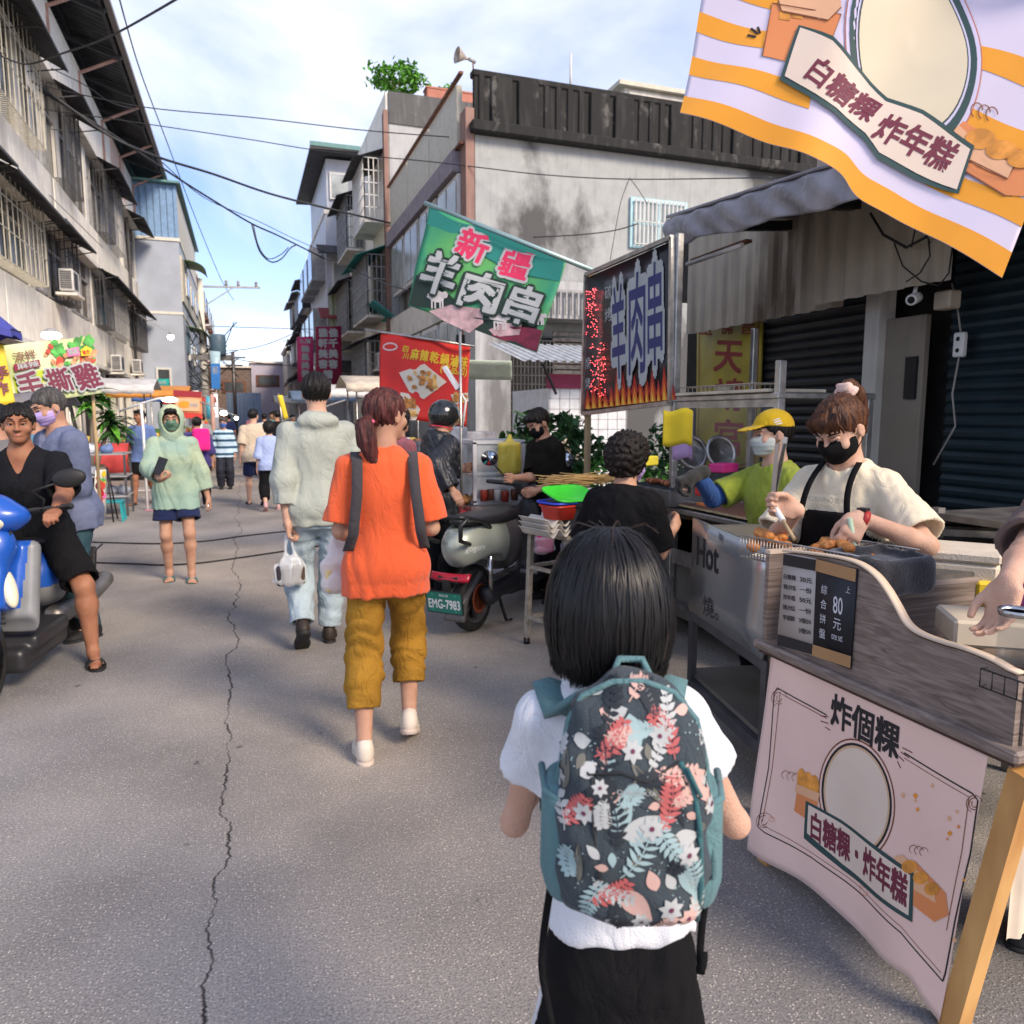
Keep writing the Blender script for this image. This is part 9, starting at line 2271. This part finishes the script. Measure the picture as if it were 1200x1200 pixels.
d_ = MB(); d_.tube([(c0.x-tl0.x, c0.y-tl0.y,0),(c0.x-tl0.x, c0.y-tl0.y, c0.z+.3)],.02, GRILLE,8); d_.build('pole', t)
d_ = MB(); tt = tip_-Vector((tl0.x, tl0.y,0)); d_.tube([tt, tt+(tip_-c0).normalized()*.08],.006, BLACK,5); d_.build('rib_tip', t)

# big leaved potted trees
def palm(label, x, y, H_, n, seed):
    t = thing('potted_tree', label, 'tree',(x, y,0)); r1 = random.Random(seed); d_ = MB()
    heads = []
    for k in range(3):
        e = Vector((r1.uniform(-.35,.35), r1.uniform(-.3,.3), H_*r1.uniform(.65,1))); d_.tube([(0,0,.3),(e.x*.4, e.y*.4, H_*.4), e],.03, mat('grey_bark',(.16,.13,.10),.8),7, rs=[.05,.035,.025]); heads.append(e)
    d_.build('trunk', t); d_ = MB()
    for e in heads:
        for k in range(n):
            a = r1.uniform(0,6.28); up = r1.uniform(-.3,.9); L_ = r1.uniform(.28,.45); d = Vector((math.cos(a), math.sin(a), up)).normalized(); s_ = d.cross(Vector((0,0,1))).normalized()*.055; b0 = e+Vector((0,0, r1.uniform(-.25,.1)))
            P_ = [b0+d*L_*q_+Vector((0,0,-.16*q_*q_)) for q_ in (0,.3,.65,1)]
            d_.add([P_[0], P_[1]+s_, P_[1]-s_, P_[2]+s_*.9, P_[2]-s_*.9, P_[3], P_[1]-Vector((0,0,.012)), P_[2]-Vector((0,0,.012))],[(0,1,6),(0,6,2),(1,3,7,6),(6,7,4,2),(3,5,7),(7,5,4)], r1.choice((LEAFD, LEAFD, LEAF)))
    d_.build('foliage', t); d_ = MB(); d_.lathe([(.16,0),(.22,.32),(.24,.34),(.20,.34),(.18,.28),(.001,.28)],(0,0,0), mat('brown_pot',(.15,.08,.05),.7),18); d_.build('pot', t)
palm('large leaved potted tree behind the lime banner pole',-2.75,12.6,1.75,55,1); palm('tall broad leaved potted tree next to the arcade piers',-2.35,13.6,2.15,60,2); palm('shorter potted tree near the goods shelf',-2.95,14.3,1.5,45,3); palm('dense potted tree beside the dark parasol',-3.3,12.2,1.6,50,5)
# goods shelf with bundles
gt_ = thing('goods_stand', 'two tier stand of household goods in front of the potted trees', 'stand',(-2.05,12.8,0)); d_ = MB()
for x in (-.35,.35):
    for y in (-.3,.3): d_.bar((x, y,0),(x, y,.95),.03,.03, GRILLED,(1,0,0))
for z in (.30,.60,.93): d_.box((0,0, z),(.75,.65,.02), GRILLE)
d_.build('frame', gt_)
rd = random.Random(14)
for k in range(12):
    z = (.31,.61,.94)[k % 3]; f = S(); f.add(ell((0,0,.06),(.09,.08,.065))); f.add(ell((rd.uniform(-.04,.04),0,.10),(.05,.05,.05)),.02); f.off(folds(.012,40, k,(1,1,1)))
    o = sdf_mesh('wrapped_bundle', f,[-.14,-.14,-.03],[.14,.14,.2],.016,(mat('bundle_white',(.6,.6,.64),.5), mat('bundle_grey',(.25,.27,.32),.5), mat('bundle_tan',(.5,.36,.22),.6), mat('bundle_blue',(.12,.18,.35),.6))[k % 4]); o.location = (-2.05+rd.uniform(-.3,.3),12.8+rd.uniform(-.25,.25), z); tag(o,('white', 'grey', 'tan', 'blue')[k % 4]+' wrapped bundle on the '+('bottom', 'middle', 'top')[k % 3]+' tier of the goods stand', 'bundle', 'wrapped bundles on the goods stand')
st2 = thing('plastic_stool', 'low teal plastic stool at the foot of the goods stand', 'stool',(-1.85,12.0,0)); d_ = MB(); TP = mat('teal_plastic',(.02,.28,.30),.4)
d_.box((0,0,.28),(.36,.28,.03), TP, bev=.01); d_.build('seat', st2)
for x in (-.15,.15):
    for y in (-.11,.11): d_ = MB(); d_.bar((x, y,.28),(x*1.15, y*1.15,0),.04,.03, TP,(1,0,0)); d_.build('leg', st2)
# easel sign board and its stand
def draw_e(sh, d_):
    rd = random.Random(4)
    for k in range(16): sh.ell(d_, rd.uniform(112,123), rd.uniform(555,606), rd.uniform(2,4), rd.uniform(2,5), rd.choice((flat('photo_red',(.6,.07,.04)), flat('photo_green',(.1,.42,.08)), YELO, flat('pink_tag',(.75,.18,.4)), PLUM)),.004+.0003*k,8)
    for i, ch in enumerate('滷味香'): sh.text(d_, ch,(113,578+9*i),(120,577+9*i),8, REDP,.012, bold=.03)
eb = AT(118,610,7.9)
flag('easel_sign', 'small printed food sign leaning on an easel at the stall edge', 'sign',(AT(110,608,7.9), AT(124,608,8.1), AT(111,551,7.9)),[(112,551),(126,550),(124,609),(108,612)], mat('pale_card',(.68,.66,.58),.6), lambda a, b: 0, draw_e,[((AT(125,548,8.1), AT(133,612,8.1)),.008),((AT(126,548,8.1), AT(138,608,8.3)),.008)], BLACK,4,6)
# curved lamp arm with LED head
t = thing('stall_lamp', 'curved white lamp arm with a bright LED head over the blue t-shirt man', 'lamp',(-1.62,12.2,0)); d_ = MB(); W0 = Vector(t.location)
d_.tube([AT(173,600,12)-W0, AT(168,505,12)-W0, AT(165,474,12)-W0],.022, FRW,8); d_.tube([AT(140,482,12)-W0, AT(165,473,12)-W0, AT(185,467,12)-W0, AT(203,466,12)-W0],.016, FRW,8); d_.build('arm', t)
d_ = MB(); p = AT(199,468,12)-W0; d_.lathe([(.001,-.05),(.10,-.03),(.12,.0),(.06,.03),(.001,.04)], p, LAMP(4),16); d_.build('lamp_head', t)
# stalls on the left hiding the arcade base, and further ones along both sides
def market_stall(label, x, y, w_, dd, col, can, seed, z=.85, hz=2.15, goods=True, grp=None):
    t = thing('market_stall', label, 'stall',(x, y,0),0, grp); r1 = random.Random(seed); cm = mat('stall_cloth_%d' % seed, col,.8, var=.15); cn_ = mat('stall_canopy_%d' % seed, can,.6, var=.15)
    d_ = MB(); d_.box((0,0, z),(w_, dd,.04), STEELD); d_.build('table', t)
    d_ = MB(); d_.grid(lambda u, v: ((u-.5)*w_*1.02,-dd/2-.02+.015*math.sin(u*30),.12+(z-.1)*v),24,2, cm, th=.004); d_.grid(lambda u, v: ((-1 if x > 0 else 1)*(w_/2+.015),(u-.5)*dd,.12+(z-.1)*v),6,2, cm); d_.build('table_cloth', t)
    for sx1 in (-1,1):
        for sy1 in (-1,1): d_ = MB(); d_.tube([(sx1*w_*.48, sy1*dd*.48,0),(sx1*w_*.48, sy1*dd*.48, hz)],.018, STEEL,6); d_.build('pole', t)
    d_ = MB(); d_.grid(lambda u, v: ((u-.5)*w_*1.25,(v-.5)*dd*1.3, hz+.22*(1-abs(2*v-1))),6,6, cn_, th=.02); d_.grid(lambda u, v: ((u-.5)*w_*1.25,-dd*.65, hz-.16*(1-v)+.012*math.sin(u*40)),20,1, cn_, th=.006); d_.build('canopy', t)
    if goods:
        g_ = MB()
        for k in range(14):
            c_ = r1.choice(((.5,.1,.05),(.1,.3,.08),(.6,.45,.1),(.6,.6,.6),(.3,.15,.08))); g_.box(((r1.random()-.5)*w_*.85,(r1.random()-.5)*dd*.8, z+.09),(.16,.14, r1.uniform(.08,.2)), mat('goods_%d%d%d' % tuple(int(v*10) for v in c_), c_,.6),(0,0, r1.random()), bev=.02)
        g_.build('goods', t)['kind'] = 'stuff'
    return t
GRP = 'market stalls along the street'
for a in (('stall with a white canopy and red cloth on the left beyond the plants',-2.9,20.0,1.6,1.4,(.45,.05,.05),(.55,.55,.55),1),('stall with an orange canopy on the left past the orange board',-2.5,24.5,1.7,1.6,(.5,.3,.08),(.6,.25,.05),2),('stall with a blue canopy far on the left',-2.6,31,1.8,1.6,(.1,.1,.3),(.06,.14,.4),3),('stall with a cream canopy and brown cloth on the right behind the grey jacket man',3.1,17.0,1.7,1.5,(.2,.12,.08),(.55,.48,.38),4),('stall with a white canopy further along on the right',2.9,22.0,1.8,1.6,(.1,.2,.3),(.6,.6,.6),5),('stall with a pale blue canopy far on the right',2.7,28,1.8,1.6,(.4,.3,.2),(.25,.36,.5),6),('stall with a grey canopy at the far right end',2.4,35,1.8,1.6,(.3,.3,.3),(.35,.35,.36),7),('stall with a red canopy at the far left end',-2.3,38,1.8,1.6,(.3,.3,.3),(.5,.06,.05),8)): market_stall(*a, grp=GRP)
market_stall('braised food stall table behind the rider, under the lime banner',-2.55,8.3,1.5,1.2,(.35,.3,.22),(.16,.16,.18),9, hz=1.62, grp=GRP)
for k,(px_, y, c_, n_) in enumerate(((262,19,8, 'first'),(277,25,7, 'second'),(252,30,8, 'third'),(330,23,6, 'fourth'),(376,16,5, 'last'))):
    p = ATY(px_,(484,490,478,497,483)[k], y); lamp('stall_lamp', n_+' bright lit bulb hanging over the distant stalls, counted from the near left' if k < 4 else 'bright lit bulb between the jacket man and the orange woman', p,.16 if k == 0 else .12,.12, c_,[(p.x+(-.5 if p.x < 0 else .5), p.y, p.z+.25)])
# street signs
t = board('road_sign', 'teal road direction sign beside the arcade',31.5,[(178,444),(198,444),(198,457),(178,457)], mat('road_sign_teal',(.02,.34,.30),.4), lambda sh, d_: [sh.text(d_, 's t o p'.upper()[:0] or '中華路',(181,448.5),(195,448.5),4, PWHITE,.02), sh.text(d_, '公園',(183,453.5),(193,453.5),3, PWHITE,.02)])
d_ = MB(); q_ = ATY(188,457,31.6); d_.tube([(q_.x,31.6,0),(q_.x,31.6, q_.z+.1)],.05, STEELD,8); d_.xf(Matrix.Translation(-Vector(t.location))); d_.build('post', t)
def draw_o(sh, d_):
    sh.poly(d_,[(203,457),(236,459),(236,466),(203,464)], flat('dark_red_band',(.30,.02,.03)),.01,1); sh.poly(d_,[(208,483),(237,485),(237,491),(208,489)], flat('red_band',(.55,.04,.03)),.01,1)
    sh.poly(d_,[(205,466),(234,468),(234,482),(206,481)], flat('peach',(.70,.42,.24)),.012,1); sh.ell(d_,216,474,7,4, ORG,.02); sh.text(d_, '脆皮雞',(222,474),(232,475),4, PWHITE,.02, bold=.03)
t = board('food_board', 'orange and red food billboard behind the man in the mint hood',19,[(203,457),(236,459),(237,492),(206,489)], mat('orange_board',(.60,.22,.10),.5), draw_o)
d_ = MB(); q_ = ATY(234,490,19.1); q1 = ATY(208,489,19.1); d_.tube([(q_.x,19.15,0),(q_.x,19.15, q_.z+.5)],.05, CONC2,8); d_.tube([(q1.x,19.15,0),(q1.x,19.15, q1.z+.3)],.03, STEELD,8); d_.xf(Matrix.Translation(-Vector(t.location))); d_.build('post', t)
t = board('shop_sign', 'small blue and white hanging sign beside the utility pole',34,[(246,411),(258,412),(258,457),(248,455)], mat('sign_pale_blue',(.40,.58,.68),.4), lambda sh, d_: [sh.poly(d_,[(247,426),(258,426),(258,456),(248,455)], flat('sign_blue',(.03,.20,.60)),.02,1), sh.text(d_, '郵',(249,434),(256,434),9, PWHITE,.03)])
t = board('shop_sign', 'narrow light blue vertical sign under the small blue one',30,[(241,464),(248,465),(249,492),(242,490)], mat('sign_cyan',(.10,.45,.62),.4), lambda sh, d_: None)
for k,(px_, w_, y, m_, zt2) in enumerate(((231,.16,20, CONC2,2.1),(250,.12,23, PINKPIPE,2.1))): q_ = ATY(px_,500, y); d_ = MB(); d_.tube([(0,0,0),(0,0, zt2)], w_/2, m_,10); item('post',('pale concrete post beside the orange billboard', 'pinkish post with cables beside the concrete one')[k], 'post', d_,(q_.x, y,0))
p = [ATY(325,463,20), ATY(333,463,20)]; flag('feather_flag', 'curved yellow feather flag standing far down the street', 'flag',(ATY(333,492,20), ATY(340,492,20), ATY(326,463,20)),[(325,463),(331,463),(338,490),(333,492)], YELO, lambda a, b: .03*math.sin(b*3), lambda s_, d_: None,[((ATY(335,520,20), ATY(326,461,20)),.02)], STEEL,3,8)
# utility pole with transformers
ux, uy = -1.85,43.6; up = thing('utility_pole', 'concrete utility pole with crossarm, two grey transformers and tangled cables', 'pole',(ux, uy,0)); d_ = MB(); d_.tube([(0,0,0),(0,0,8.6)],.19, CONC2,12, rs=[.22,.14]); d_.build('pole', up)
d_ = MB(); d_.bar((-.1,0,8.2),(3.0,0,8.3),.10,.10, STEEL); d_.bar((0,0,7.1),(1.6,0,8.2),.06,.06, STEEL); d_.build('crossarm', up); d_ = MB(); d_.bar((-1.6,-.2,4.55),(1.4,-.2,4.55),.10,.3, STEELD); d_.build('transformer_platform', up)
for x in (-1.0,.75): d_ = MB(); d_.lathe([(.36,0),(.40,.1),(.40,1.0),(.34,1.08),(.001,1.12)],(x,-.35,4.65), mat('transformer_blue_grey',(.10,.17,.24),.5),18); d_.build('transformer', up)
rd = random.Random(7); d_ = MB()
for k in range(22):
    a = Vector((rd.uniform(-1.6,.2),-.2, rd.uniform(2.8,7.2))); b0 = Vector((rd.uniform(-.2,1.8), rd.uniform(-.5,.5), rd.uniform(2.8,7))); m0 = (a+b0)/2-Vector((0,0, rd.uniform(.1,.9))); d_.tube([a, a.lerp(m0,.55)-Vector((0,0,.1)), m0, b0.lerp(m0,.5), b0],.03, BLACK,4)
for x in (1.3,1.9,2.8): d_.lathe([(.05,0),(.09,.08),(.05,.14),(.09,.22),(.04,.3)],(x,0,8.3), GRILLE,8)
d_.build('cable_tangle', up)['kind'] = 'stuff'
up2 = thing('utility_pole', 'slim dark utility pole far at the street end', 'pole',(-.55,62,0)); d_ = MB(); d_.tube([(0,0,0),(0,0,6.3)],.14, STEELD,10); d_.build('pole', up2); d_ = MB(); d_.bar((-.8,0,5.9),(.9,0,5.9),.12,.12, STEELD); d_.build('crossarm', up2); d_ = MB(); d_.bar((-.5,0,5.3),(.7,0,5.3),.12,.12, STEELD); d_.build('crossarm', up2)
# ---------------- overhead cables
CAB = mat('overhead_cable',(.03,.032,.036),.6)
def wire(label, pts, r_, n=8):
    P_ = [AT(*p) for p in pts]; Q = []
    PP = [P_[0]]+P_+[P_[-1]]
    for i in range(1, len(PP)-2):
        for k in range(n):
            t = k/n; p0, p1, p2, p3 = PP[i-1], PP[i], PP[i+1], PP[i+2]; Q.append(.5*((2*p1)+(-p0+p2)*t+(2*p0-5*p1+4*p2-p3)*t*t+(-p0+3*p1-3*p2+p3)*t**3))
    Q.append(P_[-1]); d_ = MB(); d_.tube(Q, r_, CAB,6); o = d_.build('overhead_cable'); tag(o, label, 'cable')
wire('thick cable rising to the top edge over the left roof',[(-10,60,14),(30,75,14.5),(75,62,14),(130,42,13),(212,-4,11)],.018)
wire('thin cable dropping steeply from the top edge to the far pole',[(138,-8,14),(165,85,20),(197,170,26),(225,245,32),(258,325,40),(274,352,42)],.016)
wire('upper cable crossing the sky to the weathered building corner',[(40,98,19),(105,113,19),(180,127,19),(300,138,20),(430,153,20),(560,163,19.6)],.014)
wire('second cable crossing the sky and running along the weathered wall',[(50,128,19),(170,145,19),(290,163,20),(385,178,20),(500,189,19),(560,196,18.5),(640,205,18.2),(740,210,17.5),(905,208,16)],.013)
wire('heavy cable bundle crossing from the left facade to the grille balcony building',[(38,95,18),(80,125,18.5),(130,160,19),(185,184,20),(250,204,22),(320,228,24),(400,248,26),(460,262,28)],.035)
wire('sagging cable bundle running to the white tiled building',[(45,105,18.2),(120,150,19),(165,180,20),(215,213,22),(255,238,24),(295,262,27),(330,278,30),(380,303,36)],.030)
wire('looped cable end hanging down in the middle of the sky',[(295,262,27),(300,282,27),(306,297,27.4),(318,307,28),(330,303,29),(340,291,29.6),(347,287,30)],.026)
wire('second strand of the hanging cable loop',[(297,263,27.2),(303,288,27.3),(314,303,28),(328,299,29),(338,290,29.6)],.018)
wire('thin cable above the sagging bundle',[(190,190,21),(240,232,24),(300,258,28),(345,280,32),(382,296,36)],.014)
wire('cable continuing from the tiled building towards the lamb banner',[(380,303,36),(410,315,30),(445,330,25),(480,341,21)],.02)
wire('cable sagging across the weathered side wall',[(625,278,18.2),(680,275,18),(720,270,18),(748,262,18)],.014)
wire('thin cable hanging down the weathered side wall',[(738,208,17.6),(728,235,17.6),(722,265,17.6),(715,305,17.6)],.009)
wire('short cable slanting to the barred window',[(738,209,17.6),(748,222,17.8),(758,238,18.2)],.009)
wire('dark cable slanting down the cream wall at the far left',[(-5,185,18.3),(25,222,19),(60,262,20)],.016)
wire('thin cable slanting down the upper cream band',[(10,170,18.3),(45,215,19),(95,265,21),(120,290,23)],.010)
wire('cable across the dark roof underside',[(60,80,17),(100,100,18),(130,120,19),(160,128,20)],.012)
wire('low cable between the far pole and the right houses',[(245,382,43),(300,384,45),(384,386,48)],.02)
wire('cable sagging low over the street end',[(255,412,43),(300,407,44),(345,390,46),(382,366,48)],.02)
wire('lowest cable over the street end roofs',[(258,417,43),(310,426,46),(390,432,48)],.02)
for lb, pts in (('black cable lying across the road, the nearer one',[(136,660),(165,661),(190,662),(230,660),(270,655),(318,648)]),('black cable lying across the road, the farther one',[(136,636),(190,637),(240,634),(285,628),(312,625)])):
    d_ = MB(); P_ = [ATZ(px_, py_,.012) for px_, py_ in smooth_line(pts,5)]; e0 = P_[0]+(P_[0]-P_[1]).normalized()*1.5; e1 = P_[-1]+(P_[-1]-P_[-2]).normalized()*2.0; d_.tube([e0]+P_+[e1],.008, BLACK,6); o = d_.build('road_cable'); tag(o, lb, 'cable')
# litter and small marks
for k,(px_, py_, c_, w_, lb) in enumerate(((176,598,(.7,.25,.35),.16, 'pink scrap of paper lying on the road'),(168,575,(.7,.7,.7),.3, 'white scrap of paper near the goods stand'))):
    p = ATZ(px_, py_,.006); d_ = MB(); d_.add([(-w_/2,-w_/3,0),(w_/2,-w_/4,.004),(w_*.4, w_/3,.01),(-w_*.45, w_/4,.004)],[(0,1,2,3)], mat('scrap_%d' % k, c_,.7)); item('paper_scrap', lb, 'litter', d_, p)
